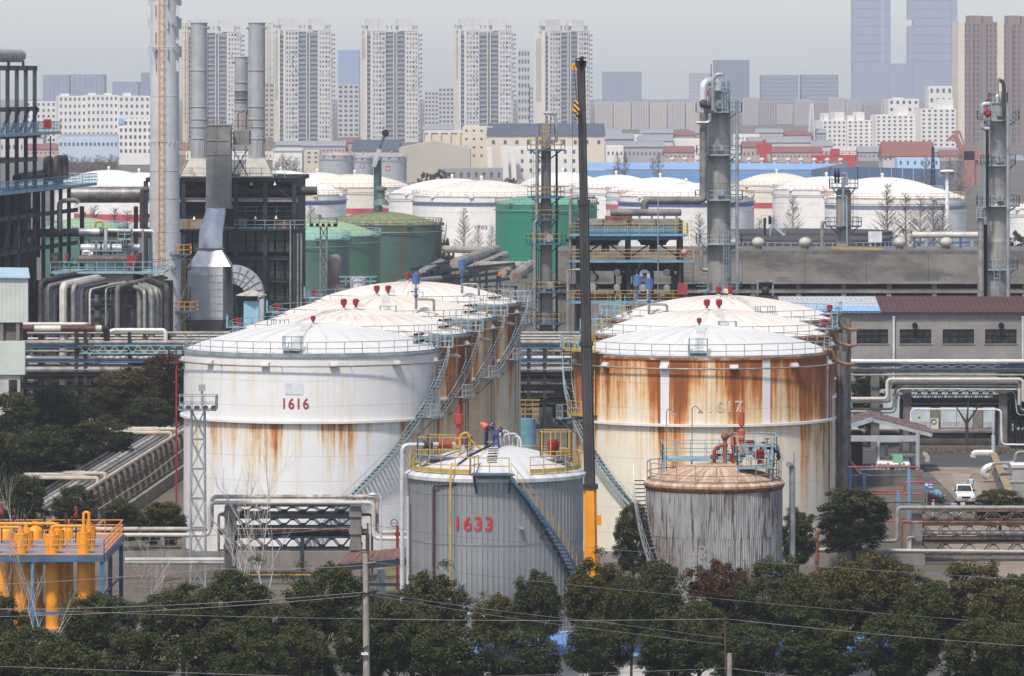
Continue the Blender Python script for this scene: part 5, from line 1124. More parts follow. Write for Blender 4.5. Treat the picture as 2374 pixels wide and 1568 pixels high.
# ------------------------------------------------------------ chimney
Yh = 640; cxh = X(381.5, Yh)
ch = thing('chimney', 'tall grey steel chimney with an orange caged ladder at left', 'chimney', (cxh, Yh, 0))
CHM = M('chimney_grey', (.50,.50,.50), .5, .1, var=.07, scl=.4, col2=(.30,.29,.28), thr=(.55,.8), sc2=(.6,.6,.06), amt=.5)
zz = [(1165-176)*0]
lev = [0, Z(770,Yh), Z(700,Yh), Z(600,Yh), Z(538,Yh), Z(460,Yh), Z(396,Yh), Z(330,Yh), Z(222,Yh), Z(110,Yh), Z(0,Yh), Z(-40,Yh)]
for i, (a, b_) in enumerate(zip(lev, lev[1:])):
    r = (37.3 if b_ <= Z(537,Yh) else 35 - 2.2*(i-4)/6)*sc(Yh); r2 = (37.3 if b_ <= Z(537,Yh) else 35 - 2.2*(i-3)/6)*sc(Yh)
    part('shell_section', MB().lathe([(r-.05,a+.02),(r,a+.02),(r,a+.04),(r2,b_-.03),(r2-.05,b_-.03)], n=40), CHM, ch, local=True)
    part('flange_ring', MB().lathe([(r+.01,a),(r+.035,a+.01),(r+.035,a+.05),(r+.01,a+.06)], n=40), CHM, ch, local=True)
rt = 33*sc(Yh)
for j, yc in enumerate((0, 25, 55, 88, 120, 152)):
    for k in range(4):
        a = k*pi/2 + (pi/4 if j % 2 else 0) + .25; part('strake', MB().box(-.04,.04,-.36,.02,Z(yc+13,Yh),Z(yc-13,Yh)), CHM, ch, local=True).__setattr__('location', at(rt,a,0)); ch.children[-1].rotation_euler = (0,0,a)
for k in range(18):
    part('lug', MB().box(-.04,.04,-.12,0,-.2,.2), CHM, ch, local=True).location = at(34.6*sc(Yh), 2*pi*k/18, Z(331,Yh)); ch.children[-1].rotation_euler = (0,0,2*pi*k/18)
la = R(-9); rl = 36*sc(Yh)
part('caged_ladder', MB().ladder(at(rl+.1,la,Z(640,Yh)), at(rl+.02,la,Z(-30,Yh)), .62, (1,0,0), (0,-1,0), r=.026, step=.8), LADOR, ch, local=True)
for x_, y_ in ((33,56),(-27,116),(40,116)): part('sample_port', MB().cyl((x_*sc(Yh)*.7,-1.4,Z(y_,Yh)),(x_*sc(Yh)*.8,-2.1,Z(y_,Yh)),.3,n=12), STEEL, ch, local=True)
for yy, x_ in ((588, 60), (720, 75)):
    z_ = Z(yy,Yh); w = x_*sc(Yh)
    o = part('service_platform', MB().box(0,w,-1.5,1.5,z_-.15,z_), BLUEST, ch, local=True); part('platform_railing', MB().rail([(.3,-1.5,z_),(w,-1.5,z_),(w,1.5,z_)], h=1.15, sp=.8, r=.035), LADOR, o, local=True)
    [part('platform_strut', MB().bar((1.2,q_,z_-2),(w-.4,q_,z_-.1),.14), BLUEST, ch, local=True) for q_ in (-1.4,1.2)]
for yy in (585, 617, 660): part('manhole', MB().cyl((1.0,-1.6,Z(yy,Yh)),(1.05,-2.1,Z(yy,Yh)),.26,n=12), STEEL, ch, local=True)
ys_ = thing('stair_tower', 'yellow caged stair tower right of the chimney foot', 'stair', (X(432,648),648,0))
for j, (ya_, yb_) in enumerate(((602,622),(665,700),(712,735),(750,790))):
    w = 10*sc(648); part('landing', MB().box(-w,w,-1,1,Z(yb_,648)-.15,Z(yb_,648)), BLUEST, ys_, local=True); part('landing_railing', MB().rail([(-w,-1,Z(yb_,648)),(w,-1,Z(yb_,648)),(w,1,Z(yb_,648))], h=Z(ya_,648)-Z(yb_,648), mid=(.4,.8,1.2), sp=.6, r=.035), YELLOW, ys_, local=True)
part('ladder', MB().ladder((-.4,-1.1,Z(790,648)),(-.4,-1.1,Z(600,648)),.6,(1,0,0),(0,-1,0),r=.04), YELLOW, ys_, local=True)
part('flight', MB().bar((-.9,.3,Z(700,648)),(.9,.3,Z(628,648)),.12,.3).bar((.9,.6,Z(735,648)),(-.9,.6,Z(700,648)),.12,.3), TEAL, ys_, local=True)
for sx in (-.9,.9): part('post', MB().bar((sx,1,0),(sx,1,Z(600,648)),.16), DSTEEL, ys_, local=True)

# ------------------------------------------------------------ furnace block with stacks
Yf = 662; fb = thing('furnace', 'large black steel-framed furnace block with dark green panels', 'furnace', (X(580,Yf),Yf,0))
xl, xr, xs_ = X(338,Yf), X(686,Yf), X(708,Yf+26); zt = Z(412,Yf)
GPAN = M('dark_green_panel', (.020,.042,.034), .55, .1, var=.4, scl=.7, col2=(.09,.06,.04), thr=(.55,.75), sc2=(1,1,.3))
part('core', MB().box(xl+.3,xr-.3,Yf+2.6,Yf+24,0,zt-1), BLACK, fb)
part('roof_slab', MB().add([(xl,Yf-.4,zt-.5),(xr+.3,Yf-.4,zt-.5),(xs_+.5,Yf+26,zt-.5),(xl,Yf+26,zt-.5),(xl,Yf-.4,zt),(xr+.3,Yf-.4,zt),(xs_+.5,Yf+26,zt),(xl,Yf+26,zt)], [(0,3,2,1),(4,5,6,7),(0,1,5,4),(1,2,6,5),(2,3,7,6)]), BLACK, fb)
part('side_wall', MB().add([(xr+.1,Yf+1,0),(xs_,Yf+26,0),(xs_,Yf+26,zt-.5),(xr+.1,Yf+1,zt-.5),(xr-.2,Yf+1,0),(xs_-.3,Yf+26,0),(xs_-.3,Yf+26,zt-.5),(xr-.2,Yf+1,zt-.5)], [(0,1,2,3),(7,6,5,4),(1,5,6,2),(0,3,7,4)]), BLACK, fb)
CB = [338, 425, 547, 614.5, 682]
for x_ in CB: part('column', MB().ibeam((X(x_,Yf),Yf,0),(X(x_,Yf),Yf,zt-.4),.55,.5,.08), DSTEEL, fb)
for yy, m_ in ((417,BLACK),(463,GREYP),(500,BLACK),(530,TEAL),(598,DSTEEL),(650,DSTEEL),(700,DSTEEL)): part('beam', MB().ibeam((xl,Yf-.1,Z(yy,Yf)),(xr+.2,Yf-.1,Z(yy,Yf)),.3,.5,.06), m_, fb)
part('gallery_deck', MB().box(xl,xr+1.2,Yf-.6,Yf+2.4,Z(530,Yf)-.15,Z(530,Yf)), DSTEEL, fb)
part('gallery_railing', MB().rail([(X(545,Yf),Yf-.5,Z(530,Yf)),(xr+1.1,Yf-.5,Z(530,Yf)),(xr+1.1,Yf+2.3,Z(530,Yf))], h=1.1, sp=1.3, r=.035), TEAL, fb)
part('gallery_railing', MB().rail([(X(545,Yf),Yf+2,Z(500,Yf)),(xr,Yf+2,Z(500,Yf))], h=1.1, sp=1.3, r=.03), TEAL, fb)
for a, b_ in zip(CB[1:], CB[2:]):
    nx = max(2, round((b_-a)/22)); 
    for i in range(nx):
        for j, (ya_, yb_) in enumerate(((536,560),(561,585),(602,625),(626,648),(654,676),(677,698),(704,740),(741,780))):
            xa_ = X(a+(b_-a)*i/nx,Yf)+.12; xb_ = X(a+(b_-a)*(i+1)/nx,Yf)-.12
            part('wall_panel', MB().box(xa_+.0,xb_,Yf+.35+.03*((i+j)%2),Yf+.6,Z(yb_,Yf)+.05,Z(ya_,Yf)), GPAN, fb)
for a, b_ in ((425,545),(550,610),(618,680)): part('brace', MB().bar((X(a,Yf),Yf+.3,Z(420,Yf)),(X(b_,Yf),Yf+.3,Z(463,Yf)),.14).bar((X(b_,Yf),Yf+.3,Z(420,Yf)),(X((a+b_)/2,Yf),Yf+.3,Z(440,Yf)),.12), DSTEEL, fb)
part('roof_railing', MB().rail([(X(418,Yf),Yf-.3,zt),(X(660,Yf),Yf-.3,zt)], h=1.25, sp=1.4, r=.035), TEAL, fb)
part('burner_duct', MB().cyl(W(420,442,Yf+1.5), W(735,442,Yf+1.5), .55, n=12), DARKP, fb); part('duct_strut', MB().bar(W(708,450,Yf+1.5), W(735,443,Yf+1.5), .15), BLACK, fb)
part('panel_box', MB().cbox(W(443,521,Yf-.2),3.,.5,1.5), M('rust_box', (.25,.2,.15), .7, col2=(.15,.07,.03), thr=(.5,.65)), fb); part('panel_box', MB().cbox(W(563,513,Yf+1),1.1,.5,1.2), GREYP, fb); part('panel_box', MB().cbox(W(658,521,Yf-.2),2.,.4,1.), RUSTY, fb)
for i, (x_, y_) in enumerate(((450,505),(592,504),(582,425),(637,425),(640,503))): part('work_lamp', MB().lathe([(.06,.2),(.28,-.2)], W(x_,y_,Yf-.3), 10), STEEL, fb)
for x_ in (675, 692, 700): part('side_pipe', MB().cyl((X(x_,Yf+2),Yf-.6,0),(X(x_,Yf+2),Yf-.6,Z(510 if x_ == 675 else 540,Yf)),.12,n=7), GREYP, fb)
SG_ = 'grey exhaust stacks on the furnace'
SCM = M('stack_grey', (.38,.38,.385), .45, .25, var=.08, scl=.5, col2=(.24,.22,.20), thr=(.55,.8), sc2=(.7,.7,.1), amt=.6)
CONEM = M('stained_cone', (.42,.39,.34), .6, .1, var=.15, col2=(.22,.12,.06), thr=(.5,.75), sc2=(.8,.8,.3))
def exh(lb, x, w, ytop, ycone, ybase, wbase, Yq_, lad=0):
    t = thing('exhaust_stack', lb, 'exhaust stack', (X(x,Yq_),Yq_,Z(ybase,Yq_)), SG_); r = w*sc(Yq_)/2; z0 = Z(ybase,Yq_); c = V(X(x,Yq_),Yq_,0)
    ys = [ytop, ytop+(ycone-ytop)*.35, ytop+(ycone-ytop)*.62, ycone-90, ycone-72, ycone-45, ycone]
    for a, b_ in zip(ys, ys[1:]):
        part('shell_section', MB().lathe([(r-.06,Z(b_,Yq_)+.03),(r,Z(b_,Yq_)+.03),(r,Z(a,Yq_)-.02),(r-.06,Z(a,Yq_)-.02)], c, 32), SCM, t)
        part('flange', MB().lathe([(r,Z(a,Yq_)-.06),(r+.09,Z(a,Yq_)-.05),(r+.09,Z(a,Yq_)+.05),(r-.05,Z(a,Yq_)+.06)], c, 32), SCM, t)
    if ycone < ybase:
        hb = wbase*sc(Yq_)/2; hr = r*1.02
        part('transition_cone', MB().frus(c.x-hb,c.x+hb,Yq_-hb*.8,Yq_+hb*.8,z0,c.x-hr,c.x+hr,Yq_-hr,Yq_+hr,Z(ycone,Yq_)), CONEM, t)
    if lad:
        xx = c.x + lad*(r+.35); part('caged_ladder', MB().ladder((xx,Yq_-.2,Z(ycone,Yq_)),(xx,Yq_-.2,Z(ytop+2,Yq_)),.5,(0,1,0),(lad,0,0),r=.035,step=.6), YELLOW, t)
        part('ladder_foot', MB().bar((xx,Yq_-.2,Z(ycone,Yq_)),(xx+lad*1.2,Yq_-.2,z0),.1), YELLOW, t)
    part('sample_port', MB().cyl((c.x+r*.8,Yq_-r*.5,Z(ytop+12,Yq_)),(c.x+r*1.15,Yq_-r*.8,Z(ytop+12,Yq_)),.14).cyl((c.x-r*.9,Yq_-r*.4,Z(ytop+12,Yq_)),(c.x-r*1.2,Yq_-r*.5,Z(ytop+12,Yq_)),.14), STEEL, t)
    for a in range(10): part('stiffener', MB().bar(at(r+.03,a*.63,Z(ycone-8,Yq_),c.xy), at(r+.03,a*.63,Z(ycone-44,Yq_),c.xy), .08), SCM, t)
    return t
exh('left grey exhaust stack with yellow ladder, on the furnace', 461, 38.5, 53, 366, 408, 82, 670, -1)
exh('right grey exhaust stack with yellow ladder, on the furnace', 595, 39, 53, 366, 408, 76, 670, 1)
exh('short grey exhaust stack between the two tall ones', 559, 31, 132, 300, 330, 31, 676)
DUCTC = M('grey_duct_plate', (.20,.195,.185), .65, .1, var=.15, scl=.6, col2=(.11,.10,.09), thr=(.5,.75), sc2=(1,1,.1))
fd = thing('flue_gas_duct', 'flat grey plate duct with silver elbow and hopper box before the furnace', 'duct', (X(495,655),655,0)); Yd = 655
part('upper_duct', MB().box(X(477,Yd),X(534,Yd),Yd,Yd+3.4,Z(480,Yd),Z(290,Yd)), DUCTC, fd)
for yy in (290, 325, 358): part('duct_rib', MB().box(X(476,Yd),X(535,Yd),Yd-.08,Yd+3.5,Z(yy,Yd)-.08,Z(yy,Yd)+.06), DUCTC, fd)
for x_ in (477.5, 501, 533): part('duct_rib', MB().box(X(x_,Yd)-.06,X(x_,Yd)+.06,Yd-.1,Yd,Z(358,Yd),Z(290,Yd)), DUCTC, fd)
part('bypass_box', MB().box(X(538,Yd),X(579,Yd+4),Yd+2,Yd+7,Z(336,Yd),Z(303,Yd)), DUCTC, fd)
part('bypass_railing', MB().rail([(X(538,Yd),Yd+2,Z(302,Yd)),(X(582,Yd),Yd+2,Z(302,Yd))], h=1.2, sp=1., r=.035).tube(fil([W(552,300,Yd+3),W(552,262,Yd+3),W(566,258,Yd+3)],.3),.08,6).tube(fil([W(570,300,Yd+3),W(570,262,Yd+3),W(575,258,Yd+3)],.3),.1,6).rail([W(480,289,Yd+1),W(516,289,Yd+1)],h=.9,sp=1.), RUSTY, fd)
part('damper_stair', MB().ladder(W(556,408,Yd+5),W(556,338,Yd+5),1.4,(1,0,0),None,cage=False,step=.6).bar(W(535,408,Yd+5),W(575,345,Yd+5),.12).bar(W(575,408,Yd+5),W(540,345,Yd+5),.12), BLACK, fd)
part('flange_plate', MB().box(X(475,Yd),X(537,Yd),Yd-.05,Yd+3.6,Z(548,Yd)+3.5,Z(476,Yd)), DUCTC, fd)
el = MB(); n_ = 12; ringsv = []
for i in range(n_+1):
    f = i/n_; yv = 482 + (573-482)*f; xc = 501.5 - 8.5*min(1, max(0,(f-.1)/.5)); hw = (22.5 + 5.5*math.sin(min(1,f*1.2)*pi/2)); Yoff = Yd - 1.4 - 3.0*math.sin(pi*min(1,f*1.0)*.5)
    for k in range(24):
        a = 2*pi*k/24; el.v.append((X(xc,Yd)+hw*sc(Yd)*math.cos(a), Yoff+1.5*math.sin(a), Z(yv,Yd)-.55*math.sin(a)*(1-f)*0))
for i in range(n_):
    for k in range(24): el.f.append((i*24+k, i*24+(k+1)%24, (i+1)*24+(k+1)%24, (i+1)*24+k))
part('elbow', el, SILVER, fd, ang=60)
part('elbow_flange', MB().lathe([(1.5,0),(1.72,.02),(1.72,.2),(1.5,.22)], (X(493,Yd),Yd-4.4,Z(575,Yd)), 24), STEEL, fd)
xa_, xm, xb_ = X(442,Yd), X(524,Yd), X(541,Yd); yA = Yd-7; yB = Yd-1
part('transition', MB().frus(xa_,xb_,yA,yB,Z(613,Yd),X(465,Yd),X(520,Yd),yA+1.1,yA+4.1,Z(577,Yd)), SILVER, fd)
SBOX = M('silver_box', (.42,.425,.43), .5, .1, var=.1, scl=.6, col2=(.22,.21,.2), thr=(.55,.8))
part('hopper_box', MB().add([(xa_,yA,Z(735,Yd)),(xm,yA,Z(735,Yd)),(xb_,yB,Z(735,Yd)),(xa_,yB,Z(735,Yd)),(xa_,yA,Z(613,Yd)),(xm,yA,Z(613,Yd)),(xb_,yB,Z(613,Yd)),(xa_,yB,Z(613,Yd))], [(0,3,2,1),(4,5,6,7),(0,1,5,4),(1,2,6,5),(2,3,7,6),(3,0,4,7)]), SBOX, fd)
for i in range(7):
    for j in range(5):
        xA = xa_+(xm-xa_)*j/5; zA_ = Z(618+16.5*(i+1)*.98,Yd); part('box_panel', MB().box(xA+.06,xA+(xm-xa_)/5-.04,yA-.06,yA,zA_+.05,zA_+16*.98*sc(Yd)-.03), SBOX if i else SILVER, fd)
part('hopper', MB().frus(xa_+.6,xm-.6,yA+1,yB-1,Z(800,Yd),xa_,xm,yA+.02,yB,Z(735,Yd)), M('dark_hopper',(.10,.10,.10),.6), fd)
cv = MB(); cxv, czv = X(544,Yd), Z(684,Yd)
for ri, rr2 in ((0, 72*sc(Yd)), (1, 30*sc(Yd))):
    for i in range(13):
        a = pi/2*i/12
        for yy in (Yd-5.5, Yd-2): cv.v.append((cxv+rr2*math.sin(a), yy, czv+rr2*math.cos(a)))
for i in range(12):
    o0, o1, i0, i1 = 2*i, 2*i+2, 26+2*i, 28+2*i
    cv.f += [(o0,o1,o1+1,o0+1),(i0,i0+1,i1+1,i1),(o0,i0,i1,o1),(o0+1,o1+1,i1+1,i0+1)]
part('curved_duct', cv, SBOX, fd)
rbm = MB()
for i in range(0,13,2):
    a = pi/2*i/12; rbm.bar((cxv+30*sc(Yd)*math.sin(a),Yd-5.56,czv+30*sc(Yd)*math.cos(a)),(cxv+72.5*sc(Yd)*math.sin(a),Yd-5.56,czv+72.5*sc(Yd)*math.cos(a)),.1)
for rr2 in (44, 58): 
    P = [(cxv+rr2*sc(Yd)*math.sin(pi/2*i/12),Yd-5.56,czv+rr2*sc(Yd)*math.cos(pi/2*i/12)) for i in range(13)]
    for a, b_ in zip(P, P[1:]): rbm.bar(a, b_, .08)
part('duct_stiffener', rbm, STEEL, fd); part('lower_duct', MB().box(cxv+30*sc(Yd),cxv+72*sc(Yd),Yd-5.5,Yd-2,0,czv), SBOX, fd)
# light blue post tower with a conical hat
bt = thing('vent_tower', 'light blue square vent tower with a conical cap', 'tower', (X(583,562),562,0))
part('shaft', MB().box(-17.5*sc(562),17.5*sc(562),-.8,.8,0,Z(697,562)), M('light_blue_wall', (.25,.46,.56), .6, var=.08), bt, local=True)
part('louvre', MB().lathe([(15*sc(562),Z(697,562)),(15*sc(562),Z(684,562))], n=10), GLASSD, bt, local=True)
part('cap', MB().lathe([(36*sc(562),Z(685,562)),(36.2*sc(562),Z(683.5,562)),(12*sc(562),Z(675,562)),(.02,Z(673,562))], n=8), M('rusty_cream_cap', (.45,.42,.35), .7, col2=(.25,.13,.06), thr=(.5,.65), sc2=(2,2,2)), bt, local=True)
for k in range(6): part('bracket', MB().bar(at(.8,k*1.05,Z(697,562)), at(1.5,k*1.05,Z(685,562)), .08), DSTEEL, bt, local=True)

# ------------------------------------------------------------ exchanger platform, mid left
Ye = 600; ex = thing('exchanger_platform', 'light blue railed platform carrying heat exchangers in front of the chimney', 'platform', (X(250,Ye),Ye,0))
za = Z(630,Ye); xa_, xb_ = X(117,Ye), X(380,Ye)
part('deck', MB().box(xa_,xb_,Ye,Ye+9,za-.2,za), TEAL, ex); part('railing', MB().rail([(xa_,Ye,za),(X(352,Ye),Ye,za),(xb_,Ye+7,za)], h=1.15, sp=1.1, r=.035), TEAL, ex)
part('concrete_beam', MB().box(X(140,Ye),X(308,Ye),Ye+.6,Ye+8,za-1.5,za-.2), CONC, ex)
for x_ in (144, 224, 303, 360): part('concrete_column', MB().box(X(x_,Ye)-.35,X(x_,Ye)+.35,Ye+1,Ye+1.7,0,za-1.5), DCONC, ex)
for ya_, r, xl_, xr_, m_, dy in ((573.5,.42,186,325,SILVER,5),(590,.42,193,290,SILVER,4),(600.5,.46,178,318,M('brown_exchanger',(.10,.07,.06),.6,var=.25),2),(557,.3,205,300,DARKP,6)):
    e_ = part('exchanger_shell', MB().tube([W(xl_,ya_,Ye+dy),W(xl_+2,ya_,Ye+dy),W(xr_-2,ya_,Ye+dy),W(xr_,ya_,Ye+dy)],[r*.6,r,r,r*.6],16), m_, ex)
    for f in (.12,.88): part('flange', MB().cyl(W(xl_+(xr_-xl_)*f,ya_,Ye+dy),W(xl_+(xr_-xl_)*f+2.,ya_,Ye+dy),r*1.22,n=16), m_, e_)
for ya_, yb_, xl_, xr_ in ((560,582,207,280),(535,555,270,300)):
    f_ = part('access_frame', MB().box(X(xl_,Ye),X(xr_,Ye),Ye+2.5,Ye+4.4,Z(yb_,Ye)-.12,Z(yb_,Ye)), LBLUE, ex); part('frame_railing', MB().rail([(X(xl_,Ye),Ye+2.5,Z(yb_,Ye)),(X(xr_,Ye),Ye+2.5,Z(yb_,Ye)),(X(xr_,Ye),Ye+4.4,Z(yb_,Ye))], h=1.1, sp=.7, r=.04).ladder(W(xl_+10,yb_+14,Ye+2.4),W(xl_+10,yb_,Ye+2.4),.6,(1,0,0),None,False).ladder(W(xr_-14,yb_+14,Ye+2.4),W(xr_-14,yb_,Ye+2.4),.6,(1,0,0),None,False), LBLUE, f_)
for x_, y0_, y1_, r, m_ in ((222,560,630,.16,GREYP),(245,530,580,.2,SILVER),(234,560,600,.12,DARKP),(257,560,590,.12,DARKP),(331,532,625,.16,GREYP),(320,585,630,.45,DARKP),(198,585,612,.4,SILVER),(130,585,625,.6,DARKP),(292,545,575,.2,DARKP),(300,570,625,.14,DARKP)): part('riser', MB().cyl(W(x_,y1_,Ye+3),W(x_,y0_,Ye+3),r,n=9), m_, ex)
part('loop_pipe', MB().tube(fil([W(193,590,Ye+2),W(193,583,Ye+2),W(208,583,Ye+2),W(208,592,Ye+2)],.3),.2,9).tube(fil([W(250,533,Ye+6),W(358,535,Ye+6),W(358,585,Ye+6)],.5),.2,9), SILVER, ex)
part('red_sign', MB().cbox(W(304,604,Ye+.3),1.,.1,1.2), RED, ex); part('red_cabinet', MB().add([W(150,602,Ye+2),W(154,588,Ye+2),W(159,589,Ye+2),W(156,603,Ye+2)],[(0,1,2,3)]).cbox(W(154,596,Ye+2.3),.3,.3,.6), RED, ex)
tarp = MB(); nx_, ny_ = 14, 5
for j in range(ny_+1):
    for i in range(nx_+1): 
        p = W(134+46*i/nx_, 604+ (9+7*j/ny_)*(.6+.4*i/nx_)*.9 + 2*math.sin(i*1.7+j), Ye-.1-.12*math.sin(i*1.3+j*2)); p.y += .25*j*(.5 if i % 2 else 1); tarp.v.append(tuple(p))
for j in range(ny_):
    for i in range(nx_): tarp.f.append((j*(nx_+1)+i, j*(nx_+1)+i+1, (j+1)*(nx_+1)+i+1, (j+1)*(nx_+1)+i))
single('tarpaulin', tarp, M('green_tarp', (.03,.28,.17), .6, var=.25, scl=1.5), 'crumpled green tarpaulin hanging on the exchanger platform railing', 'tarpaulin')
vp = thing('pipe_bank', 'bank of upright grey pipes bending into the exchanger platform', 'pipe bank', (X(240,594),594,0))
for i, (x_, yt, r, m_) in enumerate([(94,652,.32,DARKP),(108,664,.34,GREYP),(117,664,.24,GREYP),(127,669,.24,GREYP),(146,661,.44,PALEP),(169,663,.3,GREYP),(178,668,.28,GREYP),(187,665,.26,PALEP),(208,671,.12,PALEP),(272,664,.3,DCONC),(282,665,.16,BROWNP),(323,669,.3,GREYP),(335,674,.22,GREYP),(350,672,.36,GREYP),(362,670,.3,GREYP),(371,668,.24,GREYP),(387,663,.34,DARKP),(245,668,.1,GREYP),(158,668,.2,DARKP),(200,674,.2,DARKP)]):
    Yv = 590 + (i % 4)*1.1; s_ = -1 if x_ > 300 else 1
    part('pipe', MB().tube(fil([(X(x_,Yv),Yv,0), (X(x_,Yv),Yv,Z(yt,Yv)), (X(x_,Yv)+s_*2.2,Yv+7,Z(yt,Yv)+.35), (X(x_,Yv)+s_*4.2,Yv+14,Z(yt,Yv)+.5)], .7), r, 9), m_, vp)
for x_ in (120, 200, 262, 290, 310, 345): part('steel_post', MB().bar((X(x_,600),600,0),(X(x_,600),600,Z(672,600)),.3), DSTEEL, vp)
part('cross_beam', MB().bar(W(92,678,600),W(390,678,600),.3,.4).bar(W(92,712,600),W(390,708,600),.2,.3), DSTEEL, vp)
hv = part('receiver_drum', MB().tube([W(152,734,604),W(155,734,604),W(248,734,604),W(251,734,604)],[.6,1.0,1.0,.6],18), SILVER, vp)
part('blue_access_deck', MB().box(X(157,602),X(270,602),601,604,Z(716,602)-.1,Z(716,602)).rail([W(157,716,601),W(270,716,601)],h=1.1,sp=.9,r=.04).ladder(W(262,770,601),W(262,690,601),.6,(1,0,0),None,False), LBLUE, vp)
part('blue_access_deck', MB().box(X(230,602),X(270,602),601,604,Z(690,602)-.1,Z(690,602)).rail([W(230,690,601),W(270,690,601)],h=1.1,sp=.7,r=.04), LBLUE, vp)
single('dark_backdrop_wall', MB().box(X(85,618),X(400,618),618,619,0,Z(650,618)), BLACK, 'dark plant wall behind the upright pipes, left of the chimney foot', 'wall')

# ------------------------------------------------------------ columns (distillation towers)
def column(lb, x, Y, segs, plats, ybase, m=INSUL, railm=LBLUE, deckm=None, lad=1, vent=None, ports=(), dome=True, laddm=None):
    """segs: (y_top, width px) from the top down; plats: (y, left px, right px)"""
    c = V(X(x,Y),Y,0); t = thing('process_column', lb, 'process column', (c.x,Y,0))
    ys = [s[0] for s in segs] + [ybase]
    for i, (yt, w) in enumerate(segs):
        r = w*sc(Y)/2; r2 = (segs[i-1][1] if i else w)*sc(Y)/2; a, b_ = Z(ys[i+1],Y) if i < len(segs)-1 else 0, Z(yt,Y)
        n_ = max(1, round((b_-a)/3.2))
        for k in range(n_):
            z0_, z1_ = a+(b_-a)*k/n_, a+(b_-a)*(k+1)/n_
            part('shell_section', MB().lathe([(r-.03,z0_+.005),(r,z0_+.005),(r,z1_-.02),(r-.03,z1_-.02)], c, 32), m, t)
        if i and r2 != r: part('skirt_cone', MB().lathe([(r,b_-.01),(r2,b_+.4)], c, 32), m, t)
    r = segs[0][1]*sc(Y)/2; zt_ = Z(segs[0][0],Y)
    if dome: part('dome_head', MB().lathe([(r*math.cos(q), zt_+r*.7*math.sin(q)) for q in [pi/2*k/7 for k in range(7)]] + [(.02,zt_+r*.7)], c, 32), m, t)
    for yp, xl_, xr_ in plats:
        z_ = Z(yp,Y); rr = max(xr_-x, x-xl_)*sc(Y); 
        o = part('platform', MB().lathe([(r*.9,z_-.16),(rr,z_-.16),(rr,z_),(r*.9,z_)], c, 14), deckm or railm, t)
        pm_ = MB(); P = [at(rr, 2*pi*k/14, z_, c.xy) for k in range(14)]; pm_.rail(P, closed=True, h=1.1, sp=1.0, r=.03); part('platform_railing', pm_, railm, o)
        part('platform_bracket', MB().bar(at(r,.9,z_-1.1,c.xy),at(rr*.95,.9,z_-.15,c.xy),.12).bar(at(r,-.9,z_-1.1,c.xy),at(rr*.95,-.9,z_-.15,c.xy),.12), deckm or railm, o)
    pz = sorted(plats)
    for (ya_, *_a), (yb_, *_b) in zip(pz, pz[1:]):
        rr = max(s[1] for s in segs)*sc(Y)/2 + .35; a = R(62)*lad
        part('ladder', MB().ladder(at(rr,a,Z(yb_,Y),c.xy), at(rr,a,Z(ya_,Y),c.xy), .5, at(1,a+pi/2,0), at(1,a,0), cage=True, r=.03, step=.6), laddm or railm, t)
    for (xp, yp, w) in ports:
        rp = w*sc(Y)/2; q = V(X(xp,Y),Y,Z(yp,Y)); part('manway', MB().cyl((q.x,Y-.5,q.z),(q.x,Y-max(s[1] for s in segs)*sc(Y)/2-.35,q.z),rp,n=18), STEEL, t)
    return t, c
c1, c = column('slim grey process column with yellow railings left of the crane boom', 1265.5, 598, [(322,23),(380,23),(470,26),(560,29),(680,31),(770,30)], [(346,1238,1310),(455,1240,1309),(508,1237,1295),(563,1242,1312),(674,1237,1312),(748,1250,1310)], 980, m=M('dark_column',(.17,.165,.155),.55,.2,var=.2,col2=(.08,.07,.06),thr=(.5,.75),sc2=(1.5,1.5,.1)), railm=YELLOW, deckm=BLUEST, lad=-1, laddm=DSTEEL, ports=((1266,333,22),(1272,551,18),(1272,660,18)))
part('vent_line', MB().tube(fil([W(1289,330,597),W(1288,268,597),W(1280,262,597),W(1260,262,597)],.8),.18,9), STEEL, c1); part('lightning_rod', MB().cyl(W(1276,310,597),W(1276,262,597),.04,n=5), BLACK, c1)
part('top_cage', MB().rail([W(1250,312,596),W(1285,312,596),W(1285,312,600),W(1250,312,600)],h=1.3,closed=True,sp=.7,mid=(.45,.9)).ladder(W(1260,346,596.5),W(1260,290,596.5),.5,(1,0,0),(0,-1,0)), YELLOW, c1)
part('side_riser', MB().tube(fil([W(1244,310,596),W(1244,510,596),W(1239,516,596),W(1239,780,596)],.4),.17,8), GREYP, c1); part('side_riser', MB().cyl(W(1290,800,599),W(1290,350,599),.14,n=7), BLACK, c1); part('side_riser', MB().tube([W(1316,800,596),W(1316,625,596),W(1345,625,596)],.2,8), GREYP, c1)
c2, c = column('tall thick grey process column with light blue platforms, right of the crane', 1666, 650, [(215,51),(260,54),(380,55),(470,55),(560,55)], [(210,1641,1694),(258,1612,1719),(357,1630,1719),(461,1617,1722),(563,1615,1720),(673,1615,1720)], 830, ports=((1666,242,21),(1666,341,18),(1668,446,16),(1699,543,16)), lad=1)
part('overhead_line', MB().tube(fil([W(1663,210,648),W(1663,190,648),W(1640,187,647.5),W(1630,196,647),W(1630,455,647)],1.6),9*sc(650),14), SILVER, c2)
part('overhead_line', MB().tube(fil([W(1630,260,646.9),W(1630,461,646.9),W(1620,464,646.9),W(1500,464,646.9),W(1494,470,646.9),W(1494,490,646.9)],1.),9.2*sc(650)*.97,12), M('sooty_lagging', (.17,.16,.145), .6, .1, var=.3, scl=.5), c2)
part('vent_line', MB().tube(fil([W(1652,255,646),W(1652,185,646),W(1660,172,646),W(1676,172,646)],.8),.22,9).cyl(W(1675,168,646),W(1675,176,646),.2), STEEL, c2); part('lightning_rod', MB().cyl(W(1648,200,648),W(1648,148,648),.05,n=5), BLACK, c2)
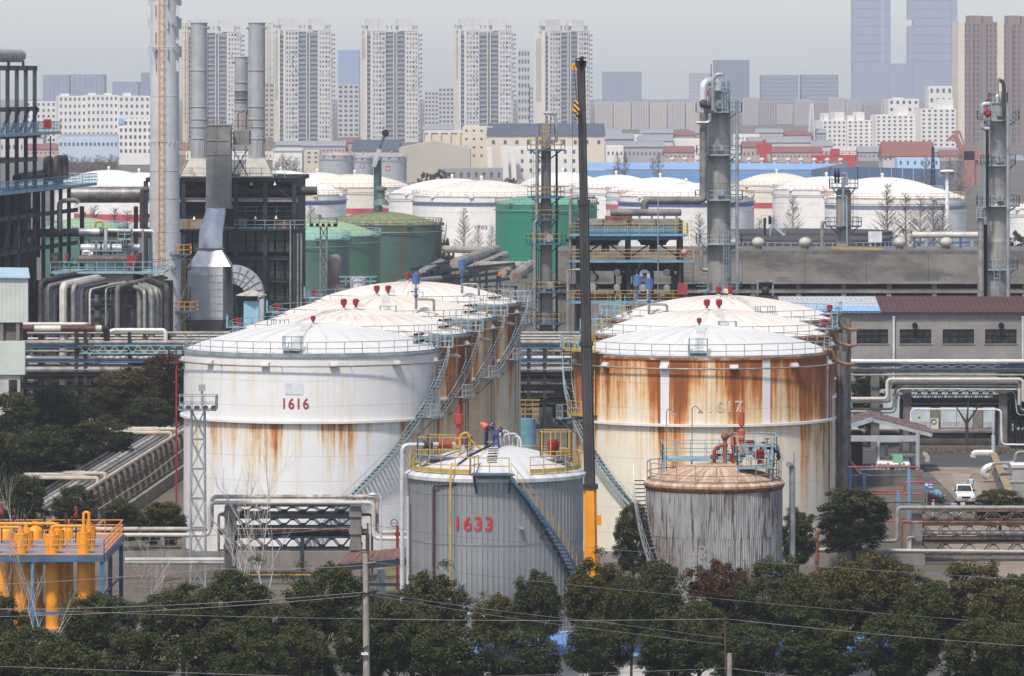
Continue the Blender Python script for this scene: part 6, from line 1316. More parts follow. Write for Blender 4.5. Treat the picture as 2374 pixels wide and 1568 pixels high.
part('side_riser', MB().cyl(W(1708,680,648),W(1708,232,648),.22,n=8), STEEL, c2); part('side_riser', MB().tube(fil([W(1645,262,646),W(1645,280,646),W(1640,284,646),W(1614,284,646)],.5),.22,8), STEEL, c2); part('side_riser', MB().tube(fil([W(1625,570,646),W(1625,625,646),W(1640,625,646)],.5),.25,8), GREYP, c2)
part('fire_extinguisher', MB().cyl(W(1639,222,647),W(1639,208,647),.2,n=8), BRED, c2); part('control_valve', MB().sph(W(1630,240,646.5),.55,10,6).sph(W(1643,243,646.5),.5,10,6).cyl(W(1637,250,646.5),W(1637,262,646.5),.25), DARKP, c2)
part('top_cage', MB().rail([W(1641,211,646),W(1693,211,646)],h=1.75,sp=.9,mid=(.5,1.,1.4)).ladder(W(1680,258,646.8),W(1680,190,646.8),.6,(1,0,0),(0,-1,0)), LBLUE, c2)
part('caged_ladder', MB().ladder(W(1683,640,646.8),W(1683,535,646.8),.6,(1,0,0),(0,-1,0)), LBLUE, c2)
c3, c = column('grey stained process column with light blue platforms near the right edge', 2313, 600, [(237,37),(282,38),(380,43),(480,54),(560,57)], [(236,2294,2335),(277,2264,2354),(381,2280,2354),(475,2264,2363),(622,2300,2359)], 830, lad=-1, ports=((2315,260,19),(2313,369,19),(2314,457,17)))
part('vent_line', MB().tube(fil([W(2326,275,597.5),W(2326,195,597.5),W(2322,187,597.5),W(2316,187,597.5)],.5),.22,9).tube([W(2313,215,598),W(2313,183,598),W(2318,181,598)],.07,6), DARKP, c3); part('top_vent', MB().sph(W(2312,224,600),.3,10,6).cyl(W(2312,236,600),W(2312,205,600),.09), SILVER, c3)
part('loop_line', MB().tube(fil([W(2277,262,597),W(2277,244,597),W(2283,241,597),W(2293,241,597)],.5),.3,9).tube(fil([W(2277,285,597),W(2277,298,597),W(2293,298,597)],.5),.24,9), STEEL, c3); part('control_valve', MB().sph(W(2284,258,597),.42,9,6).sph(W(2289,264,597),.4,9,6).cyl(W(2287,248,597),W(2287,230,597),.16), RED, c3)
part('side_riser', MB().tube(fil([W(2336,690,597),W(2336,247,597)],.4),.2,8), STEEL, c3); part('side_riser', MB().cyl(W(2273,690,597),W(2273,485,597),.36,n=10), GREYP, c3); part('side_riser', MB().cyl(W(2288,480,597),W(2288,300,597),.16,n=8).cyl(W(2282,690,598),W(2282,520,598),.3,n=8), BLACK, c3)
part('small_cage', MB().box(X(2263,597),X(2284,597),596.4,598,Z(503,597)-.1,Z(503,597)).rail([W(2263,503,596.4),W(2284,503,596.4),W(2284,503,598)],h=1.1,sp=.6), LBLUE, c3); part('caged_ladder', MB().ladder(W(2310,690,597),W(2310,600,597),.6,(1,0,0),(0,-1,0)), LBLUE, c3)
c4, c = column('short grey process column standing behind the long concrete building', 1955, 700, [(446,35)], [(434,1923,1989),(523,1914,1997)], 870, m=M('streaked_cladding', (.33,.30,.25), .5, .2, var=.15, col2=(.15,.12,.09), thr=(.48,.7), sc2=(1.4,1.4,.08)), railm=M('dark_yellow_rail', (.20,.17,.10), .6, var=.2), deckm=BLUEST, lad=1)
part('vent_line', MB().tube([W(1954,520,697),W(1954,412,697)],.24,9).tube(fil([W(1962,430,697),W(1962,405,697),W(1952,401,697)],.6),.2,8), STEEL, c4)
for x_ in (1936, 1943): part('relief_valve', MB().lathe([(.1,0),(.2,.2),(.12,.6),(.22,.9),(.1,1.6),(.04,2.)],W(x_,424,696),8), BLACK, c4)
part('blue_riser', MB().tube(fil([W(1938,454,697),W(1962,454,697),W(1963,575,697)],.3),.12,7), LBLUE, c4); part('drop_line', MB().tube(fil([W(1915,513,697),W(1906,514,697),W(1905,575,697)],.5),.25,9), GREYP, c4)
for x_ in (1923, 1988): part('lamp', MB().tube(fil([W(x_,434,697),W(x_,388,697),W(x_+(5 if x_ < 1950 else -5),388,697)],.4),.05,5), BLACK, c4)

# ------------------------------------------------------------ air-cooler structure
Ya = 630; ac = thing('air_cooler', 'blue air-cooler structure with yellow railings between crane and tall column', 'process structure', (X(1465,Ya),Ya,0))
xa_, xb_ = X(1335,Ya), X(1588,Ya)
for x_ in (1341, 1457, 1578):
    for dy in (0, 9): part('column', MB().ibeam((X(x_,Ya),Ya+dy,0),(X(x_,Ya),Ya+dy,Z(510,Ya)),.5,.5,.07), DSTEEL, ac)
CORB = M('blue_corrugated', (.10,.27,.38), .55, var=.12, scl=.6)
for yy0, yy1 in ((526,539),(543,556)):
    nx_ = 46
    for i in range(nx_):
        xq = xa_+.3+(X(1575,Ya)-xa_-.4)*i/nx_; w_ = (X(1575,Ya)-xa_-.4)/nx_; part('louvre_sheet', MB().add([(xq,Ya-.2,Z(yy1,Ya)),(xq+w_*.5,Ya-.34,Z(yy1,Ya)),(xq+w_,Ya-.2,Z(yy1,Ya)),(xq,Ya-.2,Z(yy0,Ya)),(xq+w_*.5,Ya-.34,Z(yy0,Ya)),(xq+w_,Ya-.2,Z(yy0,Ya))],[(0,1,4,3),(1,2,5,4)]), CORB, ac, ang=0)
part('bay_box', MB().box(xa_,X(1575,Ya),Ya,Ya+9,Z(556,Ya),Z(512,Ya)), DSTEEL, ac)
for i in range(4): part('tube_bundle', MB().box(xa_+.2+(X(1580,Ya)-xa_)*i/4,xa_+(X(1580,Ya)-xa_)*(i+1)/4,Ya-.1,Ya+8.5,Z(522,Ya),Z(511,Ya)), M('grey_bundle', (.20,.19,.17), .7, var=.25, scl=1.5), ac)
part('rusty_hatch', MB().box(X(1404,Ya),X(1466,Ya),Ya+.3,Ya+6,Z(511,Ya),Z(503,Ya)), RUSTY, ac)
for yy, xl_, xr_ in ((541,1318,1592),(602,1318,1607),(697,1318,1590)):
    part('walkway_deck', MB().box(X(xl_,Ya),X(xr_,Ya),Ya-2,Ya+.0,Z(yy,Ya)-.25,Z(yy,Ya)), M('bright_blue_beam', (.14,.30,.40), .55), ac); part('walkway_railing', MB().rail([W(xl_,yy,Ya-2+.0),W(xr_,yy,Ya-2+.0)],h=1.25,sp=1.5,r=.035,mid=(.42,.84)), YELLOW, ac)
    for xe in (xl_, xr_): part('end_railing', MB().rail([V(X(xe,Ya),Ya-2,Z(yy,Ya)),V(X(xe,Ya),Ya+1.5,Z(yy,Ya))],h=1.25,sp=.7,r=.035,mid=(.42,.84)), YELLOW, ac)
for x_ in (1404, 1516, 1350): part('fan_hood', MB().lathe([(2.1,Z(556,Ya)),(1.6,Z(566,Ya)),(1.6,Z(570,Ya))],(X(x_,Ya),Ya+4,0),16).cyl((X(x_,Ya),Ya+4,Z(585,Ya)),(X(x_,Ya),Ya+4,Z(562,Ya)),.5,n=10), BLACK, ac)
for a, b_ in ((1345,1457),(1457,1575)): part('brace', MB().bar(W(a,597,Ya),W((a+b_)/2,558,Ya),.2).bar(W((a+b_)/2,558,Ya),W(b_,597,Ya),.2), BLACK, ac)
hd_ = part('header_pipe', MB().tube([W(1414,492,Ya+4),W(1416,492,Ya+4),W(1577,492,Ya+4),W(1579,492,Ya+4)],[.3,.45,.45,.3],14), M('sooty_lagging',(.17,.16,.145),.6), ac)
for i in range(6): part('nozzle', MB().cyl(W(1425+i*28.6,511,Ya+4),W(1425+i*28.6,494,Ya+4),.13,n=8).cyl(W(1425+i*28.6,500,Ya+4),W(1425+i*28.6,498,Ya+4),.22,n=8), STEEL, hd_)
for x_, ya_ in ((1373,642),(1373,665),(1430,631),(1430,666),(1490,645),(1490,667),(1545,631),(1545,667)):
    s_ = 17 if x_ in (1373,1490) else 15; e_ = part('exchanger_shell', MB().cyl(W(x_,ya_,Ya-.5),W(x_+6,ya_,Ya+8),s_*sc(Ya)*.55,n=18), BLACK, ac); part('end_cover', MB().lathe([(s_*sc(Ya)*.55,0),(s_*sc(Ya)*.5,.1),(.02,.14)],(0,0,0),18), M('cover_grey',(.30,.30,.29),.5,.2) if s_ == 17 else STEEL, e_, local=True); ac.children  # cover placed below
    q = e_.children[-1]; q.location = W(x_,ya_,Ya-.5); q.rotation_euler = (R(90),0,0); q.matrix_parent_inverse = Matrix.Identity(4)
for i in range(16):
    x_ = rdp.uniform(1350,1570); ya_ = rdp.uniform(610,640); part('process_pipe', MB().tube(fil([W(x_,rdp.uniform(680,700),Ya+rdp.uniform(.5,4)),W(x_,ya_,Ya+1),W(x_+rdp.uniform(-30,30),ya_,Ya+1.5),W(x_+rdp.uniform(-30,30),606,Ya+1.5)],.4),rdp.choice((.12,.2,.28)),8), rdp.choice((BLACK,DARKP,GREYP,DSTEEL)), ac)
for yy, r in ((617,.2),(622,.3),(612,.16),(690,.2)): part('process_pipe', MB().cyl(W(1340,yy,Ya+2.2),W(1575,yy,Ya+2.2),r,n=8), BLACK, ac)
part('silver_loop', MB().tube(fil([W(1503,700,Ya-.9),W(1503,632,Ya-.9),W(1496,628,Ya-.9),W(1486,630,Ya-.9),W(1486,640,Ya-.9)],.5),.24,10), SILVER, ac)
part('white_riser', MB().cyl(W(1525,700,Ya-2.2),W(1525,455,Ya-2.2),.07,n=6), STEEL, ac); part('end_stair', MB().ladder(W(1595,690,Ya),W(1595,604,Ya),1.2,(1,0,0),None,False,step=.5), BLACK, ac); part('brown_riser', MB().cyl(W(1576,700,Ya-1),W(1576,530,Ya-1),.16,n=8), BROWNP, ac)
part('yellow_stair', MB().ladder(W(1588,556,Ya-1),W(1588,512,Ya-1),.7,(1,0,0),(1,0,0)), YELLOW, ac); part('side_riser', MB().tube(fil([W(1322,640,Ya),W(1322,458,Ya),W(1346,456,Ya),W(1380,456,Ya)],.4),.2,8), GREYP, ac)
part('pink_ball', MB().sph(W(1586,584,Ya-2),.4,10,6), M('pink', (.5,.25,.22), .6), ac); part('red_box', MB().cbox(W(1582,669,Ya-2),1.2,.5,1.4), M('faded_red',(.25,.04,.04),.6), ac)

# ------------------------------------------------------------ concrete buildings
Yc2 = 672; xa_, xb_ = X(1290,Yc2), X(2440,Yc2)
lbld = thing('concrete_building', 'long grey stained concrete building with open slot below its wall', 'building', (X(1900,Yc2),Yc2,0))
STC = M('stained_concrete', (.20,.185,.165), .9, var=.16, scl=.15, col2=(.085,.08,.075), thr=(.46,.62), sc2=(.13,.13,.4), amt=.85, bump=.15)
npan = 8
for i in range(npan):
    a = X(1290+(1150/npan)*i,Yc2); b_ = X(1290+(1150/npan)*(i+1),Yc2)-.04; part('wall_panel', MB().box(a,b_,Yc2,Yc2+1,Z(655,Yc2),Z(590,Yc2)), STC, lbld)
part('parapet', MB().box(xa_,xb_,Yc2+.3,Yc2+18,Z(590,Yc2),Z(581,Yc2)), DCONC, lbld)
part('slot_ledge', MB().box(xa_,xb_,Yc2-.5,Yc2+1,Z(657.5,Yc2),Z(655,Yc2)), CONC, lbld); part('inner_wall', MB().box(xa_,xb_,Yc2+3,Yc2+4,0,Z(655,Yc2)), BLACK, lbld)
part('lower_beam', MB().box(xa_,xb_,Yc2,Yc2+.6,Z(679,Yc2),Z(669,Yc2)), CONC, lbld); part('lower_wall', MB().box(xa_,xb_,Yc2+.6,Yc2+1.2,0,Z(685,Yc2)), CONC, lbld)
for i in range(11): part('slot_pier', MB().box(X(1320+105*i,Yc2),X(1331+105*i,Yc2),Yc2+.1,Yc2+.8,0,Z(655,Yc2)), CONC, lbld)
GV = 'round roof ventilators on the concrete building'
for x_, lb_ in ((1757,'beige ball ventilator on the concrete roof, nearest the tall column'),(1866,'beige ball ventilator left of the short column'),(2085,'beige ball ventilator right of the short column'),(2193,'beige ball ventilator inside the blue pipe frame'),(1700,'beige ball ventilator partly behind the tall column')):
    Yv = 677; t = thing('roof_ventilator', lb_, 'ventilator', (X(x_,Yv),Yv,Z(582,Yv)), GV); r = 15*sc(Yv); z0 = Z(582,Yv)
    part('neck', MB().cyl((X(x_,Yv),Yv,z0-.1),(X(x_,Yv),Yv,Z(568,Yv)),r*.55,n=14), DCONC, t); part('ball', MB().sph((X(x_,Yv),Yv,Z(561,Yv)),r,18,10,.78), M('beige_vent',(.42,.40,.33),.5,var=.08), t); part('seam', MB().ring(r*1.02,0,.03,n=4,seg=20), DCONC, t); q = lbld; 
    t.children[-1].location = (X(x_,Yv),Yv,Z(561,Yv)); t.children[-1].rotation_euler = (0,R(90),R(90)); t.children[-1].matrix_parent_inverse = Matrix.Translation(-LOC[t.name])
single('gutter_beam', MB().bar(W(1790+136,574.5,676),W(2047,577,676),.3,.25), M('orange_beam',(.45,.25,.06),.6), 'orange beam lying on the concrete roof under the short column', 'beam')
pfz = thing('roof_pipe_stand', 'blue frame with pale pipe on top, on the concrete roof at right', 'pipe frame', (X(2195,684),684,Z(580,684)))
part('top_pipe', MB().cyl(W(2114,544,684),W(2270,544,684),.4,n=12), PALEP, pfz); part('rail_beam', MB().bar(W(2118,549,684),W(2270,549,684),.3,.3).bar(W(2118,562,684),W(2270,562,684),.25,.25), BLUEST, pfz)
for x_ in (2119, 2226, 2268): part('post', MB().bar(W(x_,582,684),W(x_,549,684),.3), BLUEST, pfz)
for x_ in (2147, 2253): part('small_vent', MB().cyl(W(x_,572,683),W(x_,556,683),.3,n=10).box(X(x_-24,683),X(x_+26,683),681,684,Z(581,683),Z(574,683)), STEEL, pfz)
# covered clarifier tanks behind
for (x_, w, yt, yb_, Yq_, lb_) in ((1860, 470, 535, 550, 860, 'dark round basin with pale blue railings behind the concrete roof, far'), (1880, 420, 551, 565, 790, 'dark round basin with pale blue railings behind the concrete roof, near')):
    r = w*sc(Yq_)/2*.92; t = thing('round_basin', lb_, 'tank', (X(x_,Yq_),Yq_,0)); part('shell', MB().lathe([(r,0),(r,Z(yb_+6,Yq_)),(r-.4,Z(yb_+6,Yq_))], n=64), M('basin_blue_grey',(.24,.28,.32),.6), t, local=True); part('cover', MB().lathe([(r-.4,Z(yb_+5,Yq_)),(r-.6,Z(yt,Yq_)),(.1,Z(yt-2,Yq_))], n=64), M('brown_black_cover',(.05,.04,.038),.8), t, local=True)
    part('railing', ring_rail(MB(), r+.2, Z(yb_+12,Yq_), npost=64, r=.05, h=1.3), LBLUE, t, local=True)
sp = thing('access_stair', 'light blue stairs and valve frame over the far round basin', 'stair', W(1800,560,800))
part('flight', MB().bar(W(1790,520,800),W(1818,545,800),.2,.4).bar(W(1784,545,800),W(1788,518,800),.2,.4).rail([W(1768,545,800),W(1775,520,800)],sp=1.).rail([W(1790,520,800),W(1820,546,800)],sp=.8).rail([W(1765,520,800),W(1796,520,800)],h=1.4,sp=.8), LBLUE, sp); part('valve_stack', MB().cyl(W(1772,545,800),W(1772,505,800),.2).cyl(W(1783,520,800),W(1783,500,800),.15).cyl(W(1786,520,800),W(1786,503,800),.15), BLACK, sp)
single('control_cabinet', MB().cbox(W(2028,549,770),2.,.6,1.6).bar(W(2018,580,770),W(2018,545,770),.14).bar(W(2018,545,770),W(2042,547,770),.14), M('cab_white',(.6,.6,.6),.5), 'white cabinet beside the short column on the basin edge', 'cabinet')

Yw = 572; wb_ = thing('workshop', 'grey rendered building with a row of dark windows and brown metal roof at right', 'building', (X(2150,Yw),Yw,0))
xa_, xb_ = X(1800,Yw), X(2440,Yw); REND = M('grey_render', (.24,.225,.205), .9, var=.12, scl=.3, col2=(.15,.14,.13), thr=(.52,.75), sc2=(.5,.5,.1), amt=.6)
WX = [1969-73, 2021-36, 2121-36, 2220.5-36, 2319-36, 2419-36]
zs0, zs1 = Z(796,Yw), Z(763,Yw); ed = [xa_] + sum([[X(w_,Yw), X(w_+73,Yw)] for w_ in WX], []) + [xb_]
part('wall_upper', MB().box(xa_,xb_,Yw,Yw+.4,zs1,Z(723,Yw)), REND, wb_); part('wall_lower', MB().box(xa_,xb_,Yw,Yw+.4,0,zs0), REND, wb_)
for i in range(0, len(ed), 2):
    if ed[i+1] > ed[i]: part('wall_pier', MB().box(ed[i],ed[i+1],Yw,Yw+.4,zs0,zs1), REND, wb_)
for w_ in WX:
    a, b_ = X(w_,Yw), X(w_+73,Yw); o = part('window', MB().box(a,b_,Yw+.25,Yw+.3,zs0,zs1), GLASSD, wb_); fr = MB()
    for k in range(5): xx = a+(b_-a)*k/4; fr.box(xx-.05,xx+.05,Yw+.12,Yw+.24,zs0,zs1)
    fr.box(a,b_,Yw+.12,Yw+.24,zs0,zs0+.08).box(a,b_,Yw+.12,Yw+.24,zs1-.08,zs1).box(a,b_,Yw+.12,Yw+.23,zs0+.55*(zs1-zs0),zs0+.55*(zs1-zs0)+.06); part('frame', fr, BLACK, o); part('sill', MB().box(a-.1,b_+.1,Yw-.1,Yw+.1,zs0-.1,zs0), REND, o)
part('back_mass', MB().box(xa_,xb_,Yw+1.5,Yw+14,0,Z(735,Yw)), BLACK, wb_)
BRS = M('brown_roof_sheet', (.085,.035,.03), .6, var=.15, scl=.5); WBS = M('peeling_white_blue_sheet', (.42,.44,.46), .7, var=.2, scl=2., col2=(.16,.12,.10), thr=(.55,.65), sc2=(3,3,.5)); LBS = M('pale_blue_sheet', (.22,.38,.60), .5, var=.08)
nsh = 56; ze, zr = Z(723,Yw-.6), Z(687,Yw+8)
def rsheet(m): 
    w_ = (xb_-xa_)/nsh; q = MB().add([(0,-.6,ze),(w_*.8,-.6,ze),(w_*.8,8,zr),(0,8,zr),(w_*.8,-.6,ze+.07),(w_*.98,-.6,ze+.07),(w_*.98,8,zr+.07),(w_*.8,8,zr+.07)],[(0,1,2,3),(1,4,7,2),(4,5,6,7)]).add([(0,-.6,ze-.12),(w_*.98,-.6,ze-.12),(w_*.98,-.62,ze),(0,-.62,ze)],[(0,1,2,3)]).mesh('roof_sheet',0); q.materials.append(m); return q
RS = {k: rsheet(m) for k, m in (('b',BRS),('w',WBS))}
for i in range(nsh):
    xd = 1800 + 640*i/nsh; o = inst('roof_sheet', RS['w' if 1803 <= xd < 2038 else 'b'], wb_, (xa_+(xb_-xa_)*i/nsh-LOC[wb_.name].x,0,0))
part('blue_eave_strip', MB().add([(X(1850,Yw),Yw-.7,ze+.03),(X(2040,Yw),Yw-.7,ze+.03),(X(2040,Yw),Yw+2.2,ze+.03+(zr-ze)*.335),(X(1850,Yw),Yw+2.2,ze+.03+(zr-ze)*.335)],[(0,1,2,3)]).__class__() if False else MB().add([(X(1850,Yw),Yw-.72,ze+.1),(X(2040,Yw),Yw-.72,ze+.1),(X(2040,Yw),Yw+2.2,ze+.1+(zr-ze)*.335),(X(1850,Yw),Yw+2.2,ze+.1+(zr-ze)*.335)],[(0,1,2,3)]), LBS, wb_)
for x_ in (2071, 2370): part('downpipe', MB().cyl((X(x_,Yw),Yw-.25,0),(X(x_,Yw),Yw-.25,Z(735,Yw)),.13,n=9).cyl((X(x_,Yw),Yw-.25,Z(736,Yw)),(X(x_,Yw),Yw-.25,Z(733,Yw)),.18,n=9), M('white_downpipe',(.55,.55,.53),.5), wb_)
for x_ in (2120, 2320): part('exhaust_pipe', MB().cyl((X(x_,Yw),Yw+.1,Z(753,Yw)),(X(x_,Yw),Yw-.5,Z(753,Yw)-.08),.3,n=14), BLACK, wb_)
hp = thing('hopper_frame', 'small grey hopper frame on the brown roof below the tall column', 'hopper', W(1773,682,640)); part('frame', MB().bar(W(1755,685,640),W(1756,652,640),.2).bar(W(1791,685,640),W(1791,652,640),.2).bar(W(1753,652,640),W(1793,652,640),.3,.3), GREYP, hp); part('bin', MB().frus(*[X(1766,640),X(1782,640),640,641,Z(665,640)],X(1757,640),X(1790,640),639.6,641.4,Z(654,640)).sph(W(1774,673,640),.5,8,6), DARKP, hp)
# ------------------------------------------------------------ right-hand pipe racks over the road
Y6 = 556; rr6 = thing('pipe_rack', 'right-hand pipe rack with white pipes looping over the road', 'pipe rack', (X(2150,Y6),Y6,0))
WLAG = M('white_lagging', (.62,.61,.58), .5)
for yy, r, m_, dy, x0_ in ((837,.22,WLAG,0,1935),(859,.27,GREYP,1,1935),(868.5,.12,GREYP,-.3,1935),(895,.3,DARKP,4,1935),(902,.25,DSTEEL,4.5,1935),(918,.16,GREYP,3.5,1935)):
    part('pipe', MB().cyl((X(x0_,Y6),Y6+dy,Z(yy,Y6)),(X(2450,Y6),Y6+dy,Z(yy,Y6)),r,n=10), m_, rr6)
part('beam_truss', truss(MB(), X(2085,Y6), X(2450,Y6), Y6+.3, Z(853,Y6), Z(845,Y6), 12, .09), BLUEST, rr6); part('beam', MB().bar(W(1940,845,Y6+.3),W(2085,845,Y6+.3),.3,.4), BLUEST, rr6)
for pts, r, m_, dy in (([(1935,924),(2056,924),(2056,879),(2365,879),(2371,885),(2371,930)],.20,PALEP,-1),([(1935,930.5),(2064,930.5),(2064,886),(2362,886),(2362,938)],.17,PALEP,-.5),([(1935,948),(2070,948),(2076,896),(2356,896),(2364,904),(2364,950),(2400,952)],.15,GREYP,0),([(1935,957),(2074,957),(2080,906),(2352,907),(2357,961),(2400,962)],.07,M('jade_pipe',(.25,.42,.36),.5),.2),([(1935,953),(2076,953),(2082,901),(2450,903)],.09,PALEP,1.2)):
    part('looped_pipe', MB().tube(fil([W(a,b_,Y6+dy) for a, b_ in pts], .45), r, 10), m_, rr6)
for x_ in (1952, 2029, 2104, 2326, 2400):
    for dy in (1, 5): part('concrete_post', MB().box(X(x_,Y6)-.45,X(x_,Y6)+.45,Y6+dy-.35,Y6+dy+.35,0,Z(862 if x_ < 2090 else 905,Y6)), DCONC, rr6)
for dy in (1, 5): part('portal_truss', truss(MB(), X(2108,Y6), X(2322,Y6), Y6+dy, Z(935,Y6), Z(908,Y6), 9, .1), DSTEEL, rr6)
part('portal_beam', MB().bar(W(2085,928,Y6+1),W(2345,930,Y6+1),.4,.4).bar(W(2090,940,Y6+2),W(2330,940,Y6+2),.35,.3), BLACK, rr6)
for i, yy in enumerate((925, 931, 937)): part('dark_loop', MB().tube(fil([W(2088+3*i,1010,Y6+2+i),W(2088+3*i,yy,Y6+2+i),W(2340-3*i,yy,Y6+2+i),W(2340-3*i,1010,Y6+2+i)],.4),.18,8), DARKP, rr6)
part('white_goalpost_pipe', MB().tube(fil([W(2111,980,Y6-3),W(2111,948,Y6-3),W(2320,949,Y6-3),W(2321,1030,Y6-3),W(2440,1031,Y6-3)],.5),.1,8), WLAG, rr6)
for k in range(10): part('strut', MB().bar(W(2350+k*4,1060,Y6+1),W(2352+k*5,930,Y6+2),.14), BLACK, rr6) if k % 2 else None
# pale blue store behind
Y7 = 566; stb = thing('store_building', 'pale blue roller-door store behind the pipe portal', 'building', (X(2200,Y7),Y7,0))
part('wall', MB().box(X(1940,Y7),X(2450,Y7),Y7+1,Y7+1.4,0,Z(900,Y7)), M('pale_blue_wall',(.40,.46,.48),.7), stb); part('loading_dock', MB().box(X(1940,Y7),X(2450,Y7),Y7-1.2,Y7+1,0,Z(1000,Y7)), DCONC, stb); part('dock_edge', MB().box(X(1940,Y7),X(2450,Y7),Y7-1.6,Y7+1,Z(1000,Y7),Z(995,Y7)), CONC, stb)
for a, b_ in ((2114,2157),(2180,2218),(2219,2256),(2280,2316)):
    o = part('door', MB().box(X(a,Y7),X(b_,Y7),Y7+.85,Y7+1,Z(994,Y7),Z(945,Y7)), M('door_pale_blue',(.42,.50,.53),.6), stb); part('lower_panel', MB().box(X(a+1,Y7),X(b_-1,Y7),Y7+.8,Y7+.85,Z(992,Y7),Z(978,Y7)), M('door_lilac',(.40,.38,.42),.6,var=.2,scl=3.), o)
for x_ in (2158, 2257): part('pier', MB().box(X(x_,Y7),X(x_+21,Y7),Y7+.6,Y7+1,0,Z(940,Y7)), CONC, stb)
part('warning_sign', MB().add([W(2125,965,Y7+.7),W(2133,965,Y7+.7),W(2129,957,Y7+.7)],[(0,1,2)]), M('sign_yellow',(.75,.6,.05),.5), stb)
ac6 = thing('air_conditioner', 'beige air-conditioner box on the pale blue store wall', 'air conditioner', W(2165,994,Y7)); part('case', MB().box(X(2157,Y7),X(2175,Y7),Y7-.1,Y7+.5,Z(994,Y7),Z(970,Y7)), M('ac_beige',(.55,.52,.45),.5), ac6); part('fan_grille', MB().tube([(X(2164,Y7)+.26*math.cos(q),Y7-.12,Z(977,Y7)+.26*math.sin(q)) for q in [k*pi/8 for k in range(17)]],.04,5), BLACK, ac6)
single('planter_strip', MB().box(X(2110,556),X(2330,556),550,552,.012,.75), M('hedge_litter',(.12,.09,.07),.95,var=.4,scl=3.), 'brown planting strip along the dark cross road', 'planter')
kt = thing('pruned_tree', 'pruned street tree with forked bare trunk before the pale blue store', 'tree', (X(2240,552),552,0)); kb = MB().tube([(0,0,0),(.05,0,2.),(0,0,3.2)],[.22,.18,.17],8)
for a, b_ in ((-1.2,5.0),(.2,5.6),(1.4,5.2)): kb.tube([(0,0,3.1),(a*.5,0,4.1),(a,0,b_)],[.15,.11,.06],6)
part('trunk', kb, BARK, kt, local=True)
# open shelter with pumps
Y8 = 524; s8 = thing('pump_shelter', 'open pump shelter with peeling brown pitched roof at right', 'shelter', (X(2030,Y8),Y8,0))
PEEL = M('peeling_brown_roof', (.13,.075,.06), .8, var=.25, scl=1., col2=(.40,.40,.41), thr=(.56,.64), sc2=(2.5,2.5,.6), amt=.7)
P_ = [W(1925,996,Y8),W(2022,966,Y8),W(2160,1002,Y8)]; Q_ = [p + V(.2,9,.1) for p in P_]
for s_ in (0, 1):
    for i in range(5 if s_ else 4):
        n_ = 5 if s_ else 4; f0, f1 = i/n_, (i+1)/n_-.01; q = [P_[s_].lerp(P_[s_+1],f0),P_[s_].lerp(P_[s_+1],f1),Q_[s_].lerp(Q_[s_+1],f1),Q_[s_].lerp(Q_[s_+1],f0)]
        part('roof_sheet', MB().add(q+[p-V(0,0,.1) for p in q],[(0,1,2,3),(7,6,5,4),(0,4,5,1),(1,5,6,2),(2,6,7,3),(3,7,4,0)]), PEEL, s8)
part('gable_beam', MB().bar(P_[0]-V(0,0,.3),P_[1]-V(0,0,.3),.2,.35).bar(P_[1]-V(0,0,.3),P_[2]-V(0,0,.3),.2,.35).bar(W(1925,1016,Y8),W(2125,1016,Y8),.3,.6), M('pale_steel',(.33,.35,.37),.5), s8)
part('blue_verge', MB().bar(P_[0]-V(0,.05,.08),P_[1]-V(0,.05,.08),.06,.15), M('pale_blue_sheet',(.22,.38,.6),.5), s8)
for x_ in (2127, 1935):
    for dy in (0, 8.5): part('post', MB().cyl((X(x_,Y8),Y8+dy,0),(X(x_,Y8),Y8+dy,Z(1000,Y8)),.24,n=12), M('pale_steel',(.33,.35,.37),.5), s8)
part('back_room', MB().box(X(1925,Y8),X(2010,Y8),Y8+7,Y8+10,0,Z(1012,Y8)), M('dark_brick',(.06,.035,.028),.9), s8); part('room_window', MB().box(X(1948,Y8),X(1983,Y8),Y8+6.9,Y8+7,Z(1052,Y8),Z(1028,Y8)), GLASSD, s8)
ps = thing('pump_skid', 'silver vessels and pumps with a green motor under the pump shelter', 'pump', (X(2055,Y8),Y8+2,0))
for x_, yt, yb_, r in ((2045,1032,1068,.5),(2055,1028,1062,.3),(2092,1040,1058,.2)): part('vessel', MB().lathe([(.02,Z(yb_,Y8)),(r,Z(yb_,Y8)+.2),(r,Z(yt,Y8)-.2),(.02,Z(yt,Y8))],(X(x_,Y8),Y8+2,0),14), STEEL, ps)
part('horizontal_vessel', MB().tube([W(2030,1076,Y8),W(2033,1076,Y8),W(2106,1078,Y8),W(2110,1078,Y8)],[.2,.42,.42,.2],14), SILVER, ps); part('green_motor', MB().cbox(W(2080,1063,Y8),1.0,.7,.8).cyl(W(2074,1063,Y8),W(2086,1063,Y8),.3), M('motor_green',(.15,.38,.22),.5), ps)
part('long_pipe', MB().tube(fil([W(2062,1053,Y8+1),W(2142,1053,Y8+1),W(2149,1060,Y8+1),W(2149,1070,Y8+1)],.5),.32,10), M('beige_pipe',(.36,.32,.27),.6,var=.2), ps); part('top_pipe', MB().tube(fil([W(2036,1070,Y8+1),W(2036,1025,Y8+1),W(2040,1023,Y8+1),W(2110,1023,Y8+1)],.4),.16,9), SILVER, ps)
for i in range(10): x_ = 2022+i*9; part('fitting', MB().cyl(W(x_,1092,Y8-1),W(x_,1072+rdp.uniform(0,10),Y8-1),.14,n=7).cbox(W(x_,1088,Y8-1),.5,.4,.4), rdp.choice((GREYP,STEEL,BLACK,SILVER)), ps)
for i in range(2): part('control_box', MB().cbox(W(2006+28*i,1096,Y8-2),1.1,.5,.85), STEEL, ps)
single('bund_wall', MB().box(X(1935,508),X(2140,508),508,508.4,0,1.5), DCONC, 'dark low wall in front of the pump shelter', 'wall')
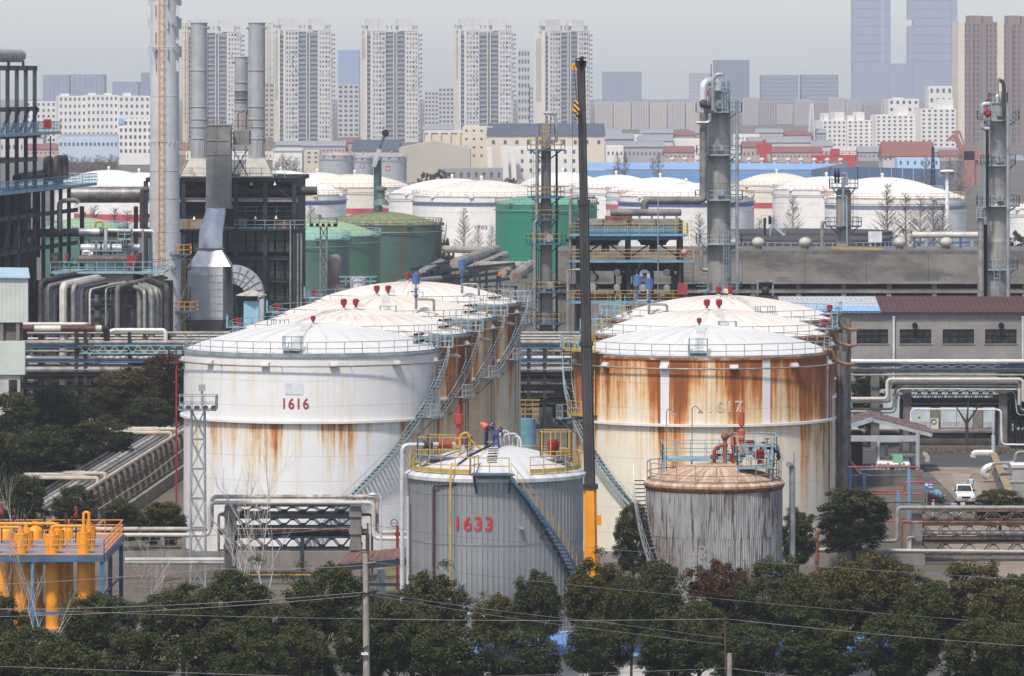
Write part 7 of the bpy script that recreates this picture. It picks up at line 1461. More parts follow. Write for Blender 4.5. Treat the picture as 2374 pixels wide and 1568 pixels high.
single('inclined_pipe', MB().tube([W(1945,1048,500),W(1968,1068,500),W(1995,1100,500)],.22,9), M('worn_pipe',(.09,.08,.07),.6), 'dark sloping pipe at the right foot of tank 1617', 'pipe')
cgl = thing('step_cage', 'light blue railed steps at the right foot of tank 1617', 'stair', (X(1950,478),478,0)); part('railing', MB().rail([W(1938,1103,478),W(1962,1103,478),W(1962,1103,480)],h=1.6,mid=(.4,.8,1.2),sp=.5,r=.035), LBLUE, cgl); part('flight', MB().bar(W(1962,1103,478),W(1944,1118,478),.6,.12), LBLUE, cgl)
FRP = M('fire_red_pipe', (.33,.06,.05), .5, var=.2)
for lb_, pts, Yq_, r, m_ in (('red pipe frame before the pump shelter', [(1960,1082),(2129,1082),(2131,1115)],496,.08,FRP),('red fire main with upstand on the gravel bed', [(2020,1139),(2096,1139),(2096,1117),(2170,1118)],478,.09,FRP),('lower red fire main across the gravel bed', [(2020,1144),(2139,1144),(2140,1166)],470,.08,FRP),('dark pipe low over the gravel bed', [(2050,1163),(2142,1163),(2142,1175)],466,.1,M('slate_pipe',(.08,.10,.12),.6)),('dark pipe in front of the pump skid wall', [(1960,1102),(2133,1102),(2133,1110)],500,.09,M('slate_pipe',(.08,.1,.12),.6)),('red pipe beneath the large round tree', [(1990,1208),(2130,1208)],446,.07,FRP)):
    single('fire_pipe', MB().tube(fil([W(a,b_,Yq_) for a, b_ in pts],.25),r,8), m_, lb_, 'pipe')
for x_, yt, Yq_, lb_ in ((2081,1140,468,'blue steel post on the gravel bed, left'),(2106,1086,470,'tall blue steel post beside the concrete road'),(1970,1086,480,'blue steel post before the pump shelter, left'),(2003,1096,480,'blue steel post before the pump shelter, right')): single('blue_post', MB().ibeam((X(x_,Yq_),Yq_,0),(X(x_,Yq_),Yq_,Z(yt,Yq_)),.28,.28,.05), M('mid_blue_post',(.12,.24,.42),.55), lb_, 'post')
sgn = thing('notice_board', 'blue notice board on a post beside the concrete road', 'sign', (X(2148,482),482,0)); part('post', MB().cyl((0,0,0),(0,0,2.6),.05,n=7), STEEL, sgn, local=True); part('board', MB().box(-.25,.55,-.06,-.02,1.6,2.6), M('sign_blue',(.06,.13,.38),.4), sgn, local=True); part('pictogram', MB().box(-.18,.1,-.066,-.062,2.0,2.4).box(.15,.5,-.066,-.062,2.1,2.2).box(.15,.5,-.066,-.062,1.85,1.95), M('sign_white',(.7,.7,.7),.5), sgn, local=True)
lmp = single('lamp_pole', MB().cyl((X(2302,548),548,0),(X(2302,548),548,Z(955,548)),.1,n=8).cyl((X(2302,548),548,.0),(X(2302,548),548,Z(1008,548)),.2,n=8), M('lamp_pole',(.42,.44,.47),.45), 'pale lamp pole under the pipe portal at right', 'lamp pole')
rw = thing('retaining_wall', 'low concrete wall with yellow top along the right side of the road', 'wall', (X(2310,510),510,0)); part('wall', MB().add([(X(2300,525),527,0),(X(2330,470),465,0),(X(2330,470)+.5,465,0),(X(2300,525)+.5,527,0),(X(2300,525),527,1.7),(X(2330,470),465,1.9),(X(2330,470)+.5,465,1.9),(X(2300,525)+.5,527,1.7)],[(0,1,5,4),(1,2,6,5),(2,3,7,6),(3,0,4,7),(4,5,6,7)]), CONC, rw); part('coping', MB().bar((X(2300,525)+.25,527,1.78),(X(2330,470)+.25,465,1.98),.7,.12), M('ochre_coping',(.28,.20,.10),.8), rw)
for i, (pts, Yq_, r, m_) in enumerate((([(2255,1060),(2258,1050),(2300,1050)],530,.35,SILVER),([(2290,1105),(2278,1098),(2284,1086),(2300,1080),(2380,1080)],512,.4,SILVER),([(2340,1090),(2340,1073),(2300,1073),(2300,1093)],505,.16,GREYP),([(2420,1098),(2318,1098),(2314,1104),(2314,1116)],495,.14,M('slate_pipe',(.08,.1,.12),.6)),([(2420,1117),(2332,1117),(2330,1128)],490,.16,GREYP),([(2420,1048),(2355,1048),(2352,1072),(2310,1073)],515,.18,GREYP))):
    single('valve_yard_pipe', MB().tube(fil([W(a,b_,Yq_) for a, b_ in pts],.4),r,9), m_, ('silver pipe bend rising from the road at right','lumpy silver-lagged pipe beside the road wall','thin grey goalpost pipe by the road wall','dark pipe bending down over the road wall','grey pipe below the dark bent pipe by the road wall','upper grey pipe run right of the road wall')[i], 'pipe')
single('corrugated_screen', MB().box(X(2345,492),X(2440,492),492,492.2,0,Z(1090,492)), M('grey_screen',(.28,.28,.27),.6,var=.15), 'grey corrugated screen at the right edge beside the road', 'screen')

# ------------------------------------------------------------ people
SKIN = M('skin', (.42,.26,.19), .6, var=.05)
def person(lb, loc, rz, J, cols, helmet, group=None, harness=None):
    """one skinned body; J overrides joints of a standing figure 1.7 m tall, facing -Y"""
    j = dict(pel=(0,0,.93), wai=(0,0,1.08), che=(0,.0,1.30), nek=(0,0,1.46), hed=(0,-.01,1.56), top=(0,-.01,1.66), ls=(.19,0,1.40), le=(.25,.03,1.13), lh=(.27,-.06,.90), rs=(-.19,0,1.40), re=(-.25,.03,1.13), rh=(-.27,-.06,.90), lk=(.10,-.01,.50), la=(.11,.03,.08), lt=(.12,-.15,.04), rk=(-.10,-.01,.50), ra=(-.11,.03,.08), rt=(-.12,-.15,.04), lp=(.10,0,.90), rp=(-.10,0,.90))
    j.update(J); names = list(j); rad = dict(pel=(.15,.11), wai=(.14,.10), che=(.17,.115), nek=(.06,.06), hed=(.085,.10), top=(.075,.085), ls=(.075,.075), rs=(.075,.075), le=(.052,.052), re=(.052,.052), lh=(.036,.03), rh=(.036,.03), lk=(.068,.068), rk=(.068,.068), la=(.048,.048), ra=(.048,.048), lt=(.045,.035), rt=(.045,.035), lp=(.095,.095), rp=(.095,.095))
    E = [('pel','wai'),('wai','che'),('che','nek'),('nek','hed'),('hed','top'),('che','ls'),('ls','le'),('le','lh'),('che','rs'),('rs','re'),('re','rh'),('pel','lp'),('lp','lk'),('lk','la'),('la','lt'),('pel','rp'),('rp','rk'),('rk','ra'),('ra','rt')]
    for s_ in 'lr':
        h = V(*j[s_+'h']); d = (h - V(*j[s_+'e'])).normalized(); sd = d.cross(V(0,1,.3)).normalized()
        for k in range(5):
            o = sd*((k-2)*.022) if k < 4 else sd*-.05; L = (.085,.10,.105,.09,.06)[k]
            n1, n2 = f'{s_}f{k}a', f'{s_}f{k}b'; j[n1] = tuple(h + d*(.045 if k < 4 else .01) + o); j[n2] = tuple(h + d*(.045+L if k < 4 else .055) + o*1.1 + V(0,-.02,0)); names += [n1, n2]; rad[n1] = (.011,.011); rad[n2] = (.009,.009); E += [(s_+'h', n1), (n1, n2)]
    me = bpy.data.meshes.new('body'); me.from_pydata([j[n] for n in names], [(names.index(a), names.index(b_)) for a, b_ in E], [])
    ob = bpy.data.objects.new('body_cage', me); C.objects.link(ob); sm = ob.modifiers.new('skin','SKIN'); sm.use_smooth_shade = True
    for i, n in enumerate(names): me.skin_vertices[0].data[i].radius = rad[n]
    me.skin_vertices[0].data[0].use_root = True; sb = ob.modifiers.new('sub','SUBSURF'); sb.levels = 1
    dg = bpy.context.evaluated_depsgraph_get(); bm_ = bpy.data.meshes.new_from_object(ob.evaluated_get(dg)); C.objects.unlink(ob); bpy.data.objects.remove(ob)
    bm_.materials.clear()
    for m_ in (cols[0], cols[1], SKIN, BLKR): bm_.materials.append(m_)
    seg = [(V(*j[a]), V(*j[b_]), a, b_) for a, b_ in E]
    for p in bm_.polygons:
        c_ = p.center; best = None
        for a, b_, na, nb_ in seg:
            d_ = b_ - a; t_ = max(0, min(1, (c_-a).dot(d_)/max(d_.length_squared,1e-9))); q = (c_-a-d_*t_).length
            if best is None or q < best[0]: best = (q, na, nb_, t_)
        _, na, nb_, t_ = best
        if nb_ in ('hed','top') or 'f' in nb_ or na[1:] == 'h' or (nb_[1:] == 'h' and t_ > .9): p.material_index = 2
        elif nb_ in ('lt','rt'): p.material_index = 3
        elif nb_ in ('lp','lk','la','rp','rk','ra'): p.material_index = 1
        else: p.material_index = 0
    t = thing('person', lb, 'person', loc, group, rz); b_ = inst('body', bm_, t)
    hp_, tp_ = V(*j['hed']), V(*j['top']); up_ = (tp_-hp_).normalized(); fw = (V(0,-1,0) - up_*up_.dot(V(0,-1,0))); fw = fw.normalized() if fw.length > .05 else V(0,0,-1); sd = fw.cross(up_)
    cx_ = hp_ + up_*.02
    fc = MB().cyl(cx_+fw*.08-up_*.01, cx_+fw*.125-up_*.03, .018, .012, n=6); [fc.sph(cx_+sd*.1*q-up_*.01, .022, 6, 4) for q in (-1,1)]; part('nose_and_ears', fc, SKIN, b_, local=True)
    part('eyes_and_mouth', MB().sph(cx_+fw*.09+sd*.035+up_*.025,.012,6,4).sph(cx_+fw*.09-sd*.035+up_*.025,.012,6,4).bar(cx_+fw*.098+sd*.025-up_*.06,cx_+fw*.098-sd*.025-up_*.06,.01), BLACK, b_, local=True)
    if helmet:
        hm_ = MB(); base = cx_ + up_*.055
        for i in range(6):
            q = pi/2*i/5; 
            for k in range(14):
                a = 2*pi*k/14; ext = 1.0 + (.22 if i == 0 else 0) + (.15 if i == 0 and math.cos(a) > .5 else 0); hm_.v.append(tuple(base + (fw*math.cos(a)*.14 + sd*math.sin(a)*.118)*math.cos(q)*ext + up_*math.sin(q)*.12))
        for i in range(5):
            for k in range(14): hm_.f.append((i*14+k, i*14+(k+1)%14, (i+1)*14+(k+1)%14, (i+1)*14+k))
        part('helmet', hm_, helmet, t, local=True)
    else: part('hair', MB().sph(cx_+up_*.05-fw*.015,.112,10,6), BLACK, t, local=True)
    if harness:
        ch_, w_ = V(*j['che']), V(*j['wai']); hs = MB()
        for s_ in (-1,1):
            for f_ in (.16,-.16): hs.tube([V(*j['ls' if s_ > 0 else 'rs'])*.6+ch_*.4+up_*.08, ch_+sd*s_*.06+fw*f_*.9, w_-sd*s_*.05+fw*f_*.8],.022,5)
        part('safety_harness', hs, harness, t, local=True)
    return t
NAVY = M('navy_overall', (.025,.035,.10), .8); NAVY2 = M('blue_overall', (.03,.045,.16), .8); GREYO = M('grey_overall', (.30,.31,.31), .8); LGREY = M('pale_workwear', (.42,.43,.42), .8); PBLU = M('pale_blue_workwear', (.36,.46,.52), .8)
HRED = M('helmet_red', (.55,.03,.02), .35); HWHT = M('helmet_white', (.75,.75,.73), .35); HBLU = M('helmet_blue', (.03,.05,.14), .35); HORG = M('harness_orange', (.65,.12,.03), .6)
zr = 12.75 + 1.75
bendA = dict(wai=(0,-.06,1.06), che=(0,-.22,1.25), nek=(0,-.33,1.36), hed=(0,-.42,1.42), top=(0,-.50,1.49), ls=(.19,-.22,1.32), rs=(-.19,-.22,1.32), le=(.22,-.42,1.12), re=(-.22,-.42,1.12), lh=(.12,-.60,.98), rh=(-.12,-.60,.98))
bendB = dict(pel=(0,.08,.90), lp=(.10,.08,.87), rp=(-.10,.08,.87), wai=(0,-.05,1.02), che=(0,-.28,1.12), nek=(0,-.42,1.15), hed=(0,-.52,1.15), top=(0,-.61,1.16), ls=(.19,-.28,1.16), rs=(-.19,-.28,1.16), le=(.22,-.42,.92), re=(-.22,-.42,.92), lh=(.10,-.55,.72), rh=(-.10,-.55,.72), lk=(.16,-.06,.48), rk=(-.16,-.06,.48), la=(.2,.02,.08), lt=(.22,-.16,.04), ra=(-.2,.02,.08), rt=(-.22,-.16,.04))
c33 = LOC[t33.name]
person('worker in dark navy overalls with orange harness, standing at left on the 1633 roof', (c33.x-.62, c33.y-.5, zr-.02), R(60), bendA, (NAVY, NAVY), HBLU, 'workers on the tank 1633 roof', HORG).scale = (1.1,)*3
person('worker in blue overalls bending over the manhole on the 1633 roof', (c33.x+.05, c33.y-1.1, zr-.1), R(150), bendB, (NAVY2, NAVY2), HBLU, 'workers on the tank 1633 roof', HORG).scale = (1.12,)*3
bkt = thing('wind_sock', 'bright orange signal cone on a thin pole beside the left worker on tank 1633', 'signal cone', (c33.x-.98,c33.y-.3,zr-.1)); part('pole', MB().cyl((0,0,0),(0,0,1.9),.025,n=6), STEEL, bkt, local=True); part('cone', MB().tube([(-.02,0,1.75),(.2,-.1,1.62),(.36,-.18,1.45)],[.05,.2,.26],12), M('signal_orange',(.7,.12,.05),.5), bkt, local=True)
stand2 = dict(lh=(.1,-.28,1.1), rh=(-.1,-.28,1.1), le=(.26,-.08,1.14), re=(-.26,-.08,1.14))
PGp = 'workers gathered by the white pickup'
for x_, yf, c_, h_, rz, lb_, jj in ((2163,1187,LGREY,HRED,60,'worker in pale grey with red helmet left of the pickup, by the motorcycles',stand2),(2211,1188,GREYO,HRED,0,'worker in dark grey with red helmet, in front of the pickup bonnet',stand2),(2231,1187,LGREY,HRED,-40,'worker in pale grey with red helmet at the pickup grille',{}),(2276,1185,PBLU,HRED,30,'worker in pale blue with red helmet right of the pickup',stand2),(2290,1184,NAVY,HWHT,-30,'worker in dark clothes with white helmet, right end of the group',stand2)):
    Yq_ = 482040/(yf+15-176); person(lb_, (X(x_,Yq_),Yq_,0.012), R(rz), jj, (c_, c_), h_, PGp)
crouch = dict(pel=(0,.1,.45), lp=(.1,.1,.43), rp=(-.1,.1,.43), wai=(0,.04,.6), che=(0,-.08,.82), nek=(0,-.14,.95), hed=(0,-.18,1.03), top=(0,-.22,1.12), ls=(.19,-.08,.9), rs=(-.19,-.08,.9), le=(.25,-.3,.75), re=(-.25,-.3,.75), lh=(.12,-.5,.6), rh=(-.12,-.5,.6), lk=(.14,-.3,.55), rk=(-.14,-.3,.55))
for x_, yf, lb_ in ((2200,1198,'crouching worker with red helmet left of the pickup front'),(2218,1202,'crouching worker with red helmet nearest the pipe bridge')):
    Yq_ = 482040/(yf+4-176); person(lb_, (X(x_,Yq_),Yq_,.012), R(20), crouch, (GREYO, GREYO), HRED, PGp)
person('worker in dark overalls on the exchanger platform, at its left end', (X(160,603),603,Z(630,600)), R(70), bendA, (NAVY2, NAVY2), HBLU)
person('worker with orange helmet kneeling behind the exchanger platform railing', (X(299,602),602,Z(630,600)), R(0), crouch, (GREYO, GREYO), HORG)
person('worker with orange helmet on the walkway behind the left tank row', (X(1159,546),546,Z(662,546)-.0), R(-60), stand2, (HORG, NAVY), HORG)
single('walkway', MB().box(X(1120,546),X(1200,546),545.4,546.8,Z(662,546)-.15,Z(662,546)-.005).bar((X(1125,546),546,0),(X(1125,546),546,Z(663,546)),.2).bar((X(1195,546),546,0),(X(1195,546),546,Z(663,546)),.2), DSTEEL, 'steel walkway behind the farthest tank of the left row', 'walkway')
# cyclist
Yk = 497; bk = thing('bicycle', 'black bicycle ridden up the concrete road', 'bicycle', (X(2250,Yk),Yk,.012))
for yy in (-.52,.52): w_ = part('wheel', MB().tube([(0,yy+.33*math.cos(q),.34+.33*math.sin(q)) for q in [2*pi*k/18 for k in range(19)]],.025,6), BLKR, bk, local=True); part('spokes', MB().bar((0,yy-.32,.34),(0,yy+.32,.34),.012).bar((0,yy,.02),(0,yy,.66),.012), STEEL, w_, local=True)
part('frame', MB().tube([(0,-.52,.34),(0,-.15,.3),(0,.4,.75),(0,.52,.34)],.022,6).tube([(0,-.15,.3),(0,-.25,.85)],.02,6).tube([(0,-.2,.75),(0,.4,.78)],.02,6), BLACK, bk, local=True); part('handlebar', MB().tube([(-.3,.3,1.02),(-.05,.42,.98),(.05,.42,.98),(.3,.3,1.02)],.016,6).bar((0,.42,.98),(0,.4,.75),.03), STEEL, bk, local=True); part('saddle', MB().sph((0,-.27,.88),.12,8,5,.4), BLKR, bk, local=True)
person('cyclist in pale blue shirt and red helmet riding away up the road', (X(2250,Yk),Yk,.02), R(180), dict(pel=(0,.25,.95), lp=(.1,.22,.93), rp=(-.1,.22,.93), wai=(0,.22,1.08), che=(0,.1,1.32), nek=(0,.04,1.47), hed=(0,.0,1.57), top=(0,-.02,1.68), ls=(.19,.1,1.41), rs=(-.19,.1,1.41), le=(.3,-.1,1.2), re=(-.3,-.1,1.2), lh=(.28,-.3,1.04), rh=(-.28,-.3,1.04), lk=(.13,-.1,.72), la=(.12,.1,.32), lt=(.13,-.1,.28), rk=(-.13,-.05,.6), ra=(-.12,.14,.2), rt=(-.13,-.06,.16)), (PBLU, GREYO), HRED)
# pickup
Yt = 487; pk = thing('pickup_truck', 'white pickup truck facing the camera on the concrete road', 'pickup truck', (X(2234,Yt),Yt,.012)); CW = M('car_white',(.72,.72,.70),.25,var=.03)
bd = MB(); secs = [(-2.3,.42,.80,.72),(-2.2,.38,.95,.82),(-1.1,.36,1.08,.86),(-.55,.36,1.12,.87),(2.4,.40,1.12,.87),(2.5,.45,1.05,.84)]
for y_, z0_, z1_, w_ in secs: bd.v += [(-w_,y_,z0_),(w_,y_,z0_),(w_,y_,z1_-.08),(w_-.1,y_,z1_),(-w_+.1,y_,z1_),(-w_,y_,z1_-.08)]
for i in range(5):
    for k in range(6): bd.f.append((i*6+k,i*6+(k+1)%6,i*6+6+(k+1)%6,i*6+6+k))
bd.f += [tuple(range(6)), tuple(range(35,29,-1))]; part('body', bd, CW, pk, local=True)
cbn = part('cabin', MB().frus(-.80,.80,-.6,1.1,1.08,-.66,.66,.05,.85,1.72), CW, pk, local=True); part('windscreen', MB().quad((-.70,-.56,1.16),(.70,-.56,1.16),(.60,-.05,1.66),(-.60,-.05,1.66)), GLASSD, cbn, local=True); [part('side_window', MB().quad((.79*s_,-.3,1.18),(.79*s_,.95,1.18),(.68*s_,.78,1.62),(.68*s_,.12,1.62)), GLASSD, cbn, local=True) for s_ in (-1,1)]
part('grille', MB().box(-.42,.42,-2.34,-2.28,.62,.80), BLACK, pk, local=True); part('bumper', MB().box(-.84,.84,-2.42,-2.25,.36,.58), M('bumper_grey',(.35,.35,.35),.4), pk, local=True); part('number_plate', MB().box(-.22,.22,-2.44,-2.42,.42,.54), BLUEP, pk, local=True)
for s_ in (-1,1): part('headlight', MB().box(.46*s_-.0 if s_ > 0 else -.72,.72 if s_ > 0 else -.46,-2.36,-2.25,.66,.84), M('headlight',(.6,.6,.58),.15), pk, local=True); part('mirror', MB().box(.88*s_-.12,.88*s_+.12,-.55,-.42,1.12,1.32), BLKR, pk, local=True)
for s_ in (-1,1):
    for y_ in (-1.45,1.5): w_ = part('wheel', MB().cyl((.72*s_-.1,y_,.34),(.72*s_+.1,y_,.34),.34,n=18), BLKR, pk, local=True); part('rim', MB().cyl((.72*s_-.11,y_,.34),(.72*s_+.11,y_,.34),.19,n=12), STEEL, w_, local=True)
def moto(lb_, x_, Yq_, rz):
    t = thing('motorcycle', lb_, 'motorcycle', (X(x_,Yq_),Yq_,.012), 'motorcycles parked by the road', rz)
    for y_ in (-.62,.62): part('wheel', MB().tube([(0,y_+.27*math.cos(q),.3+.27*math.sin(q)) for q in [2*pi*k/16 for k in range(17)]],.06,7), BLKR, t, local=True)
    part('engine_and_frame', MB().cbox((0,0,.42),.3,.55,.35).tube([(0,-.62,.3),(0,-.42,.85),(0,.3,.75),(0,.62,.3)],.04,6), BLACK, t, local=True); part('fuel_tank', MB().sph((0,-.2,.85),.2,10,6,.75), BLUEP if rz > 1 else BLACK, t, local=True); part('seat', MB().box(-.14,.14,0,.75,.78,.88), BLKR, t, local=True); part('handlebar', MB().tube([(-.35,-.3,1.08),(-.1,-.45,1.),(.1,-.45,1.),(.35,-.3,1.08)],.02,6).sph((0,-.55,.92),.1,8,5), STEEL, t, local=True)
for i in range(4): moto(('motorcycle nearest the road edge in the parked cluster','second motorcycle in the parked cluster left of the workers','third motorcycle in the parked cluster, under the notice board','motorcycle at the back of the parked cluster')[i], 2176-9*i, 484+1.6*i, R(70+35*i))
single('barrel_bag', MB().sph((X(2172,491),491,.5),.5,10,6,.9), M('teal_bag',(.12,.32,.30),.7), 'teal bundle behind the parked motorcycles', 'bundle'); single('blue_crate', MB().box(X(2195,474),X(2216,474),474,475,.012,.95).box(X(2194,474),X(2217,474),473.9,475.1,.88,1.0), M('crate_blue',(.04,.10,.30),.5), 'blue crate behind the rusty pipe bridge', 'crate')
# ------------------------------------------------------------ green tanks and tank farm behind
def far_tank(lb, x, Rpx, Y, yrim, yapex, m, mroof=None, band=None, num=None, railm=None, group=None, stair_a=None, nump=0):
    r = Rpx*sc(Y); H_ = 40 - (yrim-176)*(Y-r)/K; za = Z(yapex, Y); t = thing('storage_tank', lb, 'storage tank', (X(x,Y),Y,0), group)
    for i in range(4): part('shell_course', MB().lathe([(r-.05,H_*i/4),(r-.008*i,H_*i/4),(r-.008*i,H_*(i+1)/4-.03),(r-.05,H_*(i+1)/4-.03)], n=72), m, t, local=True)
    sec = MB(); prof = [(max(r*k/8,.05)*1.003, H_ + max(.8,za-H_)*(1-(k/8)**2)) for k in range(8,-1,-1)]; sec.lathe(prof, n=3, a0=0, a1=2*pi/24)
    for (ra, z0_), (rb, z1_) in zip(prof, prof[1:]): sec.bar(at(ra,0,z0_+.02), at(rb,0,z1_+.02), .09, .09)
    me = sec.mesh('roof_plate'); setmat(me, mroof or m)
    for i in range(24): inst('roof_plate', me, t, (0,0,0), (0,0,2*pi*i/24))
    part('railing', ring_rail(MB(), r+.05, H_+.05, npost=56, r=.045, h=1.15, toe=.2), railm or FARRAIL, t, local=True); part('roof_vent', MB().cyl((0,0,za-.1),(0,0,za+.6),.25,n=10).sph((0,0,za+.7),.4,10,6), m, t, local=True)
    if band: part('painted_band', MB().lathe([(r+.02,40-(band[1]-176)*(Y-r)/K),(r+.02,40-(band[0]-176)*(Y-r)/K)], n=72), band[2], t, local=True)
    part('spray_pipe', MB().ring(r+.3, H_-1.1, .08, n=5, seg=56), GREYP, t, local=True)
    for i in range(10): part('vent_box', MB().cbox(at(r+.15, R(-80+36*i), H_+.15), .9,.6,.5), m, t, local=True)
    if stair_a: stair(t, r, R(stair_a[0]), R(stair_a[1]), .2, H_, railm or GREYP, BLACK, .8)
    if num: wrap_text(num[0], num[3]*sc(Y), 1.2, r, math.asin((num[1]-x)/Rpx), 40-(num[2]-176)*(Y-r)/K, NUM_DK, 'number', t)
    return t
FARRAIL = M('far_rail', (.45,.40,.34), .6, var=.2); ORRAIL = M('ochre_rail', (.50,.30,.12), .6, var=.25)
G1M = M('green_paint_old', (.055,.15,.115), .6, var=.12, scl=.15, col2=(.10,.12,.09), thr=(.55,.75), sc2=(.3,.3,.05)); G1R = M('mint_roof', (.22,.42,.30), .6, var=.1, scl=.2); G2R = M('pale_green_roof', (.27,.40,.22), .6, var=.12, scl=.2)
GRM = M('green_rust_shell', (.045,.10,.075), .65, var=.2, scl=.2, col2=(.09,.055,.035), thr=(.48,.7), sc2=(.5,.5,.03)); GRR = M('green_rust_roof', (.16,.19,.08), .7, var=.2, scl=.3, col2=(.20,.10,.045), thr=(.45,.62), sc2=(.2,.2,.2)); GBM = M('bright_green_shell', (.012,.17,.105), .45, var=.06, scl=.1)
far_tank('teal-green tank right of the furnace, nearest of the green tanks', 678, 133, 872, 558, 522, G1M, G1R, railm=TEAL)
far_tank('green tank with pale green roof between teal tank and rusty dome', 741, 141, 918, 550, 510, M('green_paint_mid',(.06,.16,.095),.6,var=.12,scl=.15), G2R, railm=LBLUE)
grt = far_tank('dark green tank with rust-streaked dome behind the left tank row', 883, 141, 965, 525, 491, GRM, GRR, railm=M('dark_rail',(.10,.08,.07),.7), stair_a=(35, 88)); part('roof_stack', MB().lathe([(1.6,13.5+2.6),(1.1,17.),(.7,17.2),(.7,18.6),(1.1,18.8),(1.1,19.3),(.02,19.6)], n=14), M('stack_dark_green',(.10,.14,.12),.6), grt, local=True)
far_tank('bright emerald green tank behind the slim column', 1266, 118, 1060, 476, 452, GBM, M('emerald_roof',(.10,.34,.24),.5,var=.06), railm=M('olive_rail',(.25,.22,.14),.6))
far_tank('low pale green tank behind the dark duct at left', 195, 95, 905, 532, 505, G1M, G2R, railm=TEAL)
BLB = M('band_blue', (.07,.10,.27), .5); BLG = M('band_grey_blue', (.17,.20,.30), .5); RDB = M('band_red', (.48,.05,.08), .5); PKB = M('band_pink_red', (.50,.12,.14), .5)
WG = 'white tanks of the far tank farm'
for a in [('white far tank left of the chimney, left dome of two', 252, 125, 1440, 432, 394, FARWH), ('white far tank left of the chimney, right dome, with red band', 322, 150, 1330, 440, 400, FARWH, None, (497,514,RDB)),
          ('white far tank dome just behind the right exhaust stack', 650, 120, 1450, 431, 395, FARWH), ('white far tank behind the furnace, small second dome', 735, 110, 1400, 432, 400, FARWH),
          ('cream far tank with red band behind the green rusty dome', 822, 134, 1290, 436, 403.5, M('cream_tank',(.66,.60,.49),.6,var=.06,scl=.2), None, (483,496,RDB)), ('white far tank with blue band right of the furnace', 672, 131, 1150, 454, 415, FARWH, None, (467,475.5,BLB), None, ORRAIL),
          ('white far tank left behind the tank numbered 1702', 1048, 148, 1225, 452, 414, FARWH), ('white far tank numbered 1702 with grey-blue band', 1116, 160, 1165, 458, 418, FARWH, M('cream_dome',(.62,.58,.50),.6,var=.07,scl=.2), (469.6,479,BLG), ('1702',1115,527,9), ORRAIL, None, None),
          ('white far tank with red band behind the crane boom', 1305, 106, 1330, 432, 399, FARWH, None, (454,461,RDB)), ('white far tank right of the crane boom, low dome', 1428, 105, 1320, 438, 405, FARWH), ('white far tank with pinkish band behind the air cooler', 1530, 126, 1240, 448, 411, FARWH, None, (475,488,PKB)),
          ('white far tank with dark blue band left of the tall column', 1590, 158, 1165, 458, 424, FARWH, None, (471,480.5,BLB), None, ORRAIL), ('cream far tank with red band right of the tall column', 1800, 104, 1330, 432, 401, M('cream_tank',(.66,.6,.49),.6), None, (470,483,RDB)), ('plain white far tank left of the short column', 1915, 125, 1250, 442, 409, FARWH),
          ('white far tank half hidden behind the tank numbered 1704', 2045, 140, 1240, 446, 411, FARWH), ('white far tank numbered 1704 with blue band, right of the short column', 2075, 163, 1150, 462, 424.5, FARWH, None, (477.7,486.6,BLG), ('1704',2085,537.5,9), ORRAIL), ('white far tank cut by the right edge', 2395, 58, 1100, 486, 470, FARWH)]:
    far_tank(*a, **{'group': WG}) if len(a) < 12 else far_tank(*a[:10], group=WG)
EM = M('emblem_red', (.5,.12,.10), .6); SILO = M('far_grey_silo', (.33,.34,.35), .7, var=.06, scl=.1)
for x_, w_, yt, ya_, rf_, lb_ in ((780,81,361,352,M('tan_dome',(.45,.36,.25),.7),'grey silo with tan dome behind the far tanks, left of three'),(842,46,366,358,SILO,'grey silo with red emblem, middle of three'),(907,71,364,357,SILO,'grey silo with red emblem, right of three')):
    t = far_tank(lb_, x_, w_/2, 1780 + (40 if x_ == 842 else 0), yt, ya_, SILO, rf_, group='grey silos behind the tank farm')
    if x_ != 780: r = w_/2*sc(1780); part('emblem', MB().tube([at(r+.05, R(-12 if x_ == 907 else -5)+.5*math.cos(q)/r*1.6, 8.6+.8*math.sin(q)) for q in [k*pi/8 for k in range(17)]],.16,5), EM, t, local=True)
# jib crane on a green mast
jc = thing('jib_crane', 'small jib crane with folded grey boom on a dark green post', 'crane', (X(875,985),985,0)); part('post', MB().cyl((X(875,985),985,0),(X(875,985),985,Z(372,985)),.75,n=12), M('post_dark_green',(.04,.10,.09),.5), jc); part('post_head', MB().cyl(W(875,372,985),W(875,364,985),.9,n=12).cyl(W(880,480,985),W(880,370,985),.12,n=6), M('pale_grey_steel',(.4,.42,.42),.5), jc)
part('boom', MB().bar(W(866,386,984),W(880,345,984),1.0,.9), M('boom_pale',(.38,.40,.38),.5), jc); part('boom_tip', MB().bar(W(879,347,984),W(893,309,984),.7,.6), M('boom_green_dark',(.06,.10,.09),.5), jc); part('sheave', MB().sph(W(893,308,984),.7,8,6), BLACK, jc)
# pipe bridge with crossing pipes behind the left row
Yx = 760; xb6 = thing('pipe_bridge', 'dark steel pipe bridge with big rusty lagged pipes beside the green dome', 'pipe bridge', (X(1100,Yx),Yx,0))
LAGR = M('mottled_lagging', (.30,.27,.23), .7, var=.2, scl=.6, col2=(.10,.05,.035), thr=(.5,.6), sc2=(.3,.3,.3))
for pts, Ya_, Yb_, r in (([(1030,577),(1145,580)],860,850,.6),([(1055,610),(1150,578)],700,850,.75),([(1055,637),(1172,590)],690,830,.6),([(1068,615),(1240,615)],740,740,.6),([(1195,640),(1230,615)],640,720,.8),([(1165,632),(1178,628)],640,650,.5),([(975,628),(1022,604)],640,720,.28),([(983,628),(1028,605)],640,720,.22),([(925,655),(1020,645)],600,640,.35)):
    part('pipe', MB().tube([W(*pts[0],Ya_),W(*pts[1],Yb_)],r,10), LAGR if r > .4 else GREYP, xb6)
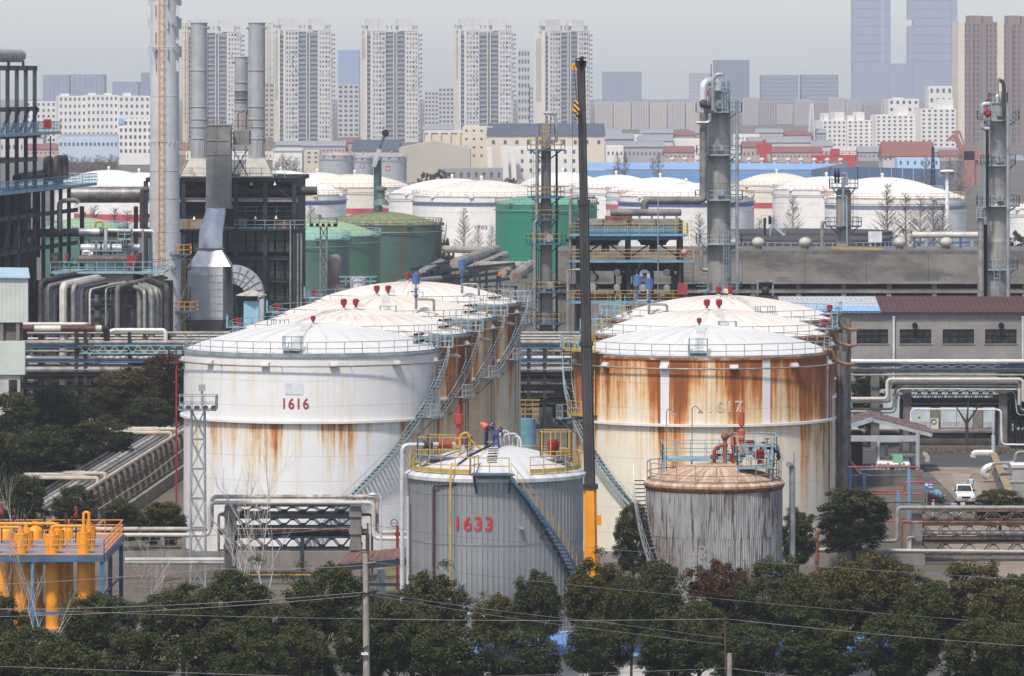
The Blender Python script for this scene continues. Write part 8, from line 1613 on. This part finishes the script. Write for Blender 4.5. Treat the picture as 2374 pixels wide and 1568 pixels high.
for j in range(14):
    a = 945 + 9*j; Ya_ = 640 + 10*(j % 7); part('cross_beam', MB().bar(W(960+ j*3,655-j*3.6,640+12*j),W(1075+j*7,655-j*4.6,640+12*j),.3,.35), DSTEEL, xb6)
for j in range(12):
    x_ = 975 + 14*j + (j % 3)*12; Ya_ = 650+12*(j % 8); part('column', MB().bar((X(x_,Ya_),Ya_,0),(X(x_,Ya_),Ya_,Z(615+(j % 3)*10,Ya_)),.35), DSTEEL, xb6)
for yy in (606, 625, 640): part('long_beam', MB().bar(W(955,yy+18,640),W(1145,yy-20,820),.3,.4).bar(W(1020,yy+22,640),W(1220,yy+2,760),.3,.4), DSTEEL, xb6)
single('gooseneck_vent', MB().tube(fil([W(769,680,690),W(769,600,690),W(781,598,690),W(781,660,690)],1.2),.62,12).lathe([(.7,0),(2.,-1.4),(2.,-1.7)],W(781,658,690),14), M('rusted_vent',(.22,.19,.17),.7,col2=(.08,.05,.04),thr=(.5,.7)), 'large gooseneck vent pipe before the green tanks', 'vent')
sv_ = thing('small_vessel', 'small white vessel with light blue railing before the green tanks', 'vessel', (X(830,640),640,0)); part('shell', MB().lathe([(1.0,0),(1.0,Z(643,640)),(.02,Z(641,640))],n=14), WHITE, sv_, local=True); part('railing', MB().rail([(-2.3,-1,Z(662,640)),(2.3,-1,Z(662,640)),(2.3,1,Z(662,640)),(-2.3,1,Z(662,640))],closed=True,sp=.8,r=.04), LBLUE, sv_, local=True)
fm = thing('floodlight_mast', 'white floodlight mast behind the tank numbered 1704', 'light mast', (X(2195,1090),1090,0)); part('pole', MB().cyl((X(2195,1090),1090,0),W(2195,400,1090),.55,.35,n=10), M('mast_white',(.7,.7,.7),.5), fm); part('lamp_ring', MB().lathe([(.2,.4),(1.2,.3),(1.6,0),(.3,-.2)],W(2195,397,1090),14), M('mast_white',(.7,.7,.7),.5), fm)
for s_ in (-1,1): part('lamp_arm', MB().bar(W(2195,402,1090),W(2195+14*s_,404,1090),.25).cbox(W(2195+15*s_,403,1090),.9,.9,1.2), GREYP, fm)

# ------------------------------------------------------------ city
def pm(name, c, var=.05): return M(name, c, .8, var=var, scl=.05)
WIN = M('far_window', (.07,.085,.11), .25, var=.3, scl=.3); WINL = M('far_window_light', (.20,.23,.26), .3, var=.3, scl=.3); BALG = M('balcony_grey', (.22,.235,.26), .6, var=.25, scl=.2)
def win_mesh(w, h, m, fr=.12):
    q = MB().box(-w/2,w/2,-.06,0,-h/2,h/2); me = q.mesh('window',0); me.materials.append(m); return me
TW, TF = 34.7, 2.83; GW = win_mesh(1.35,1.55,WIN); SLIM = win_mesh(.85,1.5,WIN); TWALL = pm('tower_wall',(.55,.525,.485)); TSIDE = pm('tower_cream_wall',(.68,.62,.53)); TREC = pm('tower_recess',(.30,.30,.30))
bq = MB().box(-2.3,2.3,-1.1,0,-1.3,-.25).box(-2.3,2.3,-1.12,0,-1.42,-1.3); BALM = bq.mesh('balcony',0); BALM.materials.append(BALG)
bw_ = MB().box(-2.1,-.75,-.5,-.45,-.2,1.2).box(-.65,.65,-.5,-.45,-.2,1.2).box(.75,2.1,-.5,-.45,-.2,1.2); BWM = bw_.mesh('balcony_glazing',0); BWM.materials.append(WINL)
bs_ = MB().box(-1.0,1.0,-1.2,0,-1.3,-.2); BALS = bs_.mesh('balcony',0); BALS.materials.append(BALG)
WV = ([SLIM, SLIM, win_mesh(.85,1.5,WINL), win_mesh(.95,1.3,pm('curtain_grey',(.26,.25,.24)))], [GW, GW, win_mesh(1.35,1.55,WINL), win_mesh(1.1,1.55,pm('curtain_grey',(.26,.25,.24)))]); ACU = MB().box(-.4,.4,-.5,0,-.3,.3).mesh('air_conditioner',0); ACU.materials.append(pm('ac_unit_white',(.5,.49,.47)))
def tower(lb, x, Y, ytop, rz, seed, wall=TWALL, side=TSIDE, scale=1.):
    rd = random.Random(seed); H_ = Z(ytop,Y); t = thing('apartment_tower', lb, 'apartment tower', (X(x,Y),Y,0), 'row of grey apartment towers behind the plant', R(rz)); t.scale = (scale,1,1); D_ = 15
    L_ = -TW/2; fx = lambda z_: L_ + (z_-1005)*.0701
    part('main_block', MB().box(fx(1048),fx(1180),0,D_,0,H_).box(fx(1350),fx(1465),0,D_,0,H_), wall, t, local=True); part('core', MB().box(fx(1180),fx(1350),1.6,D_,0,H_-.6), TREC, t, local=True); part('end_wall', MB().box(fx(1003),fx(1014),-.4,D_+.3,0,H_+.4), side, t, local=True)
    part('side_recess', MB().box(fx(1014),fx(1046),1.6,D_-1,0,H_), TREC, t, local=True); part('pilaster', MB().box(fx(1046),fx(1060),-.35,.2,0,H_+.5), side, t, local=True); part('pilaster', MB().box(fx(1248),fx(1254),-.2,2,0,H_), wall, t, local=True); part('pilaster', MB().box(fx(1276),fx(1281),-.2,2,0,H_), wall, t, local=True); part('edge_block', MB().box(fx(1465),fx(1480),.5,D_,0,H_-1), wall, t, local=True)
    part('parapet', MB().box(fx(1048),fx(1480),-.15,.3,H_,H_+.7), wall, t, local=True)
    for a, b_, h in ((1030,1120,7.2),(1122,1185,7.4),(1300,1420,7.2)): part('penthouse', MB().box(fx(a),fx(b_),1.5,11,H_,H_+h), wall, t, local=True)
    for a, b_ in ((970,1030),(1186,1298),(1420,1475)):
        part('pergola', MB().box(fx(a),fx(b_),2,6,H_+3.3,H_+3.8), wall, t, local=True)
        for k in range(3): xx = fx(a+(b_-a)*(k+.5)/3); part('pergola_post', MB().box(xx-.3,xx+.3,3,3.6,H_,H_+3.3), wall, t, local=True)
    part('antenna', MB().bar((fx(1095),5,H_+7),(fx(1095),5,H_+8.6),.15).bar((fx(1350),5,H_+7),(fx(1350),5,H_+8.4),.15), GREYP, t, local=True)
    for i in range(23):
        z_ = H_ - 1.7 - TF*i
        if z_ < 2: break
        for c_ in (1078,1104,1132,1160,1372,1397,1425,1450): inst('window', rd.choice(WV[c_ in (1132,1160,1425)]), t, (fx(c_)+rd.uniform(-.08,.08),0,z_)); rd.random() < .14 and inst('air_conditioner', ACU, t, (fx(c_)+1.05,0,z_-.75))
        for c_ in (1217,1313): b_ = inst('balcony', BALM, t, (fx(c_),1.6,z_)); rd.random() < .8 and inst('balcony_glazing', BWM, b_)
        inst('balcony', BALS, t, (fx(1030),1.4,z_)); inst('balcony', BALS, t, (fx(1482),.6,z_), (0,0,R(40)))
    for k in range(8): part('wall_patch', MB().box(fx(1003)-.03,fx(1003),rd.uniform(1,4),rd.uniform(8,13),H_-rd.uniform(5,55)-2.2,H_-4),pm('patch_grey',(.45,.42,.37)),t,local=True) if k < 1 else None
tower('grey apartment tower partly behind the exhaust stacks', 500, 3140, 74, 14, 1); tower('grey apartment tower just right of the exhaust stacks', 711, 3140, 71, 15, 2); tower('grey apartment tower, third from left in the row', 913, 3140, 72, 14, 3); tower('grey apartment tower, fourth from left in the row', 1130, 3140, 71, 14, 4); tower('grey apartment tower behind the crane boom', 1317, 3140, 73, 24, 5, scale=.92)
CNT = [0]
def block(lb, x0, x1, ytop, Y, m, rows, cols, win=None, depth=18, group=None, rz=0, name='building', cat='building', pent=(), roof=None, ww=.5, wh=.5, ybase=None, fins=0, finm=None, gable=0):
    w = (x1-x0)*sc(Y); H_ = Z(ytop,Y); z0 = 0; t = thing(name, lb, cat, (X((x0+x1)/2,Y),Y,0), group, R(rz)); part('walls', MB().box(-w/2,w/2,0,depth,0,H_), m, t, local=True)
    zlow = max(0, Z(ybase or 352, Y)); fh = (H_-zlow)/max(rows,1); cw = w/max(cols,1)
    if win and rows and cols:
        me = win_mesh(cw*ww, fh*wh, win)
        for i in range(rows):
            for k in range(cols): inst('window', me, t, (-w/2+cw*(k+.5), 0, zlow+fh*(i+.5)))
    for a, b_, yp in pent: part('penthouse', MB().box(-w/2+w*a,-w/2+w*b_,2,depth*.7,H_,Z(yp,Y)), m, t, local=True)
    if fins:
        for k in range(fins): xx = -w/2+w*(k+.5)/fins; part('fin', MB().box(xx-w/fins*.14,xx+w/fins*.14,-.9,0,0,H_), finm or m, t, local=True)
    if roof and gable: part('roof', MB().add([(-w/2-.5,-.5,H_),(w/2+.5,-.5,H_),(w/2+.5,depth+.5,H_),(-w/2-.5,depth+.5,H_),(-w/2,depth/2,H_+gable),(w/2,depth/2,H_+gable)],[(0,1,5,4),(2,3,4,5),(1,2,5),(3,0,4),(0,3,2,1)]), roof, t, local=True)
    elif roof: part('roof', MB().box(-w/2-.4,w/2+.4,-.4,depth+.4,H_,H_+.8), roof, t, local=True)
    return t
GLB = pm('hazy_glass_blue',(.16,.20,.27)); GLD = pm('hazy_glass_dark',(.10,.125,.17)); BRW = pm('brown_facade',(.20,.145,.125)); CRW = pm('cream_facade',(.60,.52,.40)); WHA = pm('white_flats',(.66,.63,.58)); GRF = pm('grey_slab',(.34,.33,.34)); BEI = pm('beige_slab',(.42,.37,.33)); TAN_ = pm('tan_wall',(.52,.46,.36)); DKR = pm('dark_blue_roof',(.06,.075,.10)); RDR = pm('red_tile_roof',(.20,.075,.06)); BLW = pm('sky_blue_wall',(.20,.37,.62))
FT = 'hazy towers on the skyline'
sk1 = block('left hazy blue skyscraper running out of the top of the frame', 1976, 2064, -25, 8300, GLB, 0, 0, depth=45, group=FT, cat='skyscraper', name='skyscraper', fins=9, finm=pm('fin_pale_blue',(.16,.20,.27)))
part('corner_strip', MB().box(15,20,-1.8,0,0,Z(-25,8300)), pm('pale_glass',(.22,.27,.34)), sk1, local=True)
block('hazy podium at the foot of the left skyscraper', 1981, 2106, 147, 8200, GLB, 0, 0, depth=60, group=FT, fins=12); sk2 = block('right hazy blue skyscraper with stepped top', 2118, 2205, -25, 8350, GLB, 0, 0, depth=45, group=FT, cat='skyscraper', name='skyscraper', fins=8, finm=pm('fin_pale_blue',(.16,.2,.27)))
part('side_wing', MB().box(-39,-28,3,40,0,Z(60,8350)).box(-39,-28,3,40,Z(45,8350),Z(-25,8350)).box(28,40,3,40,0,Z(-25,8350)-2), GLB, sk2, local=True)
for t_, q_ in ((sk1,8300),(sk2,8350)):
    for k in range(11): part('spandrel_band', MB().box(-30.2,30.2,-1.0,0,22+14*k,22.8+14*k+ (1.5 if k % 4 == 3 else 0)), pm('spandrel',(.14,.18,.25)), t_, local=True)
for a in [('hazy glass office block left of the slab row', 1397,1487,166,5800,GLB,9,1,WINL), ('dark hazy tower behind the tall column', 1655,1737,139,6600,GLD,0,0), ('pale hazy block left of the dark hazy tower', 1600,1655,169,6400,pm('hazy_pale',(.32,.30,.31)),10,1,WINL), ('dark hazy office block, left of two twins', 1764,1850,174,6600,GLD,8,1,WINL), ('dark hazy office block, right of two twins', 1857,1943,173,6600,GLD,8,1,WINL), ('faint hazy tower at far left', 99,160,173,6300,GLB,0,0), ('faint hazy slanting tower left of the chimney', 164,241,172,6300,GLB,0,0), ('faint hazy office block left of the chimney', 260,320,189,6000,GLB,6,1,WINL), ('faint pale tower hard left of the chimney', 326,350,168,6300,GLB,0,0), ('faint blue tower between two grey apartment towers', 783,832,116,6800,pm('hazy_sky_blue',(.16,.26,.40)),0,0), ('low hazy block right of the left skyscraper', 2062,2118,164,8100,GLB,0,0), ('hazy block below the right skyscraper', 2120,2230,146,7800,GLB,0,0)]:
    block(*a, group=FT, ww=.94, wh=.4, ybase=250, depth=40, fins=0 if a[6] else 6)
SLG = 'slab blocks in the middle distance'
for i in range(6): block(('brown-grey slab block just right of the crane boom','second slab block right of the crane boom','third slab block right of the crane boom','fourth slab block, left of the tall column','fifth slab block, behind the tall column edge','slab block hidden partly by the tall column')[i], 1380+42*i, 1420+42*i, 236+ (i % 2)*2, 3900, (GRF, BEI)[i % 2], 0, 0, group=SLG, depth=16, fins=7, finm=pm('slab_fin',(.50,.46,.42)))
for i in range(9): block('brown-grey slab ' + ('touching the tall column','one step right of the tall column','under the left twin office block','between the twin office blocks','under the right twin office block','behind the white lattice pylon','left of the hazy podium','below the hazy podium','below the right skyscraper')[i], 1722+40*i, 1758+40*i, 226+ (i*7 % 5)*4, 4200+60*(i % 3), (GRF, pm('mauve_slab',(.24,.21,.23)), BEI)[i % 3], 0, 0, group=SLG, depth=16, fins=6, finm=pm('slab_fin2',(.36,.32,.32)))
AG = 'white apartment blocks at right'
for a in [('white apartment block at the left end of the white group', 1906,1962,279,2800,6,5,((.1,.3,262),(.55,.95,260)),10), ('white apartment block second in the white group', 1963,2028,279,2800,7,5,((.05,.3,268),(.35,.65,260)),8), ('long white apartment block with a stair tower in the middle', 2029,2131,267,2790,8,8,((.0,.3,266),(.5,.75,248)),6), ('white apartment block beside the tall brown flats', 2133,2216,252,2780,9,6,((.5,.95,230),),8), ('white apartment block peeping over the white group', 2059,2130,229,3200,6,5,((.2,.5,226),),4), ('small white block near the brown flats top', 2152,2208,199,3600,5,4,(),4), ('pale apartment block left of the chimney, left wing', 136,200,222,3050,7,6,((.1,.4,217),),10), ('pale apartment block left of the chimney, middle wing', 201,274,220,3050,7,7,((.1,.3,215),(.6,.8,216)),10), ('pale apartment block left of the chimney, right wing', 275,348,222,3050,7,6,((.2,.4,215),),10), ('pale apartment block at the far left behind the frame', 60,130,235,3100,7,6,(),10)]:
    block(a[0],a[1],a[2],a[3],a[4],WHA,a[5],a[6],WIN,group=AG,pent=a[7],rz=a[8],ww=.42,wh=.45,ybase=340)
for x0_, x1_, yt, lb_, cc in ((2222,2312,52,'tall brown apartment block with cream end wall',9),(2313,2400,54,'tall brown apartment block cut by the right edge',8)):
    t = block(lb_, x0_, x1_, yt, 3000, BRW, 22, cc, WIN, group=AG, rz=6, ww=.5, wh=.55, ybase=330, pent=((.28,.6,36),(.65,.9,37))); w = (x1_-x0_)*sc(3000); part('end_wall', MB().box(-w/2-.5,-w/2,-.3,18.3,0,Z(yt-4,3000)).box(-w/2,-w/2+3.2,-.5,0,0,Z(yt-4,3000)), CRW, t, local=True); part('bay', MB().box(w*.08,w*.2,-1.4,0,0,Z(yt,3000)).box(-w*.22,-w*.14,-1.4,0,0,Z(yt,3000)), BRW, t, local=True)
for x0_, x1_, yt, lb_ in ((783,832,196,'lower grey block between the second and third towers'),(984,1016,212,'lower grey block left of the fourth tower'),(1016,1052,203,'balconied grey block touching the fourth tower'),(1200,1228,115,'narrower grey tower right of the fourth tower'),(1226,1246,200,'low grey block left of the crane boom tower'),(590,636,192,'lower grey block right of the exhaust stacks')):
    block(lb_, x0_, x1_, yt, 3400, pm('mid_grey_flats',(.42,.41,.40)), 11, 4, WIN, group='lower grey blocks between the towers', ww=.55, wh=.5, ybase=330)
# nearer sheds and works
gl = thing('warehouse', 'beige gabled warehouse wall behind the grey silos', 'warehouse', (X(1005,1960),1960,0)); a_, b_ = X(924,1960), X(1090,1960)
part('gable_wall', MB().add([(a_,1960,0),(b_,1960,0),(b_,1960,Z(345,1960)),(X(1007,1960),1960,Z(326,1960)),(a_,1960,Z(343,1960)),(a_,1990,0),(b_,1990,0),(b_,1990,Z(345,1960)),(X(1007,1960),1990,Z(326,1960)),(a_,1990,Z(343,1960))],[(0,1,2,3,4),(3,2,7,8),(4,3,8,9),(1,6,7,2),(0,4,9,5)]), pm('beige_gable',(.40,.36,.29)), gl)
block('cream shed with dark roof left of the beige gable', 816, 924, 349, 2000, TAN_, 0, 0, roof=DKR, gable=4., depth=40); block('low cream works building left of the grey silos', 692, 740, 349, 2050, TAN_, 3, 3, WIN, ybase=380, ww=.4, wh=.4); block('low white flat shed above the right furnace edge', 632, 700, 350, 2000, WHA, 0, 0, roof=pm('pale_roof',(.5,.5,.5)))
block('cream factory wing with maroon band under a pale roof', 985, 1075, 308, 2020, CRW, 0, 0, roof=pm('pale_roof',(.5,.5,.5)), fins=4, depth=25); block('tall cream factory block', 1072, 1142, 293, 2000, CRW, 4, 4, WIN, ybase=370, ww=.3, wh=.25, depth=25)
for i in range(3): block('cream gabled factory bay, ' + ('left','middle','right')[i] + ' of three small peaks', 1143+22*i, 1165+22*i, 304, 2040, CRW, 0, 0, roof=pm('cream_roof_gable',(.58,.52,.42)), gable=3., depth=10, group='three small factory gables')
block('long cream factory hall with dark blue roof behind the slim column', 1130, 1401, 314, 1990, CRW, 1, 10, WIN, ybase=345, ww=.25, wh=.3, roof=DKR, gable=4.5, depth=30); block('white lower factory block with windows left of the slim column', 1160, 1340, 341, 1940, WHA, 3, 9, WIN, ybase=405, ww=.28, wh=.4, depth=20); block('grey low works behind the white tank row', 1025, 1165, 390, 1900, pm('grey_works',(.27,.26,.25)), 1, 8, WIN, ybase=420, ww=.35, wh=.4)
for x_ in (1132, 1168, 1186): single('buttress', MB().frus(X(x_,1935),X(x_+12,1935),1932,1936,0,X(x_-3,1935),X(x_+7,1935),1932,1936,Z(340,1935)), WHA, ('white leaning buttress left on the factory','white leaning buttress in the middle of the factory','white leaning buttress right on the factory')[(1132,1168,1186).index(x_)], 'buttress')
Yb6 = 1600; bw6 = thing('warehouse', 'huge bright blue warehouse with low roof behind the white tanks', 'warehouse', (X(1770,Yb6),Yb6,0)); A_, B_, C_, D_, E_ = W(1355,392,1620), W(1880,393,1560), W(1355,376,1720), W(1948,379,1660), W(2190,392,1690)
fl = lambda p: V(p.x,p.y,0)
part('roof', MB().quad(A_,B_,D_,C_), M('blue_roof_far',(.20,.34,.54),.6,var=.08,scl=.05), bw6); part('front_wall', MB().quad(fl(A_),fl(B_),B_-V(0,0,.3),A_-V(0,0,.3)), M('blue_wall_far',(.13,.26,.46),.6,var=.06,scl=.05), bw6)
nb6 = 12
for i in range(nb6):
    f0, f1 = i/nb6, (i+1)/nb6-.004; top = lambda f: (B_.lerp(D_, f/.32) if f < .32 else D_.lerp(E_, (f-.32)/.68)); p0, p1 = B_.lerp(E_,f0), B_.lerp(E_,f1); q0, q1 = top(f0), top(f1); part('gable_panel', MB().quad(V(p0.x,p0.y,0),V(p1.x,p1.y,0),V(p1.x,p1.y,q1.z),V(p0.x,p0.y,q0.z)), M('blue_gable_far',(.20,.33,.50),.6,var=.06,scl=.05), bw6)
for i in range(14): q = C_.lerp(D_, .35+.65*i/13); single('roof_ventilator', MB().cyl(q-V(0,0,.3),q+V(0,0,.8),.5,n=8).sph(q+V(0,0,1.2),.9,10,6,.7), pm('vent_pale',(.5,.48,.44)), 'small pale ventilator on the ridge of the blue warehouse', 'ventilator', 'ventilators on the blue warehouse ridge')
def gantry(lb, x0, x1, y0, y1, Y, tr=True):
    t = thing('gantry_crane', lb, 'gantry crane', (X((x0+x1)/2,Y),Y,0), 'red gantry cranes'); zt_ = Z(y0,Y); w = (x1-x0)*sc(Y)
    part('girder', MB().box(-w/2,w/2,-1,1,zt_-2.6,zt_-.4) if tr else MB().box(-w/2,w/2,-1,1,zt_-3.5,zt_), BRED, t, local=True)
    for s_ in ((-w/2+1.5),(w/2-2)) if tr else (w/2-3,): part('leg', MB().box(s_-1.2,s_+1.2,-1.5,1.5,0,zt_-.5), BRED, t, local=True)
    part('trolley', MB().box(-w*.08,w*.12,-1.2,1.2,zt_-.4,zt_+1.8), BRED, t, local=True); part('handrail', MB().rail([(-w/2,-1,zt_-.4),(w/2,-1,zt_-.4)],sp=3,r=.1), BRED, t, local=True)
gantry('long red gantry crane behind the blue warehouse', 1880, 1986, 356, 378, 1880); gantry('small red gantry end left of the long gantry crane', 1753, 1788, 335, 372, 1880, False)
block('sky blue office block right of the long gantry crane', 2079, 2178, 366, 1740, pm('pale_sky_wall',(.36,.52,.68)), 1, 6, WIN, ybase=388, ww=.25, wh=.4, depth=12); block('red-roofed building behind the sky blue office', 2046, 2165, 362, 1800, pm('pale_wall2',(.50,.45,.42)), 1, 10, WIN, ybase=375, ww=.3, wh=.4, roof=RDR, gable=5., depth=20)
rdb = random.Random(8); LOW = ['white flat-roofed low building','grey-roofed long shed','red-roofed low house','pale low workshop']; cols_ = [WHA, GRF, pm('low_red_wall',(.42,.30,.26)), pm('low_pale',(.5,.48,.45))]; rfs = [None, pm('grey_roof',(.24,.25,.26)), RDR, pm('grey_roof',(.24,.25,.26))]
LOWP = [(1405,1445,338,'left of the slab row foot'),(1445,1540,340,'below the slab row centre'),(1540,1610,352,'left of the tall column foot'),(1480,1560,326,'at the foot of the third slab block'),(1560,1640,322,'at the foot of the fifth slab block'),(1395,1470,322,'next to the crane boom'),(1720,1770,340,'right of the tall column'),(1735,1880,330,'behind the small red gantry'),(1775,1860,318,'in the middle of the low houses'),(1850,1905,345,'left of the white flats'),(1790,1905,352,'before the white flats'),(1880,1930,338,'under the lattice pylon'),(1640,1720,345,'hidden behind the tall column'),(1990,2070,352,'under the long white flats'),(2180,2300,360,'below the brown flats'),(2240,2373,372,'below the brown flats at the right edge'),(430,640,352,'behind the exhaust stacks'),(136,275,322,'below the pale flats at left'),(60,140,345,'left of the brown bare trees'),(0,100,318,'far left behind the frame'),(1410,1640,366,'just above the blue warehouse'),(700,800,338,'below the third tower')]
for i, (x0_, x1_, yt, wh_) in enumerate(LOWP): k = i % 4; block(LOW[k] + ' ' + wh_, x0_, x1_, yt, 2350 - (60 if yt > 345 else 0) + 12*i, cols_[k], 1, max(3, int((x1_-x0_)/9)), WIN, group='low buildings between plant and city', roof=rfs[k], gable=2.5 if rfs[k] else 0, depth=18, ww=.4, wh=.22, ybase=372)
wb7 = block('white office building with blue corner panel left of the chimney', 275, 352, 277, 2350, WHA, 5, 7, WIN, ybase=358, ww=.5, wh=.5, depth=20); part('blue_panel', MB().box(-7.6,-5,-.3,0,Z(288,2350),Z(275,2350)), BLW, wb7, local=True)
block('long pale blue low building left of the white office', 136, 274, 318, 2420, pm('pale_blue_low',(.42,.50,.56)), 1, 14, WIN, ybase=350, ww=.5, wh=.25)
def pylon(lb, x, Y, ytop, w, m):
    t = thing('lattice_pylon', lb, 'pylon', (X(x,Y),Y,0)); H_ = Z(ytop,Y); W_ = w*sc(Y)/2; c_ = lambda s_, f: V((-1,1,1,-1)[s_]*W_*(1-.75*f), (-1,-1,1,1)[s_]*W_*(1-.75*f), H_*f)
    for s_ in range(4): part('leg', MB().bar(c_(s_,0),c_(s_,1),.35), m, t, local=True)
    for i in range(12): part('lattice_bay', MB().bar(c_(0,i/12),c_(1,(i+1)/12),.2).bar(c_(1,i/12),c_(0,(i+1)/12),.2).bar(c_(1,i/12),c_(2,(i+1)/12),.2).bar(c_(0,i/12),c_(3,(i+1)/12),.2).bar(c_(0,(i+1)/12),c_(1,(i+1)/12),.2), m, t, local=True)
    part('spire', MB().bar((0,0,H_),(0,0,H_*1.08),.2), m, t, local=True)
pylon('white lattice pylon before the brown-grey slabs', 1881, 2600, 240, 18, pm('pylon_white',(.6,.6,.6))); pylon('dark lattice mast right of the sky blue office', 2162, 1500, 340, 12, BLACK)
hc = thing('harbour_crane', 'rusty harbour crane with slanting jib before the brown flats', 'crane', (X(2235,1900),1900,0)); RC = pm('crane_rust',(.28,.13,.10)); part('jib', MB().bar(W(2242,372,1900),W(2212,312,1900),2.2,1.8).bar(W(2212,312,1900),W(2198,325,1900),1.2,1.2).bar(W(2212,308,1900),W(2224,306,1900),1.5,1.5).bar(W(2224,306,1900),W(2238,345,1900),.6), RC, hc); part('tower', MB().bar((X(2245,1900),1900,0),W(2245,350,1900),4).cbox(W(2250,358,1900),7,4,4).bar((X(2262,1900),1900,0),W(2260,355,1900),2), RC, hc)
for i, (x_, yt, Y_, r_) in enumerate(((988,392,1500,22),(1022,388,1500,26),(1188,406,1480,18),(2352,530,1000,34),(1030,540,900,22),(1175,408,1480,14))): treeD(('dark evergreen tree left above the far white tanks','round evergreen tree above the far white tanks','evergreen tree left of the slim column top','dark evergreen tree at the right edge beside the column','dark bush behind the pipe bridge, right of the rusty dome','small evergreen bush left of the slim column')[i], x_, yt, Y_, r_, 'f', 'far evergreen trees', far=True)
BT = 'brown bare trees before the city'
for i in range(34):
    x_ = (152+6.2*i) if i < 20 else (640+8*(i-20) if i < 27 else (1431,1449,1512,1526,2145,2200,2225)[i-27]); q = 'in the brown clump left of the chimney' if i < 20 else ('in the brown clump right of the exhaust stacks' if i < 27 else ('before the blue warehouse, far left','before the blue warehouse, second','before the blue warehouse, third','before the blue warehouse, fourth','before the blue gable, left','behind the floodlight mast','right of the floodlight mast')[i-27])
    bare_far('brown bare tree ' + q, x_, (355+ (i*13 % 22)) if i < 27 else 352 + i % 3*6, 1560 + (i*37 % 60), BT)
FR = [(1385,1440,309),(1436,1490,312),(1484,1560,308),(1552,1610,313),(1600,1650,309),(1700,1760,311),(1752,1815,307),(1808,1880,312),(1872,1915,308),(1925,1990,346),(640,712,336),(776,836,330),(980,1050,300),(1196,1250,305),(2120,2222,352),(350,440,345)]
FL = ['behind the crane boom','between the first two slab blocks','under the third slab block','under the fourth slab block','under the fifth slab block','just right of the tall column','under the left twin office','under the right twin office','at the white lattice pylon foot','below the left white flats','under the second grey tower','between the second and third grey towers','under the fourth grey tower','left of the crane boom tower','below the white block by the brown flats','behind the chimney']
for i, (x0_, x1_, yt) in enumerate(FR): k = (i*3+1) % 4; block(('distant pale house row ','distant grey workshop ','distant red-roofed row ','distant beige block ')[k] + FL[i], x0_, x1_, yt, 2560 + 5*i, (WHA, GRF, pm('low_red_wall',(.42,.30,.26)), BEI)[k], 2, max(3, int((x1_-x0_)/8)), WINL, group='distant low-rise city edge', roof=(None, pm('grey_roof',(.24,.25,.26)), RDR, pm('grey_roof',(.24,.25,.26)))[k], gable=2. if k else 0, depth=14, ww=.45, wh=.3, ybase=350)
